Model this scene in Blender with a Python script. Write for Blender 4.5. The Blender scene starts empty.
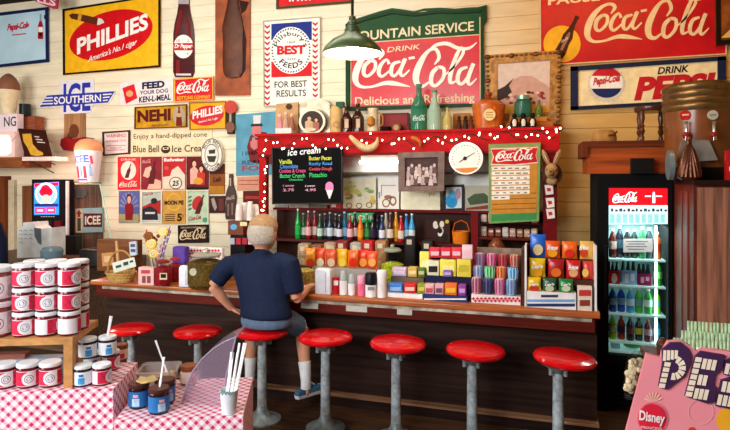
import bpy, bmesh, math, random
from mathutils import Vector, Matrix
D = bpy.data
SC = bpy.context.scene
COL = SC.collection
RND = random.Random(11)
# ---------------------------------------------------------------- camera
FOC, EYE, CX, CY = 570.0, 1.9, 365.0, 178.0     # focal length (px), eye height, horizon row
YAW = math.radians(17.0)
SN, CS = math.sin(YAW), math.cos(YAW)
cam_d = D.cameras.new('camera')
cam_d.sensor_width = 36.0
cam_d.lens = FOC / 730 * 36.0
cam_d.shift_y = -(215 - CY) / 730
cam_d.clip_start = 0.05
cam = D.objects.new('camera', cam_d)
cam.location = (0, 0, EYE)
cam.rotation_euler = (math.pi / 2, 0, YAW)
COL.objects.link(cam)
SC.camera = cam
# ---------------------------------------------------------------- light
W = D.worlds.new('world'); SC.world = W; W.use_nodes = True
W.node_tree.nodes['Background'].inputs[0].default_value = (0.80, 0.90, 1.0, 1)
W.node_tree.nodes['Background'].inputs[1].default_value = 0.16
def area(name, loc, target, size, power, col):
    l = D.lights.new(name, 'AREA'); l.shape = 'RECTANGLE'; l.size, l.size_y = size; l.energy = power; l.color = col
    o = D.objects.new(name, l); COL.objects.link(o); o.location = loc
    o.rotation_euler = (Vector(target) - Vector(loc)).to_track_quat('-Z', 'Y').to_euler()
    return o
area('shop_window_daylight', (-6.2, -1.6, 2.4), (-3.6, 5.0, 1.4), (3.4, 2.6), 205, (1.0, 0.95, 0.90))
area('table_fill_light', (-2.2, -1.0, 3.0), (-1.3, 2.9, 0.8), (1.8, 1.6), 120, (0.95, 0.97, 1.0))
area('ceiling_strip_light', (-3.2, 4.2, 4.25), (-3.2, 5.4, 1.0), (4.4, 0.5), 44, (1.0, 0.93, 0.80))
area('ceiling_warm_light', (0.7, 4.0, 4.25), (0.7, 6.0, 2.2), (1.4, 0.5), 24, (1.0, 0.50, 0.13))
SC.view_settings.view_transform = 'Standard'
SC.view_settings.look = 'None'
SC.view_settings.gamma = 1.0
SC.view_settings.use_curve_mapping = False
SC.view_settings.exposure = 0.62
# ---------------------------------------------------------------- helpers
def P(px, py, Y):
    """point on the vertical plane y=Y seen at that place of the photograph"""
    u = (px - CX) / FOC; d = CS + u * SN
    return Vector((Y * (-SN + u * CS) / d, Y, EYE + (CY - py) / FOC * Y / d))
def ON(px, py, Z):
    """point on the level plane z=Z (below eye height)"""
    u = (px - CX) / FOC; d = CS + u * SN
    Y = FOC * (EYE - Z) * d / (py - CY)
    return Vector((Y * (-SN + u * CS) / d, Y, Z))
def K(px, Y):
    return Y / (CS + (px - CX) / FOC * SN) / FOC     # metres per pixel there
def XZ(X, Y, Z):
    t = X * -SN + Y * CS; return (CX + FOC * (X * CS + Y * SN) / t, CY + FOC * (EYE - Z) / t)
def lin(h):
    h = h.lstrip('#'); o = []
    for i in (0, 2, 4):
        c = int(h[i:i + 2], 16) / 255
        o.append(c / 12.92 if c <= .04045 else ((c + .055) / 1.055) ** 2.4)
    return (*o, 1)
MATS = {}
def M(h, rough=.5, metal=0, var=.12, scale=14, emit=0, trans=0, coat=0, bump=0, stretch=None, key=''):
    k = (h, rough, metal, var, scale, emit, trans, coat, bump, stretch, key)
    if k in MATS: return MATS[k]
    m = D.materials.new('paint_' + h.strip('#')); m.use_nodes = True
    nt = m.node_tree; b = nt.nodes['Principled BSDF']; c = lin(h)
    b.inputs['Specular IOR Level'].default_value = .5 if rough < .3 or metal else (.22 if rough < .4 else .13); b.inputs['Roughness'].default_value = rough; b.inputs['Metallic'].default_value = metal
    if coat: b.inputs['Coat Weight'].default_value = coat; b.inputs['Coat Roughness'].default_value = .08
    b.inputs['Base Color'].default_value = c
    if var:
        tc = nt.nodes.new('ShaderNodeTexCoord'); n = nt.nodes.new('ShaderNodeTexNoise')
        n.inputs['Scale'].default_value = scale; n.inputs['Detail'].default_value = 4
        if stretch:
            mp = nt.nodes.new('ShaderNodeMapping'); mp.inputs['Scale'].default_value = stretch
            nt.links.new(tc.outputs['Object'], mp.inputs[0]); nt.links.new(mp.outputs[0], n.inputs[0])
        else: nt.links.new(tc.outputs['Object'], n.inputs[0])
        r = nt.nodes.new('ShaderNodeValToRGB')
        r.color_ramp.elements[0].position = .32; r.color_ramp.elements[1].position = .68
        r.color_ramp.elements[0].color = (*[x * (1 - var) for x in c[:3]], 1)
        r.color_ramp.elements[1].color = (*[min(1, x * (1 + var * .6)) for x in c[:3]], 1)
        nt.links.new(n.outputs['Fac'], r.inputs[0]); nt.links.new(r.outputs[0], b.inputs['Base Color'])
        if bump:
            bp = nt.nodes.new('ShaderNodeBump'); bp.inputs['Strength'].default_value = bump; bp.inputs['Distance'].default_value = .01
            nt.links.new(n.outputs['Fac'], bp.inputs['Height']); nt.links.new(bp.outputs[0], b.inputs['Normal'])
    if emit:
        b.inputs['Emission Color'].default_value = c; b.inputs['Emission Strength'].default_value = emit
    if trans:      # thin clear glass / film: mostly see-through with a gloss
        tr = nt.nodes.new('ShaderNodeBsdfTransparent'); tr.inputs[0].default_value = (.97, .985, .975, 1) if trans >= .8 else (*[.5 + .5 * x for x in c[:3]], 1)
        if trans >= .8: b.inputs['Base Color'].default_value = (.02, .022, .02, 1)
        mx = nt.nodes.new('ShaderNodeMixShader'); mx.inputs[0].default_value = 1 - (trans % 1.0001)
        nt.links.new(tr.outputs[0], mx.inputs[1]); nt.links.new(b.outputs[0], mx.inputs[2])
        nt.links.new(mx.outputs[0], nt.nodes['Material Output'].inputs[0])
    MATS[k] = m; return m
def WOOD(h, var=.45, rough=.45, axis='x', coat=0):
    s = {'x': (.5, 9, 9), 'y': (9, .5, 9), 'z': (9, 9, .5)}[axis]
    return M(h, rough=rough, var=var, scale=3.5, stretch=s, coat=coat, key='w')
TEXT = {}
def text_mesh(s, bold=0, shear=0, space=1):
    k = (s, bold, shear, space)
    if k not in TEXT:
        c = D.curves.new('lettering', 'FONT'); c.body = s; c.size = 1; c.offset = bold; c.shear = shear; c.resolution_u = 3
        c.space_character = space; c.align_x = 'CENTER'
        o = D.objects.new('lettering', c); me = D.meshes.new_from_object(o)
        vs = [tuple(v.co[:2]) for v in me.vertices]; fs = [tuple(p.vertices) for p in me.polygons]
        x0 = min(v[0] for v in vs); x1 = max(v[0] for v in vs); y0 = min(v[1] for v in vs); y1 = max(v[1] for v in vs)
        TEXT[k] = ([((x - x0) / (x1 - x0), (y - y0) / (y1 - y0)) for x, y in vs], fs)
        D.objects.remove(o); D.curves.remove(c); D.meshes.remove(me)
    return TEXT[k]
def smooth_path(pts, n=5):
    out = []
    for i in range(len(pts) - 1):
        a, b, c, d = pts[max(i - 1, 0)], pts[i], pts[i + 1], pts[min(i + 2, len(pts) - 1)]
        for k in range(n):
            t = k / n
            out.append(tuple(.5 * (2 * q + (r - p) * t + (2 * p - 5 * q + 4 * r - s) * t * t + (3 * q - p - 3 * r + s) * t ** 3) for p, q, r, s in zip(a, b, c, d)))
    out.append(tuple(pts[-1])); return out
def wloc(o):
    v = Vector((0, 0, 0))
    while o: v = v + Vector(o.location); o = o.parent
    return v
class MB:
    """collects shapes and links them as one mesh object"""
    def __init__(s, m=None): s.v = []; s.f = []; s.mi = []; s.ms = []; s.uv = {}; s.X = None; s.cur = 0; s.mat(m or M('808080'))
    def mat(s, m):
        if m not in s.ms: s.ms.append(m)
        s.cur = s.ms.index(m); return s
    def add(s, vs, fs):
        b = len(s.v)
        s.v += [(s.X @ Vector(v)) if s.X else Vector(v) for v in vs]
        for f in fs: s.f.append(tuple(b + i for i in f)); s.mi.append(s.cur)
        return s
    def poly(s, pts, uv=None):
        if uv: s.uv[len(s.f)] = uv
        return s.add(pts, [tuple(range(len(pts)))])
    def box(s, a, b):
        x0, y0, z0 = a; x1, y1, z1 = b
        return s.add([(x0, y0, z0), (x1, y0, z0), (x1, y1, z0), (x0, y1, z0), (x0, y0, z1), (x1, y0, z1), (x1, y1, z1), (x0, y1, z1)],
                     [(0, 3, 2, 1), (4, 5, 6, 7), (0, 1, 5, 4), (1, 2, 6, 5), (2, 3, 7, 6), (3, 0, 4, 7)])
    def cbox(s, c, d): return s.box([c[i] - d[i] / 2 for i in range(3)], [c[i] + d[i] / 2 for i in range(3)])
    def rbox(s, a, b, r):     # box with rounded vertical + top edges
        x0, y0, z0 = a; x1, y1, z1 = b
        def ring(q, z):
            o = []
            for cx, cy, a0 in ((x1 - r, y1 - r, 0), (x0 + r, y1 - r, 90), (x0 + r, y0 + r, 180), (x1 - r, y0 + r, 270)):
                for k in range(4):
                    t = math.radians(a0 + k * 30); o.append((cx + (r - q) * math.cos(t), cy + (r - q) * math.sin(t), z))
            return o
        return s.loft([ring(r * .4, z0), ring(0, z0 + r * .4), ring(0, z1 - r), ring(r * .3, z1 - r * .3), ring(r, z1)])
    def loft(s, rings, close=True):
        n = len(rings[0]); vs = [p for r in rings for p in r]; fs = []
        for i in range(len(rings) - 1):
            for k in range(n): fs.append((i * n + k, i * n + (k + 1) % n, (i + 1) * n + (k + 1) % n, (i + 1) * n + k))
        if close: fs += [tuple(range(n))[::-1], tuple(range((len(rings) - 1) * n, len(rings) * n))]
        return s.add(vs, fs)
    def lathe(s, prof, c=(0, 0, 0), n=20, close=True, sx=1, sy=1):
        return s.loft([[(c[0] + r * sx * math.cos(2 * math.pi * k / n), c[1] + r * sy * math.sin(2 * math.pi * k / n), c[2] + z) for k in range(n)] for r, z in prof], close)
    def tube(s, pts, r, n=8, flat=1.0):
        pts = [Vector(p) for p in pts]; rs = r if isinstance(r, (list, tuple)) else [r] * len(pts); rings = []; up = None
        for i, p in enumerate(pts):
            t = (pts[min(i + 1, len(pts) - 1)] - pts[max(i - 1, 0)]).normalized()
            if up is None: up = Vector((0, 0, 1)) if abs(t.z) < .9 else Vector((0, 1, 0))
            a = (up - t * up.dot(t)).normalized(); up = a; b = t.cross(a)
            rings.append([p + (a * math.cos(2 * math.pi * k / n) * flat + b * math.sin(2 * math.pi * k / n)) * rs[i] for k in range(n)])
        return s.loft(rings)
    def ball(s, c, r, n=12, m=8):
        if not isinstance(r, (tuple, list)): r = (r, r, r)
        rings = [[(c[0] + r[0] * max(math.sin(math.pi * i / m), .02) * math.cos(2 * math.pi * k / n), c[1] + r[1] * max(math.sin(math.pi * i / m), .02) * math.sin(2 * math.pi * k / n), c[2] - r[2] * math.cos(math.pi * i / m)) for k in range(n)] for i in range(m + 1)]
        return s.loft(rings)
    # ---- drawing in photograph pixels on the vertical plane y=Y
    def slab(s, px, Y0, Y1):
        a = [P(x, y, Y0) for x, y in px]; b = [Vector((p.x, Y1, p.z)) for p in a]; n = len(px)
        return s.add(a + b, [tuple(range(n)), tuple(range(2 * n - 1, n - 1, -1))] + [(i, n + i, n + (i + 1) % n, (i + 1) % n) for i in range(n)])
    def paint(s, px, Y): return s.poly([P(x, y, Y) for x, y in px])
    def rect(s, x0, y0, x1, y1, Y, slope=0):
        return s.paint([(x0, y0), (x1, y0 + slope * (x1 - x0)), (x1, y1 + slope * (x1 - x0)), (x0, y1)], Y)
    def oval(s, cx, cy, rx, ry, Y, n=24, a=0, inner=0, t0=0, t1=360):
        ca, sa = math.cos(a), math.sin(a)
        def q(t, f): x, y = rx * f * math.cos(t), ry * f * math.sin(t); return (cx + x * ca - y * sa, cy + x * sa + y * ca)
        ts = [math.radians(t0 + (t1 - t0) * k / n) for k in range(n + (t1 - t0 < 360))]
        if not inner: return s.paint([q(t, 1) for t in ts], Y)
        for i in range(n):
            t, w = ts[i], ts[(i + 1) % len(ts)]; s.paint([q(t, 1), q(w, 1), q(w, inner), q(t, inner)], Y)
        return s
    def txt(s, st, x0, y0, x1, y1, h, Y, bold=0, shear=0, space=1, arc=0, fn=None):
        vs, fs = text_mesh(st, bold, shear, space)
        def g(u, v): return (x0 + u * (x1 - x0), y0 + u * (y1 - y0) - v * h - arc * 4 * u * (1 - u))
        f = fn or (lambda x, y: P(x, y, Y))
        return s.add([f(*g(u, v)) for u, v in vs], fs)
    def ring_txt(s, st, cx, cy, rx, ry, h, a0, a1, Y, bold=0, flip=False):
        vs, fs = text_mesh(st, bold, 0, 1.05)
        def g(u, v):
            t = math.radians(a0 + u * (a1 - a0)); f = (-v if flip else v) * h
            return P(cx + (rx + f) * math.cos(t), cy - (ry + f) * math.sin(t), Y)
        return s.add([g(u, v) for u, v in vs], fs)
    def stroke(s, pts, fn, n=5):
        q = smooth_path(pts, n); L = []; Rr = []
        for i, (x, y, w) in enumerate(q):
            a, b = q[max(i - 1, 0)], q[min(i + 1, len(q) - 1)]; dx, dy = b[0] - a[0], b[1] - a[1]; l = math.hypot(dx, dy) or 1
            nx, ny = -dy / l * w / 2, dx / l * w / 2
            L.append(fn(x + nx, y + ny)); Rr.append(fn(x - nx, y - ny))
        m = len(q)
        return s.add(L + Rr, [(i, i + 1, m + i + 1, m + i) for i in range(m - 1)])
    def script(s, x0, y0, x1, y1, h, Y, wt=1.0, fn=None, tail=True):
        """the looping white soda script; (x0,y0)-(x1,y1) is its base line, h its height in pixels"""
        f0 = fn or (lambda x, y: P(x, y, Y))
        def fn2(a, b):
            u, v = a / 477, b / 185
            return f0(x0 + u * (x1 - x0), y0 + u * (y1 - y0) - h + v * h)
        for i, st in enumerate(SCRIPT): s.stroke([(x, y, w * wt) for x, y, w in st], lambda a, b, i=i: fn2(a, b) - Vector((0, .0005 * i, 0)), 4)
        return s
    def build(s, name, parent=None, at=None, smooth=35, thing=None):
        org = wloc(parent) if parent else Vector(at or (0, 0, 0))
        me = D.meshes.new(name)
        me.from_pydata([tuple(v - org) for v in s.v] , [], s.f)
        for m in s.ms: me.materials.append(m)
        me.polygons.foreach_set('material_index', s.mi)
        if s.uv:
            ul = me.uv_layers.new(name='UVMap')
            for p in me.polygons:
                u = s.uv.get(p.index)
                if u:
                    for li, c in zip(p.loop_indices, u): ul.data[li].uv = c
        if smooth:
            me.polygons.foreach_set('use_smooth', [True] * len(me.polygons)); me.set_sharp_from_angle(angle=math.radians(smooth))
        me.update()
        o = D.objects.new(name, me); COL.objects.link(o)
        if parent: o.parent = parent
        else: o.location = org
        return o
SCRIPT = [
    [(97, 66, 5), (112, 42, 15), (98, 28, 12), (68, 34, 12), (34, 62, 20), (10, 108, 26), (6, 150, 22), (28, 172, 12), (70, 172, 9), (120, 158, 15), (160, 160, 17), (218, 172, 2)],
    [(64, 70, 13), (42, 90, 16), (38, 122, 15), (55, 130, 11), (80, 105, 13), (82, 76, 13), (64, 70, 12)],
    [(136, 84, 13), (126, 66, 9), (104, 88, 15), (96, 118, 15), (110, 132, 11), (142, 106, 6)],
    [(180, 74, 9), (152, 84, 14), (144, 118, 15), (158, 130, 11), (182, 100, 12), (194, 66, 12)],
    [(200, 62, 14), (180, 112, 14), (190, 130, 10), (216, 106, 5)],
    [(212, 62, 10), (236, 58, 10)],
    [(312, 86, 5), (330, 58, 14), (318, 26, 14), (290, 32, 13), (262, 70, 22), (242, 120, 26), (244, 158, 22), (268, 170, 13), (300, 146, 5)],
    [(282, 44, 5), (314, 12, 12), (360, 4, 15), (404, 22, 14), (446, 22, 11), (476, 0, 3)],
    [(326, 96, 14), (304, 120, 17), (300, 158, 16), (318, 168, 12), (346, 138, 14), (348, 102, 14), (326, 96, 13)],
    [(352, 128, 5), (392, 90, 9), (424, 40, 12), (416, 20, 10), (398, 50, 15), (376, 116, 18), (374, 156, 14), (398, 150, 5)],
    [(440, 96, 9), (412, 108, 15), (402, 146, 16), (418, 162, 12), (446, 128, 13), (458, 88, 12)],
    [(464, 82, 15), (442, 142, 16), (450, 164, 11), (476, 140, 4)]]
def tag(o, label, cat, group=None, kind=None):
    o['label'] = label; o['category'] = cat
    if group: o['group'] = group
    if kind: o['kind'] = kind
    return o
def thing(name, label, cat, loc=(0, 0, 0), group=None, rz=0):
    o = D.objects.new(name, None); o.empty_display_size = .05; COL.objects.link(o)
    o.location = loc; o.rotation_euler = (0, 0, rz); tag(o, label, cat, group); return o
def struct(mb, name, label=None, cat=None):
    o = mb.build(name); o['kind'] = 'structure'
    if label: o['label'] = label; o['category'] = cat
    return o
def dup(o, loc=None, rz=None, label=None, group=None, scale=None, parent=None):
    c = o.copy(); COL.objects.link(c)
    if parent: c.parent = parent
    if loc is not None: c.location = loc
    if rz is not None: c.rotation_euler = (0, 0, rz)
    if label: c['label'] = label
    if group: c['group'] = group
    if scale: c.scale = scale if isinstance(scale, (tuple, list)) else (scale,) * 3
    for ch in list(o.children):
        if ch.parent == o and ch is not c: dup(ch, parent=c)
    return c
# common colours
WHITE = M('f6f2ea', .4); CREAM = M('efe0b8', .5); BLACK = M('14110f', .45); RED = M('d81018', .35); DRED = M('9c1016', .4)
NAVY = M('17214f', .4); YEL = M('f2b414', .4); GREEN = M('1f6a2e', .4); CHROME = M('d9dcdd', .18, 1, .05); GOLD = M('b9812f', .35, .6, .3)
BROWN = M('4a2412', .5); PINK = M('f09aa8', .5); SILVER = M('b8b4a8', .3, .8)
TIN_BACK = M('6a6258', .6)
WALL = 6.20
def wsign(name, label, px, face, thick=.02, Y=None, edge=None, cat='sign', frame=None, fw=3, fname='frame', group=None):
    """a flat sign on the wall: panel part (+frame). px = TL,TR,BR,BL. Returns root, front Y"""
    Yb = Y or WALL; Yf = Yb - thick
    c = P(sum(p[0] for p in px) / len(px), max(p[1] for p in px), Yb)
    root = thing(name, label, cat, c, group)
    b = MB(face); b.slab(px, Yf, Yb); b.build('panel', root)
    if frame:
        f = MB(frame); n = len(px); cx = sum(p[0] for p in px) / n; cy = sum(p[1] for p in px) / n
        inn = [(x + (fw if x < cx else -fw), y + (fw if y < cy else -fw)) for x, y in px]
        for i in range(n):
            j = (i + 1) % n; f.slab([px[i], px[j], inn[j], inn[i]], Yf - .012, Yf)
        f.build(fname, root)
    return root, Yf - .002
# ---------------------------------------------------------------- room shell
def boards(name, x0, x1, z0, z1, y, m):
    b = MB(m); z = z0
    while z < z1:
        t = min(z + .15, z1)
        b.poly([(x0, y, z + .008), (x1, y, z + .008), (x1, y, t), (x0, y, t)])
        b.poly([(x0, y + .012, z), (x1, y + .012, z), (x1, y, z + .008), (x0, y, z + .008)])
        b.poly([(x0, y, z), (x1, y, z), (x1, y + .012, z), (x0, y + .012, z)])
        z = t
    b.box((x0, y + .012, z0), (x1, y + .10, z1))
    return struct(b, name, 'cream painted horizontal board wall behind the soda counter', 'wall')
SIDING = M('efe3c6', .45, var=.10, scale=2.2, stretch=(1, 1, 6))
nt = SIDING.node_tree; pb = nt.nodes['Principled BSDF']; src = pb.inputs['Base Color'].links[0].from_socket      # colour multiplied towards amber at the right end
tc = nt.nodes.new('ShaderNodeTexCoord'); sp = nt.nodes.new('ShaderNodeSeparateXYZ'); nt.links.new(tc.outputs['Object'], sp.inputs[0])
mr = nt.nodes.new('ShaderNodeMapRange'); mr.inputs[1].default_value = -1.5; mr.inputs[2].default_value = .5; nt.links.new(sp.outputs[0], mr.inputs[0])
mx = nt.nodes.new('ShaderNodeMix'); mx.data_type = 'RGBA'; mx.blend_type = 'MULTIPLY'; nt.links.new(mr.outputs[0], mx.inputs[0]); nt.links.new(src, mx.inputs[6]); mx.inputs[7].default_value = lin('dcb87c')
nt.links.new(mx.outputs[2], pb.inputs['Base Color'])
boards('wall_back', -9.5, 3.6, 0, 4.35, WALL, SIDING)
b = MB(M('e2d3ae', .6)); b.box((-9.6, -3.2, 0), (-9.5, WALL + .1, 4.35)); struct(b, 'wall_left')
b = MB(M('c9a468', .6)); b.box((3.6, -3.2, 0), (3.7, WALL + .1, 4.35)); struct(b, 'wall_right')
b = MB(M('1d1a17', .8)); b.box((-9.6, -3.2, 4.35), (3.7, WALL + .1, 4.45)); struct(b, 'ceiling', 'dark ceiling above the board wall', 'ceiling')
FLOORM = WOOD('4a3222', .5, .45, 'x')
b = MB(FLOORM)
y = -3.2
while y < WALL:
    b.box((-9.5, y + .003, -.05), (3.6, y + .137, 0)); y += .14
b.mat(BLACK); b.box((-9.5, -3.2, -.06), (3.6, WALL, -.02)); struct(b, 'floor', 'dark worn brown plank floor', 'floor')
# ---------------------------------------------------------------- signs on the wall
def bottle_px(b, cx, y0, y1, w, Y, m, neck=.3, lean=0):
    """bottle outline between pixel rows y0 (top) and y1 (base)"""
    h = y1 - y0
    pr = [(0, neck * .9), (.06, neck), (.08, neck * .8), (.25, neck), (.42, .8), (.5, .98), (.62, .86), (.75, .96), (.95, 1), (1, .88)]
    L = [(cx - r * w / 2 + lean * (y1 - y0 - t * h), y0 + t * h) for t, r in pr]; Rr = [(cx + r * w / 2 + lean * (y1 - y0 - t * h), y0 + t * h) for t, r in pr]
    b.mat(m); b.paint(L + Rr[::-1], Y); return b
# pale blue soda sign, far left
r, y = wsign('soda_sign', 'large pale blue sign with navy border and small red script, far left under the ceiling', [(-22, 15), (48, 6.8), (48.6, 62), (-22, 69.5)], M('bfe0ee', .3, var=.15, scale=2), frame=NAVY, fw=3)
b = MB(M('c0163a')); b.txt('Pepsi-Cola', 7, 33, 29, 30, 9, y, .05, .35); b.rect(12, 34.5, 26, 35.6, y, -.1); b.build('lettering', r)
b = MB(); bottle_px(b, 40.5, 14, 39, 5.5, y, M('a01228')); b.mat(WHITE); b.rect(38.4, 27, 42.8, 32, y - .001); b.mat(BLACK); b.rect(39, 33, 42, 36, y - .001); b.rect(44, 15, 46, 19, y); b.mat(M('8fa0b0')); b.rect(39.6, 14, 41.5, 21, y - .001); b.build('bottle_picture', r)
# cigar sign
def phillies(r, y, cx, cy, rx, ry, a, t0, t1, h, s0, s1, sh, yellow=None):
    b = MB(M('d0141c', .3)); b.oval(cx, cy, rx, ry, y, 40, a); b.build('red_oval', r)
    b = MB(WHITE); b.txt('PHILLIES', *t0, *t1, h, y - .002, .035); b.txt("America's No.1 cigar", *s0, *s1, sh, y - .002, .01, .35); b.build('lettering', r)
r, y = wsign('cigar_sign', 'big yellow cigar sign with red oval and black border, hung high on left', [(62.3, 9), (160, -6), (160, 67), (62.8, 75)], M('f5b71a', .35), frame=BLACK, fw=1.8)
phillies(r, y, 111, 35, 43, 23.5, -.30, (77, 55), (148, 29), 16.5, (88, 64), (137, 46), 7.5)
b = MB(M('5a2a14')); b.paint([(69, 15), (72, 13.4), (80, 14), (98, 18), (97, 25), (80, 20.8), (71, 18.5)], y - .003); b.mat(M('d9a33a')); b.paint([(78.5, 14), (82, 14.6), (80.6, 20.7), (77.5, 20)], y - .004); b.mat(M('e4ddd2')); b.paint([(98, 18), (102, 19), (104.5, 22.5), (100, 24.6), (97, 25)], y - .003); b.build('cigar_picture', r)
# bottle cutout
r = thing('bottle_sign', 'tall dark red bottle-shaped cutout sign with white round label, hung high', 'sign', P(183, 77, WALL))
b = MB(M('4a0f14', .25)); ol = [(178.4, -4), (178.2, 6), (177, 14), (174.5, 24), (173.2, 34), (173, 72), (175, 77), (192, 77), (194, 72), (193.8, 34), (192.5, 24), (190.2, 14), (189, 6), (188.8, -4)]
b.slab(ol, WALL - .02, WALL); b.build('panel', r)
b = MB(M('b9a9b0', .25)); b.rect(178.4, -4, 188.8, 4, WALL - .022); b.mat(M('7a1820')); b.paint([(179.5, 10), (182.5, 10), (181, 26), (177, 34), (176.5, 40), (175.3, 38), (176, 28)], WALL - .022); b.paint([(186, 16), (190, 24), (191, 38), (188, 38)], WALL - .022); b.rect(176, 60, 180, 73, WALL - .022); b.mat(M('d8c8cc')); b.rect(176, 73.5, 191, 75.5, WALL - .022); b.build('highlight', r)
b = MB(WHITE); b.oval(183.4, 46.5, 9.8, 11.8, WALL - .023); b.mat(M('c01a2a')); b.rect(173.8, 43, 193, 50.4, WALL - .024); b.mat(WHITE); b.txt('Dr Pepper', 174.5, 49.6, 192.5, 49.6, 6, WALL - .026, .03, .25); b.mat(M('c01a2a')); b.txt('10', 176.5, 42, 180, 42, 2.6, WALL - .025); b.txt('2', 187, 42, 189, 42, 2.6, WALL - .025); b.txt('4', 186.5, 55, 188.5, 55, 2.6, WALL - .025); b.build('label', r)
# rusty relief sign
r, y = wsign('rusted_relief_sign', 'tall rusty brown metal sign with an embossed bottle shape', [(215.2, -8), (249.6, -10), (249.6, 95), (215.2, 95.5)], M('9c4a1e', .6, .2, .55, 5), .03)
b = MB(M('5a2c16', .5, .3, .4, 10))
pr = [(-8, 5), (2, 5.5), (10, 7), (20, 9.5), (30, 11), (42, 10), (54, 10.4), (66, 10.4), (73, 9.6), (77, 7)]
for k in range(len(pr) - 1):
    (ya, wa), (yb_, wb) = pr[k], pr[k + 1]
    rings = []
    for yy, w in ((ya, wa), (yb_, wb)):
        rings.append([P(233 + w * math.cos(math.pi * t / 8), yy, y - .03 * math.sin(math.pi * t / 8)) for t in range(9)])
    b.loft(rings, False)
b.build('bottle_relief', r)
b = MB(M('2e130c')); b.paint([(239, 0), (249, 2), (246, 10), (241.5, 14)], y); b.paint([(243.5, 25), (246.5, 40), (245.5, 70), (241, 77), (228, 79), (240, 76), (243, 66)], y); b.build('stain', r)
# feed sign
r, y = wsign('feed_sign', 'white farm feed sign with red chevron borders and round blue and red emblem', [(262.8, 20.6), (320.4, 16.4), (320.4, 104.4), (263.4, 106.4)], M('f2ece0', .3), frame=M('b9b2a4'), fw=.9, fname='rim')
for cx in (267.3, 315.2):
    b = MB(M('d21a22'))
    for k in range(15):
        yy = 24.5 + k * 5.5 - (cx - 267) * .06
        b.paint([(cx - 2.6, yy), (cx, yy + 2), (cx + 2.6, yy), (cx + 2.6, yy + 2.2), (cx, yy + 4.4), (cx - 2.6, yy + 2.2)], y)
    b.build('chevron_border', r)
b = MB(M('1c2f86')); b.paint([(271.3, 24), (311.8, 21.2), (311.8, 44), (271.3, 44)], y); b.mat(M('d21a22')); b.paint([(271.3, 61), (311.8, 61), (311.8, 76), (271.3, 77.5)], y); b.mat(WHITE); b.rect(271.3, 40, 311.8, 61.6, y - .001)
b.oval(291, 50.3, 20.6, 23.5, y - .002, 32); b.mat(BLACK)
for k in range(44):
    t = math.radians(k * 360 / 44); b.oval(291 + 18.8 * math.cos(t), 50.3 + 21.6 * math.sin(t), 1.1, .75, y - .003, 6, t + .7)
b.build('emblem', r)
b = MB(BLACK); b.ring_txt("Pillsbury's", 291, 51, 12.2, 14, 6, 165, 15, y - .004, .01); b.ring_txt('FEEDS', 291, 49.5, 16.6, 19, 5.5, 222, 318, y - .004, .02, True); b.txt('XXXX', 287, 60.5, 296, 60.2, 2.6, y - .004); b.txt('1869', 287.5, 43.4, 295, 43, 2, y - .004)
b.txt('FOR BEST', 274.5, 88, 307, 86.6, 6.4, y, .012); b.txt('RESULTS', 276.5, 97, 306, 96, 6.6, y, .012); b.mat(M('d21a22')); b.txt('BEST', 277, 55, 305.5, 54, 9.2, y - .004, .05); b.build('lettering', r)
# red sign cut by the picture's top edge
r, y = wsign('red_sign', 'red sign with green frame cut off by the top of the photo, above feed sign', [(276, -20), (352, -25), (352, 2.6), (276, 8.8)], RED, frame=M('3b4a22'), fw=2)
b = MB(WHITE)
for x in (289, 292, 297, 301, 305, 309): b.rect(x, -6, x + 1.7, 1.6 - (x - 289) * .06, y)
b.build('lettering', r)
# fountain sign
DG = M('1d4a22', .4)
r = thing('fountain_sign', 'large red and green soda fountain sign with carved crest, mid wall', 'sign', P(415, 108, WALL))
b = MB(DG); b.slab([(345.4, 24), (352, 20), (366, 15.5), (380, 11), (392, 8), (404, 9.5), (414, 11.2), (424, 8.4), (440, 7.6), (455, 8.6), (468, 7.4), (478, 7), (486.5, 4.8), (486.8, 20), (483.5, 24), (483.5, 106), (345.6, 111)], WALL - .03, WALL); b.build('panel', r)
b = MB(M('143618', .4)); y = WALL - .03
for q in ([(345.4, 24), (349.6, 22), (349.6, 108), (345.6, 111)], [(481.4, 8), (486.6, 5), (486.8, 20), (483.6, 26), (483.5, 106), (480.6, 104.5)], [(345.6, 107.6), (483.5, 103.2), (483.5, 106), (345.6, 111)], [(352, 22.5), (366, 17.2), (392, 10.5), (414, 12.8), (440, 10), (455, 10.8), (480.6, 9), (480.6, 12), (455, 13.4), (440, 12.6), (414, 16), (392, 13.4), (366, 20), (352, 25)]): b.slab(q, y - .02, y)
b.build('frame', r)
b = MB(M('cf1420', .28)); b.paint([(350.4, 43.6), (480, 34.6), (480.8, 103), (350.4, 106.6)], y - .002); b.mat(M('d8c898'))
for q in ([(350.4, 43), (480, 34), (480, 35), (350.4, 44)], [(479.4, 17), (480.4, 17), (480.8, 103), (479.9, 103)], [(350.4, 43.6), (351.2, 43.6), (351.2, 106.4), (350.4, 106.4)], [(395, 14), (402, 12.4), (408, 13.6), (402, 14.6)], [(417, 12.6), (424, 11), (431, 11.6), (424, 13)]): b.paint(q, y - .004)
b.build('red_field', r)
b = MB(M('e6d8ae')); b.txt('FOUNTAIN SERVICE', 353, 41.5, 474, 30.6, 9.6, y - .004, .02); b.txt('DRINK', 387, 52.4, 420, 49, 5, y - .004, .01, .15)
b.txt('Delicious and Refreshing', 355, 108, 474.5, 104, 11, y - .004, .015); b.mat(M('f7efe2', .3)); b.script(354, 90, 477, 90, 47.4, y - .004); b.build('lettering', r)
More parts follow.
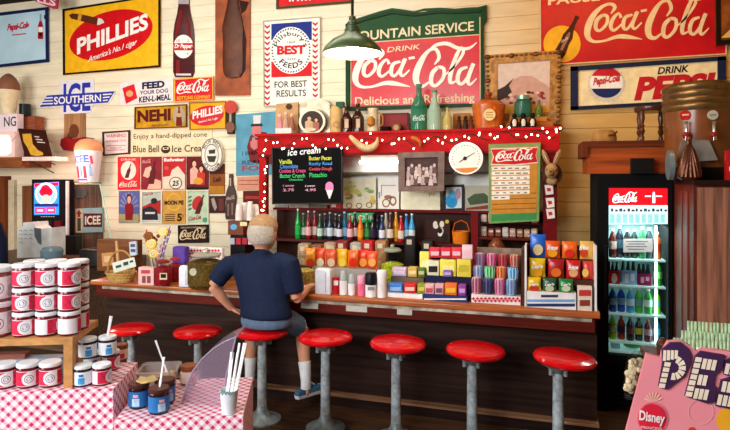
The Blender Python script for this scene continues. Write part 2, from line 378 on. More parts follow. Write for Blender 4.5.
# pause sign
r, y = wsign('bottle_advert_sign', 'wide red soda sign with a bottle on a yellow disc, upper right corner', [(539.5, -24), (727, -34), (727, 54.4), (540, 66)], M('c4121c', .35, var=.2, scale=4), .02, frame=M('d8c090'), fw=1.2, fname='rim')
b = MB(M('f0b024')); b.oval(562, 44, 18.6, 18.4, y, 36); b.build('yellow_disc', r)
b = MB(M('4a1a10')); ol = []
def lean(t, w):   # along bottle axis from base (559,57) to top (577,16)
    ax, ay = 558 + 19.5 * t, 57 - 41 * t; nx, ny = .9, .43; return (ax + nx * w, ay + ny * w), (ax - nx * w, ay - ny * w)
L, Q = zip(*[lean(t, w) for t, w in ((0, 4.6), (.12, 5.6), (.35, 4.6), (.5, 5.2), (.66, 3), (.8, 2), (.93, 1.8), (.94, 2.3), (1, 2.3))])
b.paint(list(L) + list(Q)[::-1], y - .002); b.mat(M('a06a50')); L2, Q2 = zip(*[lean(t, w) for t, w in ((.12, 1.2), (.4, 1.6), (.5, 1.8), (.6, .8))]); b.paint(list(L2) + list(Q2)[::-1], y - .004); b.mat(WHITE); b.txt('Coca-Cola', 561, 43, 568, 39, 3, y - .006); b.build('bottle_picture', r)
b = MB(M('f0d2a0')); b.txt('PAUSE', 548, 5.4, 600, .6, 9, y, .03); b.script(586, 45, 709, 39.5, 47, y); b.build('lettering', r)
# cream bottle cap sign
r, y = wsign('bottle_cap_sign', 'cream and navy framed sign with tricolour bottle cap, right of gilt picture', [(570.5, 66.5), (726, 56), (726, 101.5), (570.5, 110)], M('f3e0ae', .4), .03)
b = MB(M('1a2140')); 
for q in ([(570.5, 66.5), (726, 56), (726, 60), (570.5, 71)], [(570.5, 106.6), (726, 98.2), (726, 101.5), (570.5, 110)], [(570.5, 66.5), (578, 66), (578, 109.4), (570.5, 110)], [(718, 56.6), (726, 56), (726, 101.5), (718, 102)]): b.slab(q, y - .02, y + .002)
b.build('frame', r)
b = MB(M('d8cfb8')); pts = []
for k in range(48):
    t = math.radians(k * 7.5); f = 1 if k % 2 else .93; pts.append((606.5 + 19.5 * f * math.cos(t), 84 + 19 * f * math.sin(t)))
b.paint(pts, y - .001); b.mat(WHITE); b.oval(606.5, 82.5, 16.5, 15.4, y - .002); b.mat(M('c8202c')); b.paint([(606.5 + 16.5 * math.cos(t), 82.5 + 15.4 * math.sin(t)) for t in [math.radians(205 + k * 13) for k in range(11)]], y - .003)
b.mat(M('1f2a5c')); b.paint([(606.5 + 16.5 * math.cos(t), 82.5 + 15.4 * math.sin(t)) for t in [math.radians(22 + k * 13.4) for k in range(11)]], y - .003); b.mat(M('c8202c')); b.txt('Pepsi-Cola', 593, 88, 620, 83.5, 10, y - .005, .04, .3); b.build('bottle_cap_picture', r)
b = MB(M('23202a')); b.txt('DRINK', 657.5, 74.4, 689, 71.8, 7, y, .03, .2); b.mat(M('c4202a')); b.txt('PEPSI-COLA', 634, 101, 768, 92, 22, y, .05, .2) if 0 else b.txt('PEPSI', 634, 101, 716, 96, 24, y, .05, .2); b.build('lettering', r)
# dark framed picture, top right corner
r, y = wsign('corner_picture', 'dark framed amber picture cut off by the top right corner of the photo', [(716, -14), (760, -18), (760, 40), (716.5, 45)], M('8a4a1c', .5, var=.6, scale=6), .05, Y=WALL - .036, cat='picture', frame=M('1a100a', .4), fw=4.5)
b = MB(M('e8b860')); b.paint([(721, 38), (736, 24), (752, 22), (752, 36)], y); b.build('print', r)
# blue die-cut sign
r = thing('ice_sign', 'blue and white die-cut winged sign with crossing letters, left wall', 'sign', P(78, 112, WALL))
b = MB(M('e9e6ea', .35)); b.slab([(59, 81), (94, 79), (94, 92), (115.5, 90.4), (113, 97), (108.5, 103.4), (93, 104.6), (91, 110), (90, 113), (62, 114.6), (60, 106.6), (38, 108), (42, 102), (46, 94.8), (60, 94)], WALL - .015, WALL); b.build('panel', r)
b = MB(M('2a36a8', .3)); y = WALL - .017; b.txt('ICE', 63.5, 112.6, 90.5, 111, 29, y, .02)
b.paint([(47, 95.4), (114.6, 91.2), (107.6, 102.6), (39.6, 107)], y - .002); b.build('blue_lettering', r)
b = MB(WHITE); b.txt('SOUTHERN', 54, 104.6, 101, 101.6, 7.6, y - .004, .02)
for k in range(3):
    b.paint([(46 - k * 2.6, 97.4 + k * 3), (53, 97 + k * 3), (52.6, 98.2 + k * 3), (45.2 - k * 2.6, 98.7 + k * 3)], y - .004); b.paint([(103, 94 + k * 3), (112 - k * 2, 93.4 + k * 3), (111.4 - k * 2, 94.6 + k * 3), (102.8, 95.2 + k * 3)], y - .004)
b.build('white_lettering', r)
# dog meal, bottling, orange drink, small cigar
r, y = wsign('dog_meal_sign', 'small white dog meal sign with red bag and navy lettering', [(119.4, 82.4), (173.2, 77.6), (173.4, 101.2), (120, 105.6)], M('ece0dc', .4))
b = MB(M('d8222a')); b.paint([(122.4, 88), (134, 84), (137.4, 98), (126, 104)], y); b.mat(M('f0a070')); b.oval(129.6, 93.6, 3.6, 3.2, y - .002, 14); b.build('bag_picture', r)
b = MB(M('1a1c4a')); b.txt('FEED', 142, 89.4, 164.6, 87.4, 7, y, .05); b.txt('YOUR DOG', 139.8, 95, 168, 92.4, 4, y, .02); b.txt('KEN-L-MEAL', 139, 102.8, 170.6, 99.8, 6, y, .03); b.build('lettering', r)
r, y = wsign('bottling_sign', 'small red and yellow bottling company sign below the bottle cutout', [(174, 79), (213.2, 76.4), (213.4, 100), (174, 102.2)], M('d8141e', .35), frame=M('f0b030'), fw=1, fname='rim')
b = MB(WHITE); b.script(177, 94.6, 209.5, 92.6, 14, y, 1.15); b.mat(M('f4b838')); b.txt('BOTTLING COMPANY', 177, 100, 210.6, 98.4, 3.6, y, .02); b.build('lettering', r)
r, y = wsign('orange_drink_sign', 'worn mustard yellow sign with four big dark letters', [(134.4, 107), (186.6, 104), (186.6, 127.2), (134, 129.2)], M('c8921e', .45, var=.3, scale=12), frame=M('5a3010'), fw=1)
b = MB(M('5a1010')); b.txt('NEHI', 137.4, 122.6, 170.6, 120.4, 12, y, .05); b.txt('BEVERAGES', 152, 126.6, 169, 126, 2, y); b.build('lettering', r)
b = MB(M('b0a088')); b.oval(179, 116, 6, 9.6, y, 20); bottle_px(b, 179, 106.5, 126, 6, y - .002, M('7a2018')); b.mat(M('c8a070')); b.rect(176.4, 113, 181.6, 117, y - .003); b.build('bottle_picture', r)
r, y = wsign('cigar_sign', 'small yellow cigar sign with red oval, right of the mustard yellow sign', [(188.8, 102.4), (225.6, 101), (225.8, 128.8), (189.2, 129.8)], M('e8a81c', .4), frame=M('8a5a10'), fw=.8, fname='rim')
phillies(r, y, 207, 115.6, 17, 9.8, -.16, (192.6, 119.4), (222.6, 113), 8, (198, 124), (218, 119.6), 3)
# paddle ornament
r = thing('reflector_paddle', 'round red disc on a dark bracket beside the small cigar sign', 'ornament', P(230, 134, WALL))
b = MB(M('2b2a18', .5)); b.slab([(226.6, 112), (234.4, 110), (234.4, 128), (234, 134), (227.4, 134), (226.6, 128)], WALL - .03, WALL); b.build('bracket', r)
b = MB(M('c0392a', .35)); b.slab([(230.4 + 6.4 * math.cos(t / 10 * math.pi), 107 + 6.6 * math.sin(t / 10 * math.pi)) for t in range(20)], WALL - .052, WALL - .036); b.build('red_disc', r)
b = MB(M('8a7a60', .4, .6)); b.rect(229.2, 113, 231.4, 122, WALL - .032); b.build('stem', r)
b = MB(M('6a3a22', .4, .4)); b.slab([(230 + 4.6 * math.cos(t / 9 * math.pi), 127 + 5.4 * math.sin(t / 9 * math.pi)) for t in range(18)], WALL - .05, WALL - .03); b.build('lower_disc', r)
# hand dipped ice cream sign
r, y = wsign('ice_cream_sign', 'cream sign with dark lettering and a small cow oval, above the posters', [(131, 131), (212, 128.6), (212, 155), (131, 157)], M('eedcb4', .4), .012)
b = MB(M('3a2a20')); b.txt('Enjoy a hand-dipped cone', 133.6, 140.4, 207, 138.2, 6.4, y, .004); b.txt('Blue Bell', 133, 152.6, 159, 152.2, 7, y, .01); b.txt('Ice Cream', 172, 152.4, 208, 151.2, 7, y, .01); b.build('lettering', r)
b = MB(M('3a2a20')); b.oval(165.6, 149.4, 4.6, 4, y); b.mat(CREAM); b.paint([(162.6, 147.4), (168.6, 147.2), (168.4, 149.6), (163, 149.8)], y - .002); b.mat(M('3a2a20')); b.rect(164, 147.6, 167.4, 149, y - .004); b.build('cow_emblem', r)
# framed notice
r, y = wsign('framed_notice', 'small framed white notice with red lettering beside the hanging cup lamp', [(102, 131.8), (129.6, 130), (129.4, 154), (102.6, 156)], M('f2dcd6', .4), .02, cat='notice', frame=M('3a2018'), fw=1.6)
b = MB(M('c03a48')); b.txt('WARNING!', 106, 138, 126, 137, 3.6, y, .01); b.txt('ANTIQUE TOYS', 105.4, 143, 126.6, 142, 2.6, y, .01)
for k, (xa, xb) in enumerate(((106, 126), (110, 121), (107, 125))): b.rect(xa, 145.6 + k * 2.2, xb, 146.2 + k * 2.2, y, -.03)
b.build('lettering', r)
# oval cow plaque
r = thing('oval_plaque', 'white oval plaque with cow and ring of lettering, overlapping the posters', 'sign', P(211.6, 172, WALL))
b = MB(M('efe6d6', .35)); b.slab([(211.6 + 10.6 * math.cos(t / 15 * math.pi), 155.2 + 16.8 * math.sin(t / 15 * math.pi)) for t in range(30)], WALL - .06, WALL - .014); b.build('panel', r)
b = MB(M('3a3a30')); y = WALL - .062; b.oval(211.6, 155.2, 10.6, 16.8, y, 32, inner=.95); b.oval(211.6, 155.2, 7, 11.4, y, 28, inner=.93); b.paint([(207, 156), (216.4, 156), (214.6, 162), (208.6, 162)], y); b.paint([(208.6, 150), (214, 149.6), (215.4, 148.4), (214.8, 153.6), (209, 153.8)], y); b.ring_txt('BLUE BELL', 211.6, 155.2, 7.8, 12.4, 3, 150, 30, y, .01); b.ring_txt('ICE CREAM', 211.6, 155.2, 10, 15.6, 3, 215, 325, y, .01, True); b.build('emblem', r)
# poster grid
def poster(name, label, x0, y0, x1, y1, bg, rim=None, group='posters pinned in two rows on the wall'):
    r, y = wsign(name, label, [(x0, y0), (x1, y0 - .3), (x1, y1), (x0, y1 + .2)], M(bg, .4, var=.18, scale=9), .012, cat='poster', frame=M(rim) if rim else None, fw=.9, fname='margin'); return r, y
def figure(b, x, y0, y1, Y, skin, coat, hair, hat=None, w=1):
    h = y1 - y0; b.mat(M(coat)); b.paint([(x - 3.4 * w, y1), (x - 3.6 * w, y0 + h * .42), (x - 1.4 * w, y0 + h * .33), (x + 1.4 * w, y0 + h * .33), (x + 3.8 * w, y0 + h * .44), (x + 3.2 * w, y1)], Y - .001)
    b.mat(M(hair)); b.oval(x, y0 + h * .15, 2.5 * w, h * .15, Y - .002, 14); b.mat(M(skin)); b.oval(x + .2 * w, y0 + h * .2, 1.8 * w, h * .12, Y - .003, 14); b.rect(x - .8 * w, y0 + h * .28, x + .9 * w, y0 + h * .36, Y - .0025)
    if hat: b.mat(M(hat)); b.paint([(x - 3.2 * w, y0 + h * .1), (x + 3.2 * w, y0 + h * .09), (x + 2 * w, y0 + h * .06), (x + 1.8 * w, y0 - h * .04), (x - 1.8 * w, y0 - h * .04), (x - 2 * w, y0 + h * .06)], Y - .004)
r, y = poster('poster', 'bright red poster with a bottle in a white disc, leftmost of the top row', 117.6, 157, 139.6, 189.6, 'd2222c')
b = MB(M('f2d8c8')); b.oval(128.4, 170.4, 7.6, 9.4, y); bottle_px(b, 126.5, 164, 178, 4, y - .002, M('4a2020'), lean=.3); b.build('bottle_picture', r); b = MB(M('f6d8d0')); b.script(119.4, 187.6, 137.6, 187.2, 6.5, y, 1.1); b.txt('DRINK', 121, 160.6, 136, 160.4, 2, y); b.build('lettering', r)
r, y = poster('poster', 'dark red poster with a hand holding a bottle, second in the top row', 141, 157, 161.2, 189.4, '8a2030')
b = MB(M('e8b8a0')); b.paint([(147, 189), (150, 182), (156, 179), (161, 181), (161, 189)], y); b.paint([(143, 176), (145.6, 168), (151, 166), (152, 172), (148, 178)], y); bottle_px(b, 151, 161, 184, 6, y - .002, M('5a1c20'), lean=.15); b.mat(M('f0a8a8')); b.script(142.4, 163.6, 151, 163.2, 4, y); b.build('print', r)
r, y = poster('poster', 'red beer poster with white figure and round price spot, third in the top row', 162.6, 157, 185.4, 189.4, 'c4242a')
b = MB(M('ead8c0')); b.paint([(163, 189), (163, 177), (170, 176), (172, 170), (178, 166), (182, 171), (185, 175), (185, 189)], y); b.mat(M('1c1a1a')); b.oval(175.6, 183, 6.4, 6.2, y - .002); b.mat(M('efe6cf')); b.oval(175.6, 183, 5.6, 5.4, y - .003); b.mat(M('1c1a1a')); b.txt('25', 172, 186, 179, 185.8, 5.4, y - .005, .03, .2); b.mat(WHITE); b.txt('Budweiser', 164, 161.6, 184.4, 161.2, 3.6, y, .04); b.mat(M('d05048')); b.oval(166.4, 168, 2.4, 2, y); b.build('print', r)
r, y = poster('poster', 'dark red poster with a seated couple, fourth in the top row', 186.4, 156.6, 208.4, 189.6, '6a1418')
b = MB(); figure(b, 194, 159, 184, y, 'f0b890', 'e8b0a0', '4a1810', w=1.1); figure(b, 201, 165, 185, y - .004, 'f0b890', 'c83a2a', '3a1410', w=1.1); b.mat(M('e8a040')); b.oval(198, 181, 5, 3.4, y - .008); b.mat(BLACK); b.rect(186.6, 187, 208.2, 189.6, y - .001); b.build('print', r)
r, y = poster('poster', 'deep blue poster with sunburst and red coat figure, leftmost of the bottom row', 118.8, 191, 139, 222.4, '5a64a0')
b = MB(M('7c88bc'))
for k in range(9):
    t = math.radians(180 + k * 20 + 5); b.paint([(129, 208), (129 + 9.6 * math.cos(t), max(191.4, 208 + 16 * math.sin(t))), (129 + 9.6 * math.cos(t + .17), max(191.4, 208 + 16 * math.sin(t + .17)))], y)
b.mat(M('a8a070')); b.rect(119, 214, 138.8, 222.2, y - .001); figure(b, 129, 194, 220, y - .003, 'e0a890', '8a1c24', '4a2418', w=1.1); b.build('print', r)
r, y = poster('poster', 'white-edged poster of a red car and driver, second in the bottom row', 141, 191, 161.8, 223, 'b8c2b4', 'e8e2d4')
b = MB(M('b02a28')); b.paint([(142, 207), (150, 203), (160.6, 200), (160.6, 214), (142, 212)], y); b.mat(M('2a2a30')); b.paint([(142, 209), (150, 206), (157, 210), (158, 220), (142, 220)], y - .002); b.oval(154, 201, 3.2, 3, y - .002); b.mat(M('d0d0c8')); b.rect(145, 212, 155, 214, y - .003); b.rect(143, 220, 160, 221.6, y - .003); b.mat(M('a03030')); b.txt('Coca-Cola', 143, 196, 153, 194.4, 2.6, y, .03); b.build('print', r)
r, y = poster('poster', 'tan snack pie poster with round emblem and five cent price, third in the bottom row', 162.6, 190.8, 185.4, 224, 'cf9a48')
b = MB(M('e0b03a')); b.oval(174, 202, 7.6, 9, y, 28, inner=.8); b.mat(M('3a2010')); b.txt('MOON PIE', 164.4, 205, 183.6, 204.6, 4.4, y - .002, .04); b.txt('5', 177, 221.4, 182, 221.4, 8, y, .05); b.txt('c', 182.2, 217, 184, 217, 2.4, y)
for k in range(4): b.rect(165, 214 + k * 2, 175, 214.8 + k * 2, y)
b.build('print', r)
r, y = poster('poster', 'pale green poster with a leaning soda bottle, rightmost of the bottom row', 186.8, 190.4, 208.4, 224.4, 'bcd0b0', 'e4dcc4')
b = MB(M('3f7a50')); 
for k in range(4): b.oval(190, 197 + k * 4, 2, 1, y, 10, -.5)
b.mat(M('c03034')); b.oval(197.4, 203, 5, 7.4, y, 20, .4); bottle_px(b, 197, 195, 214, 5, y - .002, M('5a2018'), lean=.35); b.mat(M('b02030')); b.txt('Coca-Cola', 189, 221, 201, 219, 4.4, y, .03, .3); b.mat(M('4a9a78')); b.oval(205, 220, 2.4, 2.6, y); b.build('print', r)
r, y = poster('poster', 'narrow brown sign hanging below the oval cow plaque', 209.4, 164, 224.6, 194, '8c4a14')
b = MB(M('4a1c0c')); b.rect(209.6, 164.2, 224.4, 174, y); b.mat(M('b87a1c')); b.rect(209.6, 186, 224.4, 193.6, y); b.mat(M('3a1408')); b.txt('Lab', 213, 182, 221, 181.6, 5, y, .03, .2); b.build('print', r)
r, y = poster('poster', 'small dark square print below the narrow brown sign', 209.4, 196, 225, 213, '3c1a18')
b = MB(M('a89890')); b.paint([(211, 199), (214, 197.6), (217, 207), (215, 211), (212.6, 206)], y); b.mat(M('6a3028')); b.rect(218.6, 199, 223.6, 210.6, y); b.build('print', r)
# dark bottle cutout
r = thing('bottle_sign', 'small dark brown bottle-shaped cutout below the small cigar sign', 'sign', P(230.6, 219, WALL))
b = MB(M('3a1a12', .3)); pr = [(0, 1.5), (3, 1.9), (4, 1.5), (11, 2), (18, 4.4), (23, 5.2), (29, 4.6), (35, 5.2), (43, 5.4), (45.4, 4.6)]
b.slab([(230.6 - w, 174 + t) for t, w in pr] + [(230.6 + w, 174 + t) for t, w in pr[::-1]], WALL - .03, WALL); b.build('panel', r)
b = MB(M('8a6a58')); y = WALL - .032; b.rect(227.4, 204, 229, 216, y); b.rect(231.4, 203, 233, 215, y); b.mat(M('c8a890')); b.rect(229.8, 178, 231, 186, y); b.script(226.6, 200.5, 235, 199, 4, y, 1.3); b.build('highlight', r)
r, y = wsign('soda_sign', 'small black sign with cream script behind the pickle jar', [(177.8, 225.4), (208.2, 224.6), (208.2, 242.6), (178, 243.2)], M('2a120e', .4), frame=M('120a08'), fw=.7)
b = MB(M('e0c8a0')); b.script(180, 240.5, 206.4, 239.4, 12, y, 1.15); b.txt('DELICIOUS REFRESHING', 181, 228.4, 205, 228, 1.5, y); b.build('lettering', r)
# man in red coat poster
r, y = wsign('portrait_poster', 'weathered blue poster of a man in red coat and tall white hat', [(236, 114.6), (276, 111.2), (276.4, 174.4), (236, 176)], M('5a9cb4', .45, var=.25, scale=5), .015, cat='poster')
b = MB(M('7a2224')); b.paint([(247, 147), (250, 136), (256, 132), (266, 132), (272, 139), (275.6, 150), (275.8, 165), (250, 162)], y); b.mat(M('d07a78')); b.oval(256.6, 130.4, 4.8, 7.6, y - .002); b.paint([(250, 142), (254, 139), (259, 141), (259.6, 147), (254, 150), (250.6, 147)], y - .003); b.mat(M('e0d8d4')); b.paint([(253, 115.6), (261, 115), (260.4, 124), (253.6, 124)], y - .003); b.mat(M('2c2c40')); b.paint([(251, 124), (262, 123.4), (262.6, 126), (250.6, 126.4)], y - .004); b.mat(M('8a98a8')); b.rect(252, 137.6, 255, 140, y - .004); b.build('print', r)
b = MB(M('3a5878')); b.txt('I WANT', 242, 156, 262, 154.6, 4.6, y, .02); b.mat(M('a03a50')); b.txt('FOR', 242, 171, 268, 170, 5, y, .02); b.mat(M('3a5878')); b.txt('READY', 242, 165, 270, 163.6, 4.4, y, .02); b.build('lettering', r)
r, y = wsign('paper_sign', 'faded pink paper sign below the blue portrait poster', [(237, 177), (262.6, 176), (262.6, 190), (237, 190.6)], M('d8987c', .6), .006)
b = MB(M('a04838')); b.rect(239, 180, 261, 180.7, y); b.rect(239, 184, 258, 184.7, y); b.build('lettering', r)
r, y = wsign('red_sign', 'small dark red sign above the stacked paper cups', [(243, 191), (261.6, 190.4), (261.6, 206), (243, 206.4)], M('5a1814', .5), .012)
b = MB(M('a83828')); b.txt('OPEN', 245, 199, 259, 198.6, 4, y) if 0 else b.rect(245, 196, 259, 199, y); b.build('lettering', r)
r, y = wsign('wooden_plaque', 'weathered wooden plaque with dark stains, behind the hanging cup lamp', [(64, 114), (85, 113), (85, 140), (64, 141)], WOOD('a87a52', .4, .6, 'z'), .02, cat='plaque')
b = MB(M('6a3a22')); b.oval(74, 131, 5, 7, y); b.oval(70, 136, 3, 4, y - .001); b.build('stain', r)
b = MB(M('8a1a20', .4)); b.slab([(61, 139), (66, 137), (72, 139), (84, 137), (91, 138), (88, 143), (80, 147), (70, 151), (63, 150), (60, 145)], WALL - .07, WALL - .022); tag(b.build('red_ornament', at=P(75, 151, WALL)), 'dark red carved ornament on the wall left of the cup lamp', 'ornament')
# ---------------------------------------------------------------- back bar against the wall
BY = 5.75                                  # front plane of the back bar
def LP(b, cx, yb, Y, prof, n=16, sx=1, sy=1):
    """turned shape standing at that pixel; profile in pixels (radius, height)"""
    k = K(cx, Y); b.lathe([(r * k, h * k) for r, h in prof], P(cx, yb, Y), n, True, sx, sy); return b
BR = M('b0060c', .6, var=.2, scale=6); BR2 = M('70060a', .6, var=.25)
xl, xr = P(259, 200, BY).x, P(557, 200, BY).x
back = thing('back_bar', 'tall red wooden back bar with mirror panels and shelves behind the counter', 'back bar', ((xl + xr) / 2, BY + .2, 0))
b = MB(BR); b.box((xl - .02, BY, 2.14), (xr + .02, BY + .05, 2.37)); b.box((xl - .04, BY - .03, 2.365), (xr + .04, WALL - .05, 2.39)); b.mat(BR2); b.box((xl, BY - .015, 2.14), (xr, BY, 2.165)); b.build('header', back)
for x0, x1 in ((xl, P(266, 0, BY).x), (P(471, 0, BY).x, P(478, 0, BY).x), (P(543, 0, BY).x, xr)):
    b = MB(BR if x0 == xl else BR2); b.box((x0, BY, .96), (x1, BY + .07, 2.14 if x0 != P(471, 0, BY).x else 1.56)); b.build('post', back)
b = MB(M('f4f2ea', .25, var=.05)); b.box((xl + .05, 6.12, 1.56), (xr - .05, 6.14, 2.14)); b.build('mirror_panel', back)  # plain white stands in for bright windows reflected in the mirror
b = MB(M('3a1c14', .4, var=.4, scale=5)); b.box((xl + .05, 6.10, .97), (xr - .05, 6.14, 1.54)); b.build('back_panel', back)
SH = 1.228
b = MB(M('4a1610', .4)); b.box((xl + .07, BY + .02, SH - .025), (P(471, 0, BY).x, 6.10, SH)); b.build('shelf', back)
b = MB(BR2); b.box((xl + .07, 5.96, 1.535), (xr - .05, 6.12, 1.56)); b.build('shelf', back)
b = MB(M('5a1a12', .4)); b.box((P(478, 0, BY).x, BY + .02, 1.29), (P(543, 0, BY).x, 6.10, 1.31)); b.build('shelf', back)
b = MB(M('8a7a68', .4)); b.box((xl + .07, 5.98, 1.94), (xr - .05, 6.12, 1.965)); b.build('shelf', back)
b = MB(M('3a1810', .4)); b.box((xl, 5.60, 0), (xr, WALL, .93)); b.box((xl - .02, 5.57, .93), (xr + .02, WALL, .96)); b.build('base_cabinet', back)
BY = 5.732; SH += .0012
TUBE = M('fff8ea', .4, emit=9.0, var=0)
b = MB(TUBE); c0, c1 = P(360, 162.5, 6.0), P(399, 162, 6.0); b.tube([c0, c1], .018, 10); lampo = thing('fluorescent_tube', 'white fluorescent tube under the red header left of the framed photo', 'lamp', (c0 + c1) / 2)
b.build('tube', lampo); b = MB(M('c8c0b0', .4))
for c in (c0, c1): b.cbox(c + Vector((0, .02, .035)), (.03, .05, .12))
b.box((c0.x, c0.y + .02, c0.z + .02), (c1.x, c0.y + .05, c0.z + .08)); b.build('fitting', lampo)
# art leaning behind the bar
def panel_px(name, label, cat, px, Y, m, th=.012, group=None):
    c = P(sum(p[0] for p in px) / len(px), max(p[1] for p in px), Y); r = thing(name, label, cat, c, group)
    b = MB(m); b.slab(px, Y - th, Y); b.build('panel', r); return r, Y - th - .002
ZS = 1.5612
def yb(px, Y, z=ZS): return XZ(P(px, 178, Y).x, Y, z)[1]
r, y = panel_px('flower_print', 'pale flower print leaning behind the soda bottles, right of the menu blackboard', 'print', [(343, 178), (376, 177.6), (376, yb(376, 6.06)), (343, yb(343, 6.06))], 6.06, M('ece6c8', .5, var=.1))
b = MB()
for k in range(26):
    b.mat(M(('d8d060', 'c8d890', 'f4f0e0', '90a870', 'e0b060')[k % 5])); b.oval(346 + RND.random() * 27, 182 + RND.random() * 20, 1.4 + RND.random() * 2.4, 1.2 + RND.random() * 2, y - k * .0002, 9)
b.mat(M('6a5030'))
for q in ((349, 205.6), (359, 205.6), (369, 205)): b.oval(*q, 3.2, 2.8, y - .01, 14, inner=.75)
b.build('print', r)
r, y = panel_px('ink_drawing', 'white sheet with small ink drawing leaning below the framed photo', 'print', [(378, 178), (399, 177.6), (399, yb(399, 6.06)), (378, yb(378, 6.06))], 6.06, M('f4f0e6', .5, var=.03))
b = MB(M('8a94b0')); b.rect(381, 185, 396, 185.8, y); b.rect(381, 185, 381.8, 196, y); b.rect(378.6, 192, 380, 198, y); b.mat(M('a07050')); b.oval(386, 203, 4, 4.4, y, 16, inner=.7); b.oval(393, 201, 3.6, 5, y, 16, inner=.6); b.oval(388, 197, 4, 2, y); b.build('print', r)
r, y = panel_px('cream_card', 'blank cream card with faint lettering below the framed photo', 'card', [(401, 190.5), (440, 190), (440, yb(440, 6.0)), (401, yb(401, 6.0))], 6.0, M('f2eccc', .5, var=.1))
b = MB(M('a8a080')); b.txt('PF', 429, 196.6, 436, 196.2, 3.6, y); b.build('lettering', r)
r, y = panel_px('blue_picture', 'small dark framed picture with bright blue shape under the round thermometer', 'picture', [(443, 185), (464, 184.4), (464, yb(464, 6.0)), (443, yb(443, 6.0))], 6.0, M('1c2426', .4))
b = MB(M('d8e0e4')); b.paint([(446, 187.4), (461.6, 187), (461.6, 208), (446, 208.6)], y); b.mat(M('2a9fd8')); b.oval(451.6, 201, 6, 7, y - .001); b.mat(M('60c0e8')); b.oval(452, 194, 3.6, 4, y - .002); b.mat(M('b890a0')); b.oval(458, 194, 3, 5.4, y - .002); b.build('print', r)
r, y = panel_px('hillside_picture', 'murky green picture left of the soda menu board', 'picture', [(465, 186), (489, 185.4), (489, yb(489, 6.0)), (465, yb(465, 6.0))], 6.0, M('b8b4a0', .5, var=.2, scale=4))
b = MB(M('4a5a40')); b.paint([(467, 199), (474, 194), (484, 193), (488, 196), (488, 203), (480, 204), (470, 205)], y); b.mat(M('8a3a30')); b.paint([(466, 208), (488, 205), (488, 209), (466, 210)], y); b.build('print', r)
# grey and brown boxes on the shelf under the blackboard
for x0, x1, y0, c, nm in ((275, 288, 205, 'a8a8a0', 'grey metal box'), (289, 309, 204.5, 'b0a898', 'pale grey carton with brown stain'), (310, 327, 205, '787868', 'dull green tin box'), (330, 341, 203, 'c83a40', 'red and white carton')):
    p, q = P(x0, yb(x0, 6.0), 6.0), P(x1, y0, 6.0)
    b = MB(M(c, .5, var=.3)); b.box((p.x, 6.0, 1.5612), (q.x, 6.09, q.z)); b.mat(WHITE if 'red' in nm else M('6a5a48')); b.box((p.x + .02, 5.998, 1.575), (p.x + .07, 6.0, q.z - .015)); tag(b.build('box', at=(p.x, 6.04, 1.56)), nm + ' on the narrow shelf under the blackboard', 'box')
# green plate sign
r, y = panel_px('plate_sign', 'small bright green street-style plate above the row of soda bottles', 'sign', [(347, 213), (374, 212.8), (374, 222.2), (347, 222.6)], 5.96, M('1fae68', .35))
b = MB(WHITE); b.txt('ROAD 66 DRIVE', 349, 219.6, 372, 219.2, 3.6, y) if 0 else b.txt('ST. - ROUTE', 349, 219.8, 372, 219.4, 3.8, y, .01); b.build('lettering', r)
# blackboard
r = thing('menu_blackboard', 'black ice cream menu board with coloured chalk lettering and a drawn cone', 'blackboard', P(307, 204, BY)); y = BY - .032
b = MB(M('070606', .8, var=0)); b.slab([(271.6, 147.4), (342, 146.8), (342.4, 204), (272, 204.4)], BY - .03, BY); b.build('panel', r)
b = MB(M('2a1a14', .4)); px = [(271.6, 147.4), (342, 146.8), (342.4, 204), (272, 204.4)]
for q in ([(271.6, 147.4), (342, 146.8), (342, 148), (271.6, 148.6)], [(272, 203.2), (342.4, 202.8), (342.4, 204), (272, 204.4)], [(271.6, 147.4), (272.8, 147.4), (273.2, 204.4), (272, 204.4)], [(341, 146.8), (342, 146.8), (342.4, 204), (341.4, 204)]): b.slab(q, BY - .04, BY - .03)
b.build('frame', r)
b = MB(M('f0ecf0')); b.txt('ice cream', 287.6, 156, 320.6, 153, 6.2, y, .02, .15)
for st, c, x0, x1, yy, h in (('Vanilla', 'd8e04a', 279, 292, 164, 4.4), ('Chocolate', '4a9ae0', 280, 298, 168.6, 4.2), ('Cookies & Cream', 'e85090', 279, 305.6, 172.8, 3.8), ('Butter Crunch', '3ad070', 280, 305, 178, 4.2), ('Chocolate', '3ad070', 289, 303, 180.8, 2), ('Butter Pecan', 'e0e04a', 309, 331.4, 160.4, 4.2), ('Rocky Road', '4a9ae0', 309, 332, 166.4, 4.4), ('Cookie Dough', 'e85070', 309, 332, 171.4, 4), ('Pistachio', '3ad070', 309.4, 327, 177.4, 4.6), ('1 scoop', 'e8a0b8', 283, 294, 187.2, 2.4), ('2.75', 'e8a0b8', 283, 294, 191.4, 2.6), ('2 scoops', 'f0d0d8', 305, 315, 187.4, 2.4), ('4.95', 'e8a0b8', 305, 316, 191.4, 2.6)):
    b.mat(M(c)); b.txt(st, x0, yy, x1, yy - .4, h, y, .015)
b.build('lettering', r)
b = MB(M('f08ac0')); b.oval(329.4, 186, 4, 4.2, y); b.oval(326.6, 188.6, 1.6, 1.4, y - .001, 10); b.oval(332, 188.6, 1.6, 1.4, y - .001, 10); b.mat(WHITE); b.paint([(326, 190), (333, 190), (330, 198.6), (329, 198.6)], y - .001); b.build('cone_drawing', r)
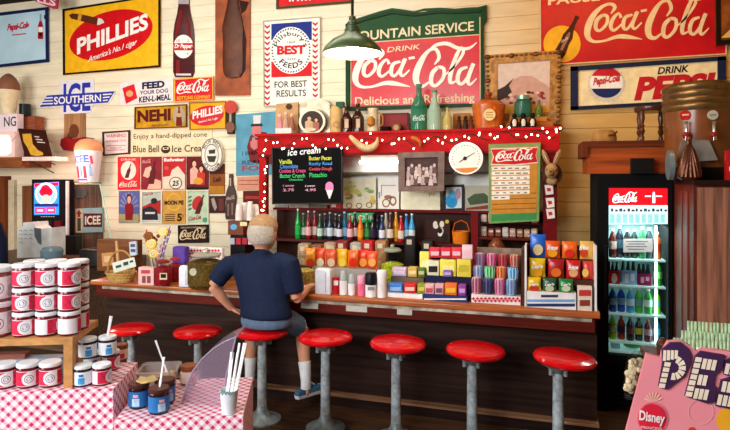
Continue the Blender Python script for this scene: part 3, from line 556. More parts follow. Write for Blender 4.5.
# framed group photo
r = thing('framed_photo', 'wooden framed sepia group photograph hanging under the middle of the red header', 'picture', P(421, 190, BY)); y0 = BY - .05
b = MB(M('7a6258', .4, var=.3)); O = [(398, 152.6), (444.4, 151.4), (444, 191), (398.4, 191.6)]; I = [(404.6, 158), (438, 157), (437.6, 186), (404.8, 186.6)]
for i in range(4):
    j = (i + 1) % 4; b.slab([O[i], O[j], I[j], I[i]], y0, BY)
b.build('frame', r)
b = MB(M('4a3230', .5, var=.3, scale=20)); b.slab(I, BY - .02, BY - .005); y = BY - .022
for k in range(16):
    xx = 408 + (k % 8) * 3.7 + RND.random(); yy = 165 + (k // 8) * 9 + RND.random() * 4
    b.mat(M('c8b0a8')); b.oval(xx, yy, 1.5, 1.9, y - k * .0003, 10); b.mat(M(('b8a0a0', '6a4a48', 'd8c8c0')[k % 3])); b.paint([(xx - 2.4, yy + 8), (xx - 1.6, yy + 1.8), (xx + 1.6, yy + 1.8), (xx + 2.4, yy + 8)], y - k * .0003 + .0001)
b.build('photo', r)
# round thermometer
r = thing('round_thermometer', 'round white dial thermometer with orange lower segment, hanging from red header', 'thermometer', P(466, 174, BY)); yd = BY - .06
b = MB(M('d8d2c4', .3, .3)); b.slab([(466 + 17 * math.cos(t / 18 * math.pi), 158.2 + 16.2 * math.sin(t / 18 * math.pi)) for t in range(36)], yd, BY - .004); b.build('rim', r)
b = MB(M('f4eee2', .3, var=.03)); b.oval(466, 158.2, 15.8, 15, yd - .002, 32); b.build('dial', r)
b = MB(M('e08a3a')); b.paint([(466 + 15.6 * math.cos(math.radians(a)), 158.2 + 14.8 * math.sin(math.radians(a))) for a in range(38, 143, 7)], yd - .003); b.build('orange_segment', r)
b = MB(M('2a2624')); b.stroke([(459, 162.4, .8), (464, 159, 1), (475, 152.6, .5)], lambda x, z: P(x, z, yd - .006)); b.oval(465, 158.4, 2, 2, yd - .008, 14)
for k in range(20):
    t = math.radians(150 + k * 12.6); b.oval(466 + 13.6 * math.cos(t), 158.2 + 12.8 * math.sin(t), .5, .5, yd - .004, 6)
b.build('needle', r)
# soda menu board
r = thing('soda_menu_board', 'green framed soda menu board with red logo and white price strips', 'menu board', P(514, 223, BY)); y0 = BY - .05
b = MB(M('7a9a58', .4)); b.slab([(488.6, 144.4), (540.6, 142.6), (539, 221), (489, 223.6)], y0, BY); b.build('frame', r); y = y0 - .002
b = MB(M('c8862e', .4)); b.paint([(491, 147.4), (537.8, 146), (536.6, 212.4), (491.2, 214.2)], y); b.mat(M('8a5a1c'))
for k in range(4): b.rect(491.4, 194 + k * 5, 536.4, 194.8 + k * 5, y - .001, -.03)
b.build('slat_panel', r)
b = MB(M('3a8a4c')); b.paint([(491.4, 214.6), (536.6, 212.8), (536.4, 219.6), (491.4, 221.4)], y - .001); b.build('green_base', r)
b = MB(M('e6dcc4')); b.paint([(490.4, 148.6), (538.4, 147), (536, 155), (538.4, 163), (514, 165.6), (490.4, 165), (493, 157)], y - .002); b.mat(M('cc1820')); b.paint([(491, 149.4), (537.8, 147.8), (535.6, 155), (537.6, 162), (514, 164.4), (491.4, 163.8), (494, 157)], y - .003); b.mat(WHITE); b.script(496, 162.6, 533, 160.6, 13, y - .005, 1.15); b.txt('DRINK', 505, 150.6, 517, 150.2, 2, y - .005); b.build('red_logo', r)
b = MB()
for k in range(7):
    yy = 166.6 + k * 4.9; xe = 529.6 if k < 6 else 509.6
    b.mat(M('f0eadc')); b.rect(491.6, yy, xe, yy + 3.9, y - .002, -.03); b.mat(M('4a443c'))
    for j in range(5 if k < 6 else 2): b.rect(494 + j * 7 + (k % 3), yy + 1.2, 498 + j * 7 + (k * 2 % 3), yy + 2.2, y - .003, -.03)
b.build('price_strips', r)
# rabbit mount
r = thing('rabbit_mount', 'mounted rabbit head on a dark oval plaque right of the soda menu board', 'mount', P(552, 185, BY))
b = MB(M('4a2414', .5)); b.slab([(552 + 10.6 * math.cos(t / 12 * math.pi), 174 + 10.8 * math.sin(t / 12 * math.pi)) for t in range(24)], BY - .03, BY - .001); b.build('plaque', r)
k = K(552, BY); FUR = M('b08a5c', .8, var=.35, scale=30, bump=.4); c = P(551.6, 171, BY - .08)
b = MB(FUR); b.ball(c, (6.4 * k, .07, 8 * k)); b.ball(c + Vector((-.012, -.06, -.01)), (3.6 * k, .05, 4 * k)); b.ball(P(552, 181, BY - .05), (5.4 * k, .05, 4.6 * k)); b.build('head', r)
for (a, d) in (((549, 165), (542.4, 149.6)), ((554, 165), (560.6, 149))):
    b = MB(FUR); b.tube([P(*a, BY - .07), P((a[0] * .6 + d[0] * .4), (a[1] * .6 + d[1] * .4), BY - .08), P((a[0] * .25 + d[0] * .75), (a[1] * .25 + d[1] * .75), BY - .085), P(*d, BY - .08)], [.014, .024, .022, .006], 8, .5); b.mat(M('d8b498')); b.tube([P(a[0], a[1] - 2, BY - .088), P((a[0] * .5 + d[0] * .5), (a[1] * .5 + d[1] * .5), BY - .1), P((a[0] * .15 + d[0] * .85), (a[1] * .15 + d[1] * .85), BY - .094)], [.006, .012, .004], 8, .5); b.build('ear', r)
b = MB(M('100c0a', .1))
for s in (-1, 1): b.ball(c + Vector((s * 4.4 * k, -.055, .012)), .009, 8, 6)
b.mat(M('6a3a34')); b.ball(c + Vector((-.012, -.108, -.006)), .011, 8, 6); b.build('eyes_and_nose', r)
# string lights along the header and left post
r = thing('string_lights', 'string of small white lights draped along the red header and left post', 'string lights', P(408, 133, BY - .04))
path = [(262, 214), (265, 208), (263, 190), (267, 168), (264, 148), (272, 138), (285, 146), (300, 138), (318, 146), (332, 139), (350, 147), (366, 138), (384, 144), (400, 137), (418, 146), (436, 136), (452, 143), (470, 134), (488, 140), (504, 131), (520, 140), (536, 130), (552, 138), (559, 128)]
sp = smooth_path(path, 6); b = MB(M('14301a', .6)); b.tube([P(x, q, BY - .045) for x, q in sp], .005, 6); b.build('wire', r)
BULB = M('fff0d0', .3, emit=7, var=0); bm0 = MB(BULB); bm0.ball(wloc(r), (.0085, .0085, .0105), 8, 6)
first = None
y_sp = lambda i: .5 if sp[i][0] < 268 else 1
for i in range(0, len(sp), 2):
    x, q = sp[i]; p = P(x + RND.uniform(-3, 3) * (y_sp(i)), q + RND.uniform(-6, 6), BY - .055)
    if first is None: first = bm0.build('bulb', r); first.location = p - wloc(r)
    else: c = first.copy(); c.location = p - wloc(r); COL.objects.link(c)
for i, (px, py) in enumerate(((548.5, 190), (549.6, 203), (550, 214))):
    b = MB(M('f0e4dc', .5)); b.slab([(px - 4, py - 5), (px + 4.4, py - 5.4), (px + 5, py + 4), (px - 2.6, py + 5)], BY - .012, BY - .001); b.mat(M('c8302c')); b.slab([(px - 2, py - 2), (px + 2, py - 2.2), (px + 2.6, py + 1), (px - 1, py + 1.6)], BY - .0135, BY - .012); tag(b.build('paper_tag', at=P(px, py + 5, BY)), ('top', 'middle', 'bottom')[i] + ' of three white paper tags on the right post below the rabbit', 'tag', 'paper tags on the right post')
# horns on the header
b = MB(M('d8b884', .45, var=.25)); b.tube([P(*q, BY - .11) for q in smooth_path([(350, 136), (356, 142), (363, 147.4), (371, 148), (376.4, 143.4), (377.6, 137)], 4)], [.018 + .02 * math.sin(math.pi * min(i / 20, 1)) if i < 14 else .036 - .0052 * (i - 14) for i in range(21)], 10); tag(b.build('cow_horn', at=P(364, 147, BY)), 'pale curved cow horn hung on the red header left of the framed photo', 'horn')
b = MB(M('c86a2a', .45, var=.25)); b.tube([P(*q, BY - .10) for q in smooth_path([(411, 137.6), (416, 139), (419.6, 142), (420, 147)], 4)], [.014, .018, .022, .024, .024, .023, .022, .02, .018, .015, .012, .009, .005], 10); tag(b.build('cow_horn', at=P(416, 147, BY)), 'short orange horn hung on the red header above the framed photo', 'horn')
# ---------------------------------------------------------------- things standing on the header shelf (z = 2.39)
TZ = 2.3912
def top(px, Y): return XZ(P(px, 178, Y).x, Y, TZ)[1]     # pixel row of the shelf top there
TY = 5.90
r = thing('gilt_picture', 'large ornate gilt framed harbour picture leaning on the shelf right of fountain sign', 'picture', P(523, 118, 6.1)); O = [(486.4, 55), (560.6, 50), (559, top(559, 6.095)), (487, top(487, 6.095))]; I = [(497, 63.6), (550, 60), (549.4, 112), (497.4, 114)]
GILT = M('a8722a', .4, .35, .45, 22, bump=.5)
b = MB(GILT)
for i in range(4): j = (i + 1) % 4; b.slab([O[i], O[j], I[j], I[i]], 6.095, 6.15)
b.build('frame', r); b = MB(M('7a4c1c', .45, .3, .5, 25, bump=.6)); 
for i in range(4):
    j = (i + 1) % 4; n = 15
    for t in range(n + 1):
        f = t / n; x, z = O[i][0] * (1 - f) + O[j][0] * f, O[i][1] * (1 - f) + O[j][1] * f; cx, cz = 523.5, 85; x += (cx - x) * .03; z += (cz - z) * .07
        b.ball(P(x, z, 6.095), (.02, .014, .013) if t % 5 else (.034, .022, .026), 8, 6)
b.build('carved_edge', r)
b = MB(M('d8c0b0', .5, var=.1)); b.slab(I, 6.11, 6.13); y = 6.108; b.mat(M('c89a88')); b.paint([(497.4, 96), (510, 82), (520, 76), (532, 76), (545, 84), (549.6, 88), (549.4, 112), (497.4, 114)], y); b.mat(M('3a2a24')); b.paint([(497.4, 90), (505, 86), (514, 78), (509, 86), (512, 92), (505, 98), (497.4, 102)], y - .001)
for q in range(34): b.mat(M(('b0584a', '8a3028', 'e0c0a8', '4a2a24')[q % 4])); b.oval(502 + RND.random() * 44, 92 + RND.random() * 13, 1 + RND.random() * 1.6, 1 + RND.random(), y - .0015 - q * .0001, 7)
b.mat(M('d89a3a')); b.paint([(497.4, 106), (520, 103), (549.4, 106), (549.4, 112), (497.4, 114)], y - .001); b.build('painting', r)
def glassbottle(b, cx, Y, h, w, m, yb0=None, cap=None):
    yb0 = yb0 or top(cx, Y); R_ = w / 2
    LP(b.mat(m), cx, yb0, Y, [(R_ * .85, 0), (R_, h * .03), (R_, h * .5), (R_ * .9, h * .56), (R_ * .5, h * .72), (R_ * .34, h * .8), (R_ * .32, h * .95), (R_ * .4, h * .955), (R_ * .4, h)], 16)
    if cap: LP(b.mat(cap), cx, yb0 - h * .97, Y, [(R_ * .42, 0), (R_ * .42, h * .04)], 12)
GG = M('2f8a68', .1, trans=.45, var=0); CG = M('b8d8c0', .1, trans=.4, var=0); BG = M('3a1c12', .12, var=.2)
b = MB(); glassbottle(b, 419, TY, 47, 16.5, GG); b.mat(M('d8e8e0')); b.script(413, 121, 425, 121, 6, TY - .09, 1); tag(b.build('seltzer_bottle', at=P(419, top(419, TY), TY)), 'tallest green glass bottle on the header shelf before the fountain sign', 'bottle')
b = MB(); glassbottle(b, 434.5, TY, 40, 13.5, CG, cap=M('3a8a48')); tag(b.build('glass_bottle', at=P(434.5, top(434.5, TY), TY)), 'clear glass bottle with green neck right of the tallest green bottle', 'bottle')
b = MB(); glassbottle(b, 447.5, TY, 23, 9, M('d8c878', .15, trans=.35, var=0)); tag(b.build('glass_bottle', at=P(447.5, top(447.5, TY), TY)), 'small yellowish glass bottle right of the clear bottle on the header shelf', 'bottle')
for i, (cx, h, w, lb) in enumerate(((346.5, 27, 12, 'squat dark brown glass jug nearest the cream tin'), (358, 29, 12.5, 'tall dark brown glass jug beside the white stein'))):
    b = MB(); glassbottle(b, cx, TY, h, w, BG); b.mat(M('c8a890')); b.rect(cx - 2, top(cx, TY) - 14, cx + 2, top(cx, TY) - 5, TY - .08); tag(b.build('brown_jug', at=P(cx, top(cx, TY), TY)), lb + ' on the header shelf', 'jug', 'brown glass jugs')
# stein
r = thing('ceramic_stein', 'white and tan ceramic stein with handle left of the dark red book', 'stein', P(373, top(373, TY), TY)); b = MB(M('d8c8a0', .3, var=.25)); LP(b, 373, top(373, TY), TY, [(6, 0), (6.4, 2), (5, 8), (5.6, 14), (5, 20), (5.6, 24)]); b.build('body', r); b = MB(M('c07a3a')); k = K(373, TY); q = P(379, top(373, TY), TY); b.tube([q + Vector((0, 0, 5 * k)), q + Vector((4 * k, 0, 8 * k)), q + Vector((4 * k, 0, 16 * k)), q + Vector((-.5 * k, 0, 20 * k))], .008, 8); b.build('handle', r); b = MB(M('b8762e')); LP(b, 371, top(373, TY) - 5, TY - .05, [(1, 0), (4, 3), (4, 8), (2, 11)], 10); b.build('figure', r)
p, q = P(381, 126, 6.02), P(409, 113, 6.02)
b = MB(M('5a1418', .4, var=.3)); b.box((p.x, 5.98, TZ), (q.x, 6.1, q.z)); b.mat(M('8a2a2a')); b.box((p.x + .01, 5.975, TZ + .05), (q.x - .01, 5.98, q.z - .02)); tag(b.build('wooden_box', at=((p.x + q.x) / 2, 6.04, TZ)), 'long dark red box behind the small round clock on the header shelf', 'box')
b = MB(M('6a3a24', .4)); b.slab([(396 + 4.6 * math.cos(t / 8 * math.pi), top(396, 5.88) - 4.6 + 4.6 * math.sin(t / 8 * math.pi)) for t in range(16)], 5.84, 5.9); b.mat(M('b88a60')); b.oval(396, top(396, 5.88) - 4.4, 2.8, 2.8, 5.838, 14); tag(b.build('small_clock', at=P(396, top(396, 5.87), 5.87)), 'small round brown clock on the header shelf in front of dark red box', 'clock')
b = MB(M('1c1416', .3)); LP(b, 386, top(386, 5.88), 5.88, [(4, 0), (5.6, 2), (6.4, 5), (5.8, 5), (4, 2.5)], 18); tag(b.build('black_bowl', at=P(386, top(386, 5.88), 5.88)), 'small black bowl left of the small round clock', 'bowl')
# left group on the header shelf
r = thing('hammered_tray', 'large pale metal tin with rounded corners behind the round couple plate', 'tin', P(315, top(315, 6.08), 6.08)); b = MB(M('b0a48c', .35, .6, .3)); tp = top(315, 6.02) - .8; b.slab([(300, tp), (299.6, 106), (302, 101.6), (307, 99.6), (322, 98.4), (327, 100.4), (329.6, 104), (330, tp)], 6.02, 6.12); b.build('body', r); b = MB(M('d8c0a8')); b.rect(300, 103, 306, 107, 6.016); b.build('paper_tag', r)
r = thing('couple_plate', 'round dark plate with a painted couple, standing on the header shelf', 'plate', P(312, top(312, 5.96), 5.96)); cyp = top(312, 5.93) - 12.7; b = MB(M('c0b49c', .35, .3)); b.slab([(312 + 13.2 * math.cos(t / 15 * math.pi), cyp + 12.6 * math.sin(t / 15 * math.pi)) for t in range(30)], 5.94, 5.965); b.build('rim', r); b = MB(M('3a2c22', .4)); b.oval(312, cyp, 11, 10.6, 5.938, 28); figure(b, 309, cyp - 6, cyp + 9, 5.936, 'd8a888', 'c8a880', '3a2418', w=1.1); figure(b, 316, cyp - 4, cyp + 9, 5.931, 'd8a888', 'a86858', '2a1810', w=.9); b.mat(M('d8c8a8')); b.oval(310, cyp + 8, 6, 2, 5.925); b.build('painted_couple', r)
r = thing('figurine_pair', 'pink and white porcelain figurine group on the left end of header shelf', 'figurine', P(287, top(287, 5.9), 5.9)); tp = top(287, 5.9)
b = MB(M('e8d8d0', .4)); k = K(286, 5.9); q = P(286, tp, 5.9); b.box((q.x - 9 * k, 5.84, TZ), (q.x + 8 * k, 5.96, TZ + 6 * k)); b.build('base', r)
b = MB()
for dx, c, h in ((-6, 'd89098', 16), (0, 'c8a088', 19), (6, 'a86a58', 17)):
    LP(b.mat(M(c, .4)), 286 + dx, tp - 5.5, 5.9, [(3.6, 0), (3, 5), (2, h * .5), (2.4, h * .6), (1, h * .72)], 10); b.mat(M('e8c0a8')).ball(P(286 + dx, tp - 5.5 - h * .8, 5.9), 2.2 * k, 8, 6)
b.build('figures', r)
b = MB(M('c89a68', .4, var=.2)); b.slab([(275, top(275, 6.03)), (276, 104), (298, 102), (298, top(298, 6.03))], 6.03, 6.06); b.mat(M('4a3424')); b.oval(289, 106.6, 3.4, 3, 6.026, 12); tag(b.build('tan_board', at=P(287, top(287, 6.05), 6.05)), 'tan painted board behind the pink figurine group', 'board')
b = MB(M('d8b070', .4, var=.2)); LP(b, 336.5, top(336.5, 6.0), 6.0, [(6, 0), (6.4, 2), (6.4, 24), (5.6, 27), (4, 28)], 18); b.mat(M('b88a50')); b.oval(336, top(336, 5.9) - 9, 3, 3, 6.0 - .075, 14, inner=.7); tag(b.build('cream_tin', at=P(336.5, top(336, 6.0), 6.0)), 'tall cream tin canister between the pale tin and the brown jugs', 'tin')
b = MB(M('2a5a3c', .4)); q = P(338, 112, 5.9); b.cbox((q.x, 5.98, P(338, 109, 5.98).z + .046), (.085, .07, .06)); tag(b.build('green_tin', at=(q.x, 5.98, P(338, 112, 5.98).z)), 'small dark green tin on top of the cream canister', 'tin')
# right group
r = thing('orange_crock', 'large orange stoneware crock with round cream label on the header shelf', 'crock', P(488.5, top(488.5, 5.9), 5.9)); tp = top(488.5, 5.9)
b = MB(M('c8601c', .22, var=.25)); LP(b, 488.5, tp, 5.9, [(12.6, 0), (13.6, 1), (15.6, 16), (16.6, 22), (16.8, 24), (13, 27.4), (9, 29)], 28); b.build('body', r)
b = MB(M('8a3a14', .3)); LP(b, 488.5, tp - 28, 5.9, [(9, 0), (8, 2), (3, 3.6), (2.4, 5), (3.4, 7), (3, 9), (1, 10)], 18); b.build('lid', r)
b = MB(M('e8c888')); b.oval(489.4, tp - 15, 6, 6, 5.9 - .168, 20); b.mat(M('a86a30'))
for j in range(3): b.rect(486, tp - 17.6 + j * 2.4, 493, tp - 16.8 + j * 2.4, 5.9 - .17)
b.build('label', r)
b = MB(M('a86c2c', .4, var=.2)); LP(b, 462, top(462, 6.05), 6.05, [(9, 0), (9, 18)], 4, 1, .3); tag(b.build('yellow_card_box', at=P(462, top(462, 6.05), 6.05)), 'yellowish card box behind the two brown figurines', 'box')
for i, (cx, c) in enumerate(((459, '4a2414'), (465.6, '3a2018'), (471, '6a3420'))):
    b = MB(M(c, .4)); tp = top(cx, 5.84); LP(b, cx, tp, 5.84, [(3, 0), (3.2, 3), (2, 7), (2.6, 9), (1, 11)], 10); b.ball(P(cx, tp - 12, 5.84), 2 * K(cx, 5.84), 8, 6); tag(b.build('brown_figurine', at=P(cx, tp, 5.84)), ('leftmost', 'middle', 'rightmost')[i] + ' of three small brown figurines left of the orange crock', 'figurine', 'small brown figurines')
p, q = P(506, 126, 6.0), P(553, 113, 6.0); b = MB(WOOD('a8581e', .4)); b.box((p.x, 5.93, TZ), (q.x, 6.05, TZ + .075)); tag(b.build('wooden_box', at=((p.x + q.x) / 2, 6, TZ)), 'long low orange-brown wooden box under the gilt picture', 'box')
p2 = P(510, 113, 6.0); b = MB(WOOD('c8822e', .3)); b.box((p2.x, 5.95, TZ + .0762), (q.x - .06, 6.04, TZ + .12)); tag(b.build('wooden_box', at=((p.x + q.x) / 2, 6, TZ + .076)), 'flat yellow-brown wooden box lying on the longer box, holding the teal jar', 'box')
zt = TZ + .1205; k = K(523, 5.99); q = P(523, 110, 5.99); b = MB(M('3a9a86', .15, trans=.7, var=0)); b.lathe([(8 * k, 0), (8.6 * k, 2 * k), (8.6 * k, 15 * k), (6 * k, 18 * k)], (q.x, 5.99, zt), 20); b.mat(M('9ab8a0', .3, .6)); b.lathe([(6.4 * k, 18 * k), (6.4 * k, 22 * k)], (q.x, 5.99, zt), 20); tag(b.build('teal_jar', at=(q.x, 5.99, zt)), 'teal glass jar on the wooden boxes before the gilt picture', 'jar')
q = P(539, 110, 5.99); b = MB(M('6a8a3a', .2, trans=.6, var=0)); b.lathe([(3.6 * k, 0), (3.8 * k, 8 * k), (1.4 * k, 12 * k), (1.4 * k, 17 * k)], (q.x, 5.99, zt), 14); tag(b.build('glass_bottle', at=(q.x, 5.99, zt)), 'small olive glass bottle right of the teal jar', 'bottle')
for i, cx in enumerate((514.5, 523.5, 532.5)):
    tp = top(cx, 5.82); r = thing('doll_figurine', ('leftmost', 'middle', 'rightmost')[i] + ' of three black and white doll figurines below the teal jar', 'figurine', P(cx, tp, 5.82), 'black and white doll figurines')
    b = MB(M('1a1414', .4)); LP(b, cx, tp, 5.82, [(4, 0), (4.2, 4), (3.2, 9), (1.6, 11)], 12); b.build('coat', r); b = MB(M('e8d8c8')); LP(b, cx, tp - 2, 5.80, [(2.4, 0), (2.6, 4), (1.6, 7)], 10); b.build('apron', r); b = MB(M('1a1010')); b.ball(P(cx, tp - 12.6, 5.82), 2.6 * K(cx, 5.82), 10, 7); b.build('head', r)
# ---------------------------------------------------------------- soda bottles on the back bar shelf
def soda(name, body, label, cap, h=.29, r=.026):
    o = thing(name, '', 'bottle', (0, 0, 0), 'soda bottles on the back bar shelf')
    b = MB(M(body, .1, var=.05)); b.lathe([(r * .8, 0), (r, .01), (r, h * .5), (r * .95, h * .55), (r * .5, h * .75), (r * .36, h * .82), (r * .36, h * .95)], n=14); b.build('glass', o)
    b = MB(M(label, .4)); b.lathe([(r * 1.02, h * .14), (r * 1.02, h * .44)], n=14, close=False); b.build('label', o)
    b = MB(M(cap, .3, .3)); b.lathe([(r * .42, h * .95), (r * .42, h)], n=10); b.build('cap', o); return o
hues = [('159a3c', '1fae4a', 'd8d8c8', 'bright green', 298), ('1a6a30', 'e8e8e0', 'c0c0b0', 'dark green with white label', 303.5), ('7a1420', 'e8b0b0', 'd8d0c0', 'red with pale label', 308.5), ('a02028', 'f0d8d0', 'd0c8b8', 'bright red with cream label', 314.5), ('1c4a3a', 'c8e0d0', 'c0b8a8', 'deep green with pale green label', 320), ('2a2a34', 'b8c0c8', 'b0a8a0', 'black with grey label', 325), ('1e2c40', 'd0e0f0', 'c0c0c0', 'dark navy with pale blue label', 330), ('30202a', 'f0f0f0', 'c8b8b8', 'dark plum with white label', 335.5), ('201820', 'e0e0f0', 'c0b0b0', 'black with white label', 339.5), ('1c6a9a', '9ad0f0', 'd0d8e0', 'sky blue', 344.5), ('8a1830', 'f0c0c8', 'd8c8c8', 'crimson with pink label', 350), ('401418', 'e8d0d0', 'b8a8a0', 'dark maroon', 355), ('e07018', 'f0a030', 'e8d8c0', 'bright orange soda', 360.5), ('1f6a2c', '48a050', 'c8d0b8', 'leaf green', 367), ('1a141c', '30283a', '4a4048', 'all black', 373), ('181420', '40385a', '3a3440', 'black with violet label', 377.6), ('2a3a6a', 'e8eaf4', 'c8c8d8', 'blue with white label', 382), ('c8c0b0', 'f0ece0', 'd8d0c0', 'clear with cream label', 386), ('4a1c14', 'e8d8c0', 'b8a898', 'root beer brown', 390.4), ('e89a20', 'f8c040', 'e0c8a0', 'amber orange', 396), ('c81c20', 'f0e0d0', 'e0d0c8', 'scarlet with cream label', 401), ('2a80c8', 'c0e8f8', 'e0e8f0', 'bright blue with pale label', 406.5), ('40a0d8', 'e0f0f8', 'f0f0f0', 'pale blue', 412)]
for i, (g, l, c, nm, px) in enumerate(hues):
    o = soda('soda_bottle', g, l, c, RND.uniform(.27, .31) if i not in (0,) else .33, .0335 if i % 4 else .0315)
    o['label'] = ('%s soda bottle, %s from the left on the bottle shelf' % (nm.replace(' soda', ''), ['first', 'second', 'third', 'fourth', 'fifth', 'sixth', 'seventh', 'eighth', 'ninth', 'tenth', 'eleventh', 'twelfth', 'thirteenth', 'fourteenth', 'fifteenth', 'sixteenth', 'seventeenth', 'eighteenth', 'nineteenth', 'twentieth', 'twenty-first', 'twenty-second', 'twenty-third'][i]))
    yi = 5.85 + (.034 if i % 2 else -.034); o.location = (P(px, 230, yi).x, yi, SH)
# pictures and packets in the right half of the back bar
r, y = panel_px('cow_picture', 'dark picture of black and white cows on the bottle shelf', 'picture', [(426, 220), (450, 219), (450, yb(450, 5.95, SH)), (426, yb(426, 5.95, SH))], 5.95, M('3a1c14', .5))
b = MB()
for k in range(9): b.mat(M(('f0ece0', '1a1614', 'e8e0d0')[k % 3])); b.oval(434 + RND.random() * 13, 224 + RND.random() * 13, 2.4, 2 + RND.random() * 2, y - .0004 * k, 9)
b.mat(M('d8c050')); b.oval(447, 221.6, 2, 2, y - .005, 8); b.build('print', r)
q = P(461, 230, 5.9); k = K(461, 5.9); r = thing('orange_basket', 'small orange wire basket on the shelf below the murky green picture', 'basket', (q.x, 5.9, SH))
b = MB(M('e07a1c', .4)); b.lathe([(8 * k, 0), (9 * k, 12 * k), (8.4 * k, 12 * k), (7.4 * k, 1 * k)], (q.x, 5.9, SH), 16); b.build('bowl', r); b = MB(M('c85a10')); b.tube([(q.x - 8.6 * k, 5.9, SH + 11 * k), (q.x - 6 * k, 5.9, SH + 20 * k), (q.x, 5.9, SH + 23 * k), (q.x + 6 * k, 5.9, SH + 20 * k), (q.x + 8.6 * k, 5.9, SH + 11 * k)], .006, 6); b.build('handle', r)
def packet(b, cx, cy, w, h, Y, m, th=3.0):
    """pillow-shaped bag facing the room"""
    k = K(cx, Y); rings = []
    for j in range(7):
        t = j / 6; f = math.sin(math.pi * t) ** .6 if 0 < j < 6 else .05; z = P(cx, cy + h / 2 - h * t, Y).z; c = P(cx, cy, Y)
        rings.append([(c.x + w / 2 * k * math.cos(a) * (1 if 0 < j < 6 else 1.02), Y + th * k * f * math.sin(a), z) for a in [2 * math.pi * q / 14 for q in range(14)]])
    b.mat(m); b.loft(rings)
for j in range(2):
    zz = (1.3115, 1.4535)[j]
    if j == 1:
        b = MB(M('5a1a12', .4)); b.box((P(480, 0, 5.9).x, 5.86, 1.44), (P(541, 0, 5.9).x, 6.10, 1.452)); b.build('shelf', back)
    for i in range(8):
        cx = 484 + i * 7.2; hh = RND.uniform(.075, .10); c = ('d8b898', 'b87858', 'e8d8c8', 'a04a38', 'c8a080', 'e0a890', '8a4a34')[(i * 3 + j * 2) % 7]
        q = P(cx, 200, 5.9); b = MB(M(c, .45, var=.5, scale=60)); b.rbox((q.x - .03, 5.88, zz), (q.x + .03, 5.93, zz + hh), .012); b.mat(M('f0e4d8')); b.box((q.x - .02, 5.876, zz + hh * .5), (q.x + .02, 5.88, zz + hh * .75)); tag(b.build('sweet_packet', at=(q.x, 5.9, zz)), 'brown and cream sweet packet, %s from left on the %s shelf below menu board' % (('first', 'second', 'third', 'fourth', 'fifth', 'sixth', 'seventh', 'eighth')[i], ('lower', 'upper')[j]), 'packet', 'sweet packets under the soda menu board')
# brown dome dish, pink bunch below them
q = P(497, 250, 5.75); k = K(497, 5.7); b = MB(M('7a3a1c', .25, var=.3)); b.lathe([(8 * k, 0), (9.4 * k, 4 * k), (8 * k, 12 * k), (4 * k, 17 * k), (1.2 * k, 19 * k)], (q.x, 5.7, 1.132), 18); b.mat(M('d8d0c0', .3, .6)); b.lathe([(10 * k, -.006), (10 * k, .0)], (q.x, 5.7, 1.132), 18); b.mat(M('4a2a18')); b.lathe([(.07, -.168), (.03, -.14), (.03, -.02), (.09, -.006)], (q.x, 5.7, 1.13), 14); tag(b.build('cake_dome', at=(q.x, 5.7, .96)), 'brown domed dish on a pedestal below the sweet packets', 'dish')
for i, (cx, c, h, lb) in enumerate(((305, 'b89878', 15, 'tan paper parcel at the left'), (318, '8a5a3c', 14, 'brown paper parcel second from left'), (331, 'c8a488', 16, 'pale tan parcel in the middle'), (343, '8a2a28', 18, 'dark red parcel right of the pale tan one'), (357, 'b0a8a0', 16, 'grey parcel'), (369, 'c02028', 18, 'bright red parcel'), (382, 'a87a50', 18, 'large kraft parcel'), (428, '2a2424', 18, 'black parcel right of the lime jar'), (411, '1c1818', 22, 'tall black parcel behind the lime jar'))):
    q = P(cx, 250, 5.7); k = K(cx, 5.7); b = MB(M(c, .5, var=.45, scale=25)); z1 = P(cx, 258 - h, 5.7).z; b.rbox((q.x - 6 * k, 5.64, .9615), (q.x + 6 * k, 5.76, z1), .02); b.mat(M('d8c8b0', .5)); b.box((q.x - 3 * k, 5.636, z1 - .08), (q.x + 2 * k, 5.64, z1 - .03)); tag(b.build('parcel', at=(q.x, 5.7, .96)), lb + ' below the bottle shelf', 'parcel', 'parcels on the back counter')
# ---------------------------------------------------------------- serving counter
CZ = .95; CY0 = 4.30
xa, xb = P(90, 0, CY0).x, P(600, 0, CY0).x
xba = P(107, 0, 4.52).x; xbb = P(597, 0, 4.52).x
r = thing('serving_counter', 'long dark wooden soda counter with orange-brown worktop behind the red stools', 'counter', ((xa + xb) / 2, 4.7, 0))
b = MB(WOOD('a85a26', .4, .35, 'x', .3))
prof = [(CY0 + .02, CZ - .045), (CY0 + .004, CZ - .036), (CY0, CZ - .022), (CY0 + .004, CZ - .008), (CY0 + .02, CZ), (5.0, CZ), (5.0, CZ - .045)]
b.loft([[(x, y_, z) for y_, z in prof] for x in (xa, xb)]); b.build('worktop', r)
b = MB(WOOD('5c1d12', .35, .4, 'x')); b.box((xa + .03, CY0 + .045, CZ - .15), (xb - .03, CY0 + .07, CZ - .045)); b.build('apron', r)
b = MB(M('b8b09c', .5, var=.75, scale=9)); b.box((xa + .10, CY0 + .041, CZ - .075), (xb - .05, CY0 + .045, CZ - .05)); b.build('worn_strip', r)
for x0, x1 in ((301, 318), (346, 367), (397, 412)): b = MB(M('c4cabc', .4)); b.slab([(x0, 302.5 + (x0 - 300) * .066), (x1, 302.5 + (x1 - 300) * .066), (x1, 308 + (x1 - 300) * .066), (x0, 308 + (x0 - 300) * .066)], CY0 + .038, CY0 + .041); b.build('sticker', r)
PAN = WOOD('33211b', .5, .45, 'x')
b = MB(PAN); b.box((xba, 4.52, .10), (xbb, 4.56, CZ - .045)); b.box((xbb - .03, 4.56, 0), (xbb, 4.96, CZ - .045)); b.box((xba, 4.56, 0), (xba + .03, 4.96, CZ - .045)); b.build('front_panel', r)
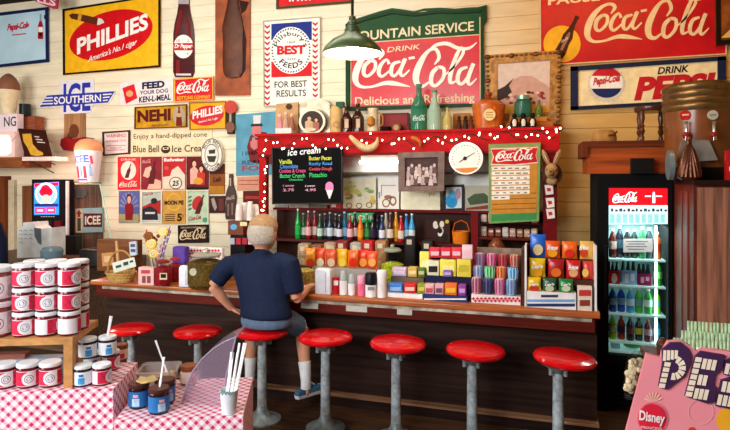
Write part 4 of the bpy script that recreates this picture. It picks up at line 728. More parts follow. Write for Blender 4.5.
b = MB(WOOD('2a1a16', .4, .5, 'x')); b.box((xba, 4.48, 0), (xbb, 4.56, .085)); b.mat(WOOD('8a6448', .5, .45, 'x')); b.box((xba - .01, 4.45, .085), (xbb + .01, 4.56, .105)); b.build('foot_ledge', r)
# ---------------------------------------------------------------- stools
def stool():
    o = thing('bar_stool', '', 'stool', (0, 0, 0), 'red counter stools')
    b = MB(M('d40a14', .16, var=.05, coat=.3)); b.lathe([(.165, .668), (.192, .67), (.204, .68), (.206, .693), (.196, .708), (.16, .719), (.09, .725), (.02, .726)], n=32); b.build('seat', o)
    b = MB(M('8a9090', .4, .4)); b.lathe([(.12, .655), (.122, .669)], n=28); b.lathe([(.046, .595), (.05, .6), (.085, .635), (.1, .656)], n=20)
    b.build('seat_bracket', o)
    for a in range(4):
        t = math.radians(45 + 90 * a); b = MB(M('aab6b8', .35, .4, .3)); b.lathe([(.013, .585), (.015, .65)], (.066 * math.cos(t), .066 * math.sin(t), 0), 8); b.build('bolt', o)
    b = MB(M('c2d0d4', .35, .25, .5, 18)); b.lathe([(.037, .10), (.036, .3), (.034, .5), (.034, .64)], n=16); b.build('column', o)
    b = MB(M('93a2a4', .4, .3, .5, 18)); b.lathe([(.15, 0), (.15, .012), (.12, .022), (.07, .045), (.045, .08), (.036, .12)], n=24); b.build('base', o)
    return o
SY = 4.05
proto = None
for px, lb, tilt in ((131, 'leftmost, behind the jars on the checked table', 0), (198, 'second from left, above the plastic cake cover', 0), (262, 'the one the seated man sits on', 0), (325.5, 'just right of the seated man', 0), (396, 'fifth from left, third from the right', .02), (472, 'second from the right', .035), (558, 'rightmost, nearest the drinks fridge', .06)):
    o = stool() if proto is None else dup(proto); proto = proto or o
    o.location = (P(px, 340, SY).x, SY, 0); o.scale = {131: (.92, .92, .895), 198: (.95, .95, .935)}.get(px, (1, 1, 1)); o['label'] = 'red vinyl counter stool on grey metal post, ' + lb
    for c in o.children:
        if c.name.startswith('seat') and 'bracket' not in c.name: c.rotation_euler = (0, tilt, 0)
# ---------------------------------------------------------------- the seated man
SKIN = M('d89a7c', .5, var=.08); SHIRT = M('16213c', .75, var=.15, scale=30); SHORT = M('5f7590', .7, var=.15, scale=30)
def ell(c, rx, ry, yaw=0, n=18, tilt=0):
    c = Vector(c); return [c + Vector((rx * math.cos(a) * math.cos(yaw) - ry * math.sin(a) * math.sin(yaw), rx * math.cos(a) * math.sin(yaw) + ry * math.sin(a) * math.cos(yaw), tilt * math.sin(a) * ry)) for a in [2 * math.pi * k / n for k in range(n)]]
def organic(mb, name, parent, voxel=.011, smooth=6, at=None):
    o = mb.build(name, parent, at=at, smooth=0)
    m = o.modifiers.new('remesh', 'REMESH'); m.mode = 'VOXEL'; m.voxel_size = voxel; m.use_smooth_shade = True
    s = o.modifiers.new('smooth', 'SMOOTH'); s.iterations = smooth; s.factor = .5
    return o
sx = P(262, 340, SY).x
man = thing('person', 'seated man seen from behind in navy t-shirt, blue-grey shorts, white socks and sneakers', 'person', (sx, SY, .726))
hip = P(266, 322, 4.06); hip.z = .852
ch = P(259.5, 272, 4.13); sh = P(261, 257, 4.15); nk = P(262, 249, 4.17); hd = P(263, 234.5, 4.18)
yaw = -.12
torso = [(hip + Vector((0, 0, -.09)), .19, .13), (hip, .205, .15), (hip + (ch - hip) * .35, .195, .135), (hip + (ch - hip) * .7, .21, .132), (ch, .222, .13), (ch + (sh - ch) * .5, .218, .12), (sh, .185, .1), (sh + Vector((0, .0, .03)), .09, .075)]
def tor(g, lo=0, hi=99): return [ell(c, rx + g, ry + g, yaw) for c, rx, ry in torso[lo:hi]]
LS, RS = P(229.5, 263, 4.13), P(290, 261.5, 4.12)
LE, RE = P(212.5, 286, 4.06), P(296, 299, 4.13)
LW, RW = P(232, 309, 4.17), P(308, 287.4, 4.33)
KR, AR = P(302, 328, 4.34), P(306, 382, 4.27); KL, AL = P(252, 331, 4.36), P(250, 374, 4.3)
HR, HL = hip + Vector((.09, .0, -.035)), hip + Vector((-.09, .0, -.035))
def mix(a, b_, t): return a * (1 - t) + b_ * t
def limb(b, a, c, r0, rm, r1, n=12): b.tube([a, mix(a, c, .25), mix(a, c, .5), mix(a, c, .75), c], [r0, (r0 + rm) / 2 + .003, rm, (rm + r1) / 2, r1], n)
b = MB(SKIN)
b.loft(tor(-.012)); b.tube([sh + Vector((0, 0, -.02)), nk, hd + Vector((0, -.005, -.05))], [.062, .058, .06], 14)
fw_ = Vector((.36, .93, 0)); rt_ = Vector((.93, -.36, 0))                       # where the face looks, and its right side
b.ball(hd + Vector((0, 0, .01)), (.11, .124, .134), 20, 14); b.ball(hd + fw_ * .035 + Vector((0, 0, -.055)), (.072, .08, .075), 16, 10)
b.tube([hd + fw_ * .10 + Vector((0, 0, .02)), hd + fw_ * .122 + Vector((0, 0, -.015)), hd + fw_ * .10 + Vector((0, 0, -.03))], [.009, .016, .014], 8)
for s in (-1, 1):
    e = hd + rt_ * s * .107 - fw_ * .005 + Vector((0, 0, -.012)); b.ball(e, (.016, .022, .033), 10, 8)
b.tube([hd + fw_ * .098 + rt_ * -.026 + Vector((0, 0, -.06)), hd + fw_ * .106 + Vector((0, 0, -.058)), hd + fw_ * .098 + rt_ * .026 + Vector((0, 0, -.06))], .01, 8)
for S_, E_, W_ in ((LS, LE, LW), (RS, RE, RW)):
    limb(b, S_, E_, .056, .047, .04); limb(b, E_, W_, .042, .041, .028)
def hand(b, W_, d, up, side):
    d = d.normalized(); up = up.normalized(); s_ = d.cross(up) * side
    palm = [W_, W_ + d * .03, W_ + d * .065, W_ + d * .09]
    b.loft([[p + s_ * (w * math.cos(a)) + up * (.017 * math.sin(a)) for a in [2 * math.pi * k / 10 for k in range(10)]] for p, w in zip(palm, (.026, .034, .042, .04))])
    for j, L in enumerate((.072, .08, .076, .058)):
        p = W_ + d * .082 + s_ * (.031 - j * .0205); b.tube([p, p + d * L * .45 - up * .004, p + d * L * .8 - up * .02, p + d * L * .92 - up * .036], [.0105, .0105, .0095, .008], 7)
    p = W_ + d * .02 + s_ * .032; b.tube([p, p + d * .03 + s_ * .022, p + d * .06 + s_ * .03 - up * .01], [.014, .012, .0095], 7)
hand(b, RW, Vector((.05, .95, .05)), Vector((0, 0, 1)), -1); hand(b, LW, Vector((.8, .35, -.3)), Vector((0, 0, 1)), 1)
for H_, K_, A_ in ((HR, KR, AR), (HL, KL, AL)):
    limb(b, H_, K_, .085, .075, .056, 14); b.tube([K_, mix(K_, A_, .3), mix(K_, A_, .7), A_, A_ + Vector((0, 0, -.06))], [.056, .058, .042, .034, .034], 12)
    b.tube([A_ + Vector((0, -.04, -.075)), A_ + Vector((.01, .05, -.085)), A_ + Vector((.03, .13, -.1))], [.034, .036, .026], 10)
organic(b, 'body', man, .0085, 5)
# clothes
b = MB(SHIRT); b.loft([ell(hip + Vector((0, 0, -.038)), .222, .17, yaw), ell(hip, .215, .166, yaw)] + tor(.016, 2, 7) + [ell(sh + Vector((0, .005, .028)), .098, .082, yaw)]); b.tube([sh + Vector((0, 0, .0)), nk + Vector((0, -.002, -.008))], [.085, .07], 14)
for S_, E_ in ((LS, LE), (RS, RE)): b.tube([mix(S_, sh, .55), mix(S_, sh, .25) + Vector((0, 0, -.012)), S_ + Vector((0, 0, -.022)), mix(S_, E_, .35), mix(S_, E_, .84)], [.06, .078, .084, .082, .075], 16)
organic(b, 'shirt', man, .011, 12)
b = MB(SHORT); b.loft([ell(hip + Vector((0, 0, -.112)), .205, .155, yaw), ell(hip + Vector((0, 0, -.07)), .214, .166, yaw), ell(hip + Vector((0, 0, -.02)), .195, .15, yaw)])
for H_, K_ in ((HR, KR), (HL, KL)): b.tube([H_ + Vector((0, .0, 0)), mix(H_, K_, .4), mix(H_, K_, .86)], [.105, .1, .084], 16)
organic(b, 'shorts', man, .011, 5)
for K_, A_, yw in ((KR, AR, -.5), (KL, AL, .1)):
    fd = Vector((math.sin(-yw), math.cos(yw), 0)); fs = Vector((fd.y, -fd.x, 0)); base = Vector((A_.x, A_.y, A_.z - .115))
    b = MB(M('eef0f0', .7)); b.tube([mix(K_, A_, .62), mix(K_, A_, .8), A_, Vector((A_.x, A_.y, A_.z - .05))], [.053, .046, .042, .042], 14); b.build('sock', man)
    def sole(z, g): return [base + fd * (f * (.15 + g)) - fd * (-.045) + fs * (w * (.046 + g)) + Vector((0, 0, z)) for f, w in ((-1, 0), (-.92, .6), (-.5, .78), (0, .8), (.5, 1), (.82, .8), (1, .1), (.86, -.75), (.5, -.95), (0, -.7), (-.5, -.75), (-.92, -.6))]
    b = MB(M('e4e8ea', .5)); b.loft([sole(.004, 0), sole(.03, .004)]); sh_o = b.build('shoe', man)
    b = MB(M('3f6a8a', .6, var=.3, scale=40)); b.loft([sole(.028, .002), sole(.055, -.002)] + [[p + (base - fd * .02 - p) * f for p in sole(z, -.004)] for z, f in ((.085, .22), (.11, .42), (.125, .5))]); b.build('shoe_upper', sh_o)
    b = MB(M('d8dde0', .5))
    for j in range(3): c = base + fd * (.06 - j * .02) + Vector((0, 0, .09 + j * .014)); b.tube([c - fs * .03, c + Vector((0, 0, .01)), c + fs * .03], .004, 6)
    b.build('laces', sh_o)
b = MB(M('bcb0a0', .8, var=.22, scale=60)); back_ = -fw_
rings = []
for j in range(9):
    el = math.radians(-34 + j * 15.2); ring = []
    for k in range(20):
        a = 2 * math.pi * k / 20; dx = Vector((math.cos(a) * math.cos(el), math.sin(a) * math.cos(el), math.sin(el)))
        f = dx.dot(fw_); lift = .012 if f < .3 or el > .55 else -.012
        ring.append(hd + Vector((0, 0, .012)) + Vector((dx.x * (.114 + lift), dx.y * (.126 + lift), dx.z * (.135 + lift))))
    rings.append(ring)
b.loft(rings); organic(b, 'hair', man, .009, 3)
b = MB(M('b08a64', .75, var=.25, scale=60)); b.ball(hd + Vector((0, .005, .064)), (.118, .128, .104), 20, 12); b.build('bald_patch', man)
b = MB(M('1c1410', .3))
for s in (-1, 1): b.ball(hd + fw_ * .094 + rt_ * s * .034 + Vector((0, 0, .012)), .012, 8, 6)
b.build('eyes', man)
# ---------------------------------------------------------------- goods on the counter
CZ = .9513
def CB(px, py, z=CZ): p = ON(px, py, z); return p, K(px, p.y)
def fbox(b, x0, y0, x1, y1, Y, dep, r_=0, zb=None):
    p, q = P(x0, y1, Y), P(x1, y0, Y); z0 = zb if zb else CZ if p.z < CZ + .014 else p.z + .0012
    a, c = (p.x, Y, z0), (q.x, Y + dep, q.z)
    return b.rbox(a, c, r_) if r_ else b.box(a, c)
GLASS = M('e8f0ea', .05, trans=.88, var=0)
LAB = lambda s: s
# basket with handle and card
p, k = CB(121, 281.5); r = thing('wicker_basket', 'small pale wicker basket with high handle and card at the left counter end', 'basket', p)
b = MB(M('c8a05c', .6, var=.4, scale=60, bump=.5)); b.lathe([(12 * k, .0), (16 * k, 9 * k), (17 * k, 10 * k), (15.4 * k, 9.4 * k), (11.6 * k, 1 * k)], p, 24, True, 1, .7)
for j in range(3): b.tube([(p.x + (13 + j * 1.5) * k * math.cos(t), p.y + .7 * (13 + j * 1.5) * k * math.sin(t), p.z + (2.6 + j * 3) * k) for t in [math.pi * 2 * i / 24 for i in range(25)]], .006, 5)
b.build('bowl', r); b = MB(M('b88a4a', .6)); b.tube([p + Vector((16 * k * math.cos(t), 0, 9 * k + 22 * k * math.sin(t))) for t in [math.pi * i / 14 for i in range(15)]], .009, 6); b.build('handle', r)
c = thing('basket_card', 'pale green and white card standing in the wicker basket', 'card', p + Vector((0, -.02, .02))); b = MB(M('dce4d4', .5)); Yc = p.y - .03; b.slab([(112, 263), (134, 257), (136, 266.4), (114, 273)], Yc - .004, Yc); b.build('panel', c); b = MB(M('3a4a44')); b.paint([(115.4, 266), (121, 264.4), (121.4, 266.8), (116, 268.4)], Yc - .006); b.paint([(123, 262.6), (128, 261.2), (128.4, 264.6), (123.6, 266)], Yc - .006); b.paint([(129.6, 261), (133, 260), (133.2, 262), (129.8, 263)], Yc - .006); b.build('print', c)
b = MB(M('a04a34', .6, var=.5, scale=60)); b.lathe([(11 * k, 0), (11.6 * k, 5.2 * k), (4 * k, 7 * k)], p + Vector((0, 0, 1.4 * k)), 20, True, 1, .66); tag(b.build('wrapped_candy', at=p + Vector((0, 0, 2 * k))), 'heap of small wrapped red candies filling the wicker basket', 'candy', kind='stuff')
# wooden display box behind the basket
p, k = CB(114, 271.5); r = thing('wooden_display_box', 'brown wooden box with cards propped against it behind the wicker basket', 'box', p); WD = WOOD('7a4a2a', .35)
b = MB(WD); fbox(b, 97, 241, 133, 271.5, p.y, .14); b.build('case', r)
b = MB(M('c8905a', .5)); b.slab([(101.5, 253.4), (112.6, 252), (114, 265), (102.4, 266.6)], p.y - .012, p.y); b.mat(M('e0b888')); b.rect(104, 256, 110.6, 262, p.y - .014); b.build('tan_card', r)
b = MB(M('d8a878', .5)); b.slab([(115, 241), (117, 240.6), (118.6, 262), (116.6, 262)], p.y - .02, p.y); b.build('wooden_stick', r)
b = MB(M('c8d4e0', .5)); b.slab([(129, 242), (136, 241), (136.6, 255), (130, 256)], p.y - .02, p.y); b.mat(M('4a5a80')); b.rect(130.4, 244, 135, 247, p.y - .022); b.rect(130.6, 249, 135.4, 252, p.y - .022); b.build('blue_card', r)
# pink card box
p, k = CB(146, 285); r = thing('pink_card_box', 'pink and white donation card box right of the wicker basket', 'box', p); b = MB(M('f0c0b8', .5)); fbox(b, 138.4, 268, 153.6, 285, p.y, .07); b.build('carton', r); b = MB(M('c84858')); b.rect(141, 270, 150, 273.6, p.y - .002); b.mat(M('8a4a48')); b.rect(142, 276, 145.6, 283, p.y - .002); b.rect(147, 276, 150.6, 283, p.y - .002); b.build('print', r)
# candy jars
def jar(name, label, px, py, rp, hp, fill, lid=None, fillh=.75, knob=False, group=None):
    p, k = CB(px, py); o = thing(name, label, 'jar', p, group)
    b = MB(GLASS); b.lathe([(rp * .8 * k, 0), (rp * k, hp * .12 * k), (rp * k, hp * .72 * k), (rp * .7 * k, hp * .86 * k), (rp * .66 * k, hp * .9 * k)], p, 24); b.build('glass', o)
    b = MB(M(fill, .5, var=.5, scale=45, bump=.5)); b.lathe([(rp * .76 * k, .006), (rp * .93 * k, hp * .13 * k), (rp * .93 * k, hp * fillh * .9 * k), (rp * .5 * k, hp * fillh * k)], p, 22); b.build('sweets', o)
    b = MB(lid or GLASS); b.lathe([(rp * .74 * k, hp * .88 * k), (rp * .78 * k, hp * .92 * k), (rp * .6 * k, hp * .97 * k), (rp * .14 * k, hp * (.98 if knob else 1) * k)], p, 22)
    if knob: b.ball(p + Vector((0, 0, hp * 1.02 * k)), rp * .18 * k, 10, 8)
    b.build('lid', o); return o, p, k
o, p, k = jar('candy_jar', 'glass jar of red wrapped candy left of the white napkin box', 163, 285.4, 9, 26, 'a81c28', M('8a1620', .35)); b = MB(M('e0c8a8')); b.rect(159.6, 273, 167, 279.6, p.y - 9.2 * k); b.mat(M('2a1414')); b.rect(160.6, 274, 166, 278, p.y - 9.3 * k); b.build('label', o)
o, p, k = jar('candy_jar', 'smaller glass jar of red candy half hidden by the white napkin box', 175, 281, 6.6, 24, 'b8242c', M('b01c24', .35))
# lollipop bouquet
p, k = CB(156, 274); r = thing('lollipop_jar', 'jar of tall striped candy sticks and yellow swirl lollipops', 'jar', p)
b = MB(GLASS); b.lathe([(7 * k, 0), (9 * k, 3 * k), (9 * k, 16 * k), (10 * k, 18 * k)], p, 20); b.build('glass', r)
for dx, hh, c1, dy in ((-10, 44, 'd84a48', 0), (-7, 36, 'e8e0d8', -.02), (-12, 34, 'c83c44', .02), (10, 40, '8a6ab0', 0), (13, 48, 'c8b8d8', .02), (16, 44, '9a78b8', -.02), (7, 30, 'd88aa8', -.03)):
    b = MB(M(c1, .4)); n = 12; a = p + Vector((dx * .2 * k, dy, .02)); e = p + Vector((dx * 1.15 * k, dy, hh * k)); pts = [mix(a, e, i / n) for i in range(n + 1)]; b.tube(pts, .008, 8); b.mat(M('f4ece4', .4))
    for i in range(2, n, 2): b.tube([pts[i], mix(pts[i], pts[i + 1], .5)], .0088, 8)
    b.build('candy_stick', r)
for (lx, ly, rr) in ((151, 244, 5.2), (153.4, 254, 4.8), (163, 232, 4.8), (148, 236, 4.4)):
    yy = p.y - .03; cc = P(lx, ly, yy); b = MB(M('f0c830' if lx != 148 else 'a8682c', .35, var=.25)); b.slab([(lx + rr * math.cos(t / 10 * math.pi), ly + rr * math.sin(t / 10 * math.pi)) for t in range(20)], yy - .008, yy + .008); b.mat(M('f8f0c8' if lx != 148 else '6a3a18')); b.stroke([(lx + rr * .9 * t / 14 * math.cos(t * .9), ly + rr * .9 * t / 14 * math.sin(t * .9), .9) for t in range(1, 15)], lambda x, z: P(x, z, yy - .01)); b.mat(M('f0ece0')); b.tube([cc, p + Vector((0, 0, .06))], .004, 6); b.build('lollipop', r)
b = MB(M('9a5a28', .6, var=.4)); 
for i in range(7): b.ball(P(145 + i * 2.2, 236 + (i % 3) * 2, p.y + .03), (.022, .012, .02), 8, 6)
b.tube([P(151, 238, p.y + .03), p + Vector((0, .02, .08))], .006, 6); b.build('brown_candy_bunch', r)
# gingham bag, purple and blue packs
p, k = CB(178, 277); b = MB(M('5a3a98', .5, var=.3)); fbox(b, 172, 247, 185, 277, p.y, .08, .015); tag(b.build('purple_pack', at=p), 'purple candy pack behind the red candy jars', 'packet')
p, k = CB(187, 273); b = MB(M('2a58b8', .4)); fbox(b, 180.6, 255, 194, 260, p.y, .08, .01); b.mat(M('c8ccd8', .4)); fbox(b, 181.4, 260, 193, 273, p.y + .004, .07, .01); tag(b.build('blue_lidded_tub', at=p), 'small tub with blue lid behind the white napkin box', 'tub')
GING = M('d8323c', .6)
p, k = CB(203, 275); b = MB(M('ece4e0', .6)); fbox(b, 184, 248, 222, 275, p.y, .05, .01); b.mat(M('c8283a', .6))
for i in range(12): 
    for j in range(3): b.paint([(185.4 + i * 3 + (j % 2) * 1.5, 249 + j * 3), (187 + i * 3 + (j % 2) * 1.5, 250.4 + j * 3), (185.4 + i * 3 + (j % 2) * 1.5, 252 + j * 3), (184 + i * 3 + (j % 2) * 1.5, 250.4 + j * 3)], p.y - .002)
tag(b.build('checked_carton', at=p), 'red and white checked carton behind the pickle jar', 'carton')
# napkin boxes
for px0, py0, px1, py1, lb in ((178.6, 267.6, 188.6, 287, 'narrow white napkin box left of the pickle jar'), (314.8, 270.4, 330, 294.4, 'white napkin box in front of the orange snack bags')):
    Yn = ON((px0 + px1) / 2, py1, CZ).y; r = thing('napkin_box', lb, 'napkin box', ((P(px0, py1, Yn).x + P(px1, py1, Yn).x) / 2, Yn, CZ)); b = MB(M('e4e8f0', .3)); fbox(b, px0, py0, px1, py1, Yn, .1, .008); b.build('case', r); b = MB(M('fafafa', .6)); fbox(b, px0 + 1.4, py0 - 1.4, px1 - 1.4, py0, Yn + .02, .05); b.build('napkins', r)
    b = MB(M('a8b0c4', .3)); b.rect(px0 + (px1 - px0) * .68, py0 + 2, px0 + (px1 - px0) * .74, py1 - 2, Yn - .001); b.build('seam', r)
# pickle jar
o, p, k = jar('pickle_jar', 'big round glass jar of brown-green pickles left of the seated man', 206, 288, 19, 36, '6a5218', M('b8b4a0', .3, .4), .8, True)
b = MB(M('e0d8c0')); b.oval(193, 272, 3.6, 3.8, p.y - 17.6 * k, 14); b.build('label', o)
p2, k2 = CB(227, 279); b = MB(M('b8b0a0', .3, .7)); b.lathe([(8 * k2, 0), (9 * k2, 15 * k2), (12 * k2, 18 * k2), (11 * k2, 18 * k2), (8 * k2, 14 * k2)], p2, 20); tag(b.build('metal_tub', at=p2), 'shiny metal tub between pickle jar and the seated man', 'tub')
o, p, k = jar('cookie_jar', 'glass jar of yellow and white sweets at the right arm of the seated man', 304.5, 287.6, 11, 35, 'e0c468', None, .55, True)
# cups, canisters
def can(name, label, cat, px, py, rp, hp, lo, hi=None, split=.5, rt=None, stripe=None):
    p, k = CB(px, py); o = thing(name, label, cat, p); rt = rt or rp
    b = MB(lo); b.lathe([(rp * k, 0), (rp * k * 1.02, hp * split * k)], p, 18); b.build('body', o)
    if hi: b = MB(hi); b.lathe([(rp * k, hp * split * k), (rt * k, hp * .92 * k), (rt * .8 * k, hp * k)], p, 18); b.build('top', o)
    if stripe: b = MB(stripe); b.rect(px - rp * .6, py - hp * split * .8, px + rp * .6, py - hp * split * .5, p.y - rp * k - .002); b.build('label', o)
WH = M('f2f0ee', .35)
can('paper_cup', 'red paper cup right of the white napkin box', 'cup', 336, 293.4, 3.6, 16, M('c01824', .4), None, 1, stripe=M('f0e0d8'))
can('white_shaker', 'taller white shaker with clear top beside the red paper cup', 'shaker', 343.4, 294.2, 3.9, 24, WH, M('d0dcd8', .2, trans=.5, var=0), .58, 3)
can('white_shaker', 'shorter white shaker with clear top left of the pink cup', 'shaker', 351.8, 294.6, 3.7, 21, WH, M('d0dcd8', .2, trans=.5, var=0), .55, 3)
can('pink_cup', 'pink drinking cup left of the black canister', 'cup', 361.6, 295.4, 3.9, 20, M('e86a90', .4), M('f0a0b8', .4), .6, 4.4)
can('black_canister', 'black canister with white label on the counter', 'canister', 371, 296.4, 5.6, 24, WH, M('16161c', .4), .5, 6, M('8a8a90'))
can('white_cup', 'tall white foam cup right of the black canister', 'cup', 382, 297, 4.6, 27, WH, WH, .6, 5.4)
# orange snack bags on a clear tray
p, k = CB(343, 285); r = thing('snack_tray', 'clear tray holding a row of orange snack bags', 'tray', p); b = MB(M('d8d8d4', .15, trans=.45, var=0)); fbox(b, 312, 270, 376, 285, p.y, .15); b.build('tray', r)
ztr = P(378, 270, p.y).z
def bag(label, cx, cy, w, h, Y, base, spot=None, word=None, wc='ffffff', group='snack bags', zb=None):
    """a pillow snack bag facing the room; centre and size in pixels"""
    k = K(cx, Y); q = P(cx, cy + h / 2, Y); q.z = zb or q.z; w *= .92 if cx < 586 else .76; cx -= 2.6 if cx > 586 else 0; o = thing('snack_bag', label, 'snack bag', q, group); b = MB(M(base, .28, var=.12, scale=30)); b.X = None
    rings = []
    for j in range(9):
        t = j / 8; f = max(.08, math.sin(math.pi * t) ** .55); z = q.z + h * k * t
        rings.append([(q.x + w / 2 * k * (1.0 if j in (0, 8) else .96) * math.cos(a), Y + .022 * f * math.sin(a), z) for a in [2 * math.pi * i / 16 for i in range(16)]])
    b.loft(rings); b.build('bag', o); fy = Y - .025
    if spot: b = MB(M(spot, .3)); b.oval(cx, cy + h * .06, w * .33, h * .24, fy, 16); b.build('picture', o)
    if word: b = MB(M(wc, .4)); b.txt(word, cx - w * .36, cy - h * .1, cx + w * .36, cy - h * .14, h * .24, fy - .003, .05, .15); b.build('lettering', o)
    return o
for i, (cx, c, sp_, nm) in enumerate(((310, 'e89018', 'c83018', 'amber'), (320, 'd84818', 'f0e0c0', 'red-orange'), (331, 'd85018', 'e8d0b0', 'red and cream'), (342, 'f0b818', 'f8d850', 'yellow'), (353, 'e86a18', 'd82818', 'orange'), (363, 'd83818', 'f0a040', 'bright red'), (372, 'e84c14', 'f0b060', 'tangerine'))):
    bag(nm + ' snack bag, ' + ('first', 'second', 'third', 'fourth', 'fifth', 'sixth', 'seventh')[i] + ' from the left in the clear tray', cx, 261.4, 12.6, 17.5, p.y + .04 + .05 * (i % 2), c, sp_, group='orange snack bags in the clear tray', zb=ztr + .003)
o, p, k = jar('lime_jar', 'glass jar of lime green candy behind the candy boxes', 392.4, 284.8, 12, 38, 'b8c81c', M('c4ccb4', .15, trans=.5, var=0), .6, True)
# tiered candy box display
p, k = CB(406, 298); Y = p.y; r = thing('candy_display', 'white two-tier candy tray with blue, red and olive packets', 'display', p)
b = MB(WH); fbox(b, 387.6, 294.6, 422.4, 298.6, Y, .2); b.build('tray', r); b = MB(M('6a5a4c', .5)); fbox(b, 391, 278, 423.6, 294.6, Y + .1, .1); b.build('riser', r)
def cbox(label, x0, y0, x1, y1, Y, dep, c, band=None, group=None, name='candy_box', word=None, zb=None):
    q = P((x0 + x1) / 2, y1, Y); q.z = zb or q.z; o = thing(name, label, 'box', q, group); b = MB(M(c, .4)); fbox(b, x0, y0, x1, y1, Y, dep, .004, zb); b.build('carton', o)
    if band: b = MB(M(band, .4)); w, h = x1 - x0, y1 - y0; b.rect(x0 + w * .12, y0 + h * .3, x1 - w * .12, y0 + h * .66, Y - .002); b.build('print', o)
    if word: b = MB(WHITE); b.txt(word, x0 + 1.5, y0 + (y1 - y0) * .6, x1 - 1.5, y0 + (y1 - y0) * .58, (y1 - y0) * .22, Y - .004, .03); b.build('lettering', o)
    return o
G1 = 'candy packets in the white two-tier tray'
for (x0, y0, x1, y1, dy, c, bd, nm) in ((392, 268, 406.4, 278, .1, 'c8a8c8', 'e8d8e8', 'lavender candy box, upper tier'), (407.4, 267.6, 417, 278, .1, 'c8a850', 'e8d8a0', 'mustard candy box, upper tier'), (417.6, 268, 425, 278, .1, '5a6a28', 'c8c890', 'dark olive candy box, upper tier'), (388, 284, 402.6, 294.4, .01, '3a78c8', '98c0e8', 'blue candy packet, lower tier'), (403.4, 284, 416, 294.4, .01, 'c82828', 'f0c8b8', 'red candy packet, lower tier'), (417, 284, 425, 294.4, .01, '8a9028', 'd0c858', 'olive green candy packet, lower tier')): cbox(nm + ' of white tray', x0 + .2, y0, x1 - .2, y1, Y + dy, .07 if dy > .05 else .075, c, bd, G1, zb=(P(425, 278, Y + .1).z if dy > .05 else P(425, 294.6, Y).z) + .0035)
# yellow sweet-box display
p, k = CB(446, 301.4); Y = p.y; r = thing('sweet_display', 'dark stepped display stacked with yellow boxes and red packets', 'display', p)
b = MB(M('2a3a78', .4)); fbox(b, 423, 297, 467, 301.4, Y, .22); b.mat(WHITE); b.rect(424, 298.4, 466, 299.8, Y - .002); b.build('base', r); b = MB(M('1c1c40', .5)); fbox(b, 425, 278, 470.6, 297, Y + .09, .12); b.build('riser', r)
G2 = 'boxes on the dark stepped display'
for (x0, y0, x1, y1, dy, c, bd, nm) in ((439.6, 260, 456, 278, .1, 'e8d850', 'f0e890', 'left yellow sweet box on upper step'), (456.6, 259.6, 471, 278, .1, 'e0d048', 'c8b838', 'right yellow sweet box on upper step'), (427, 261, 439, 278, .1, 'e0dcc0', '2a2420', 'cream and black sweet box on upper step'), (443, 270.4, 452, 277.4, .07, '7a5ab0', 'c8b0e0', 'small purple packet before the yellow boxes'), (424.6, 284.4, 434, 297, .015, 'e0b0b0', 'c85060', 'pale pink packet, leftmost of lower step'), (434.6, 284.4, 443.6, 297, .015, 'd8a0a8', '704858', 'dusky pink packet, second on lower step'), (444.4, 284, 457, 297, .015, 'e87020', 'f0c040', 'orange packet on lower step'), (458, 285, 466, 297, .015, '8a3a98', 'd0a0d8', 'purple packet on lower step')): cbox(nm, x0 + .2, y0, x1 - .2, y1, Y + dy, .02 if dy == .07 else .065, c, bd, G2, zb=(P(470.6, 278, Y + .09).z if dy > .05 else P(467, 297, Y).z) + .0035)
q = cbox('yellow sweet box standing at back left of stepped display', 419.6, 252, 429, 278, Y + .175, .04, 'e8dc60', 'f0f0a8', G2, zb=P(470.6, 278, Y + .09).z + .0035)
for x0, x1, c, nm in ((429.4, 440, 'd02838', 'leftmost red packet'), (440.4, 451, 'c81c34', 'middle red packet'), (451.4, 461.4, 'd83040', 'right red packet'), (462, 472.4, 'e8c8d0', 'pink and white packet')): cbox(nm + ' on top of the yellow sweet boxes', x0, 248 if c != 'e8c8d0' else 245.4, x1, 259.4, Y + .105, .055, c, 'f0c0c8', 'packets on top of the yellow sweet boxes', 'sweet_packet', zb=P(471, 259.6, Y + .1).z + .003)
# rack of candy cups
p, k = CB(497, 304); Y = p.y; r = thing('candy_cup_rack', 'grey board rack with checked base holding striped candy cups', 'rack', p)
b = MB(M('8a7868', .5, var=.3)); fbox(b, 477, 249, 524, 303, Y + .27, .03); b.build('back_board', r); b = MB(M('4a2818', .5)); fbox(b, 521.4, 250, 524.2, 306, Y + .0, .265); b.build('side_board', r)
b = MB(M('f0e4e4', .5)); fbox(b, 471.4, 297, 520.4, 304.4, Y, .085); b.mat(M('c8203a', .5))
for i in range(12):
    for j in range(2): x = 473.4 + i * 4 + (j % 2) * 2; z = 298.6 + j * 2.3; b.paint([(x - 1.8, z), (x, z - 1.6), (x + 1.8, z), (x, z + 1.6)], Y - .002)
b.build('checked_base', r)
RW3 = ((265.8, .215), (278.8, .13), (297.2, .045)); rz3 = [P(497, q_, Y + d_).z for q_, d_ in RW3]; rz3[2] = max(rz3[2], P(520.4, 297, Y).z + .004)
for j in (0, 1):
    b = MB(M('a09488', .4)); a_, c_ = P(475, 0, Y + RW3[j][1]).x, P(518, 0, Y + RW3[j][1]).x; b.box((a_, Y + RW3[j][1] - .035, rz3[j] - .014), (c_, Y + RW3[j][1] + .045, rz3[j] - .002)); b.build('step', r)
cols = [['c8a8c8', 'e8a8c0', 'c86a70', 'd8b090'], ['c8d0e8', '3ab060', 'f0a878', '4a98d8'], ['d8a8b8', '6a6a90', 'e0b0c8', 'b0c8e0']]
pat = [['9a6a98', 'c8407a', 'a01c30', 'c04848'], ['7080b8', 'a8e8b8', 'd05828', 'b8e0f8'], ['a04868', '282c58', 'c05888', '6a8ac0']]
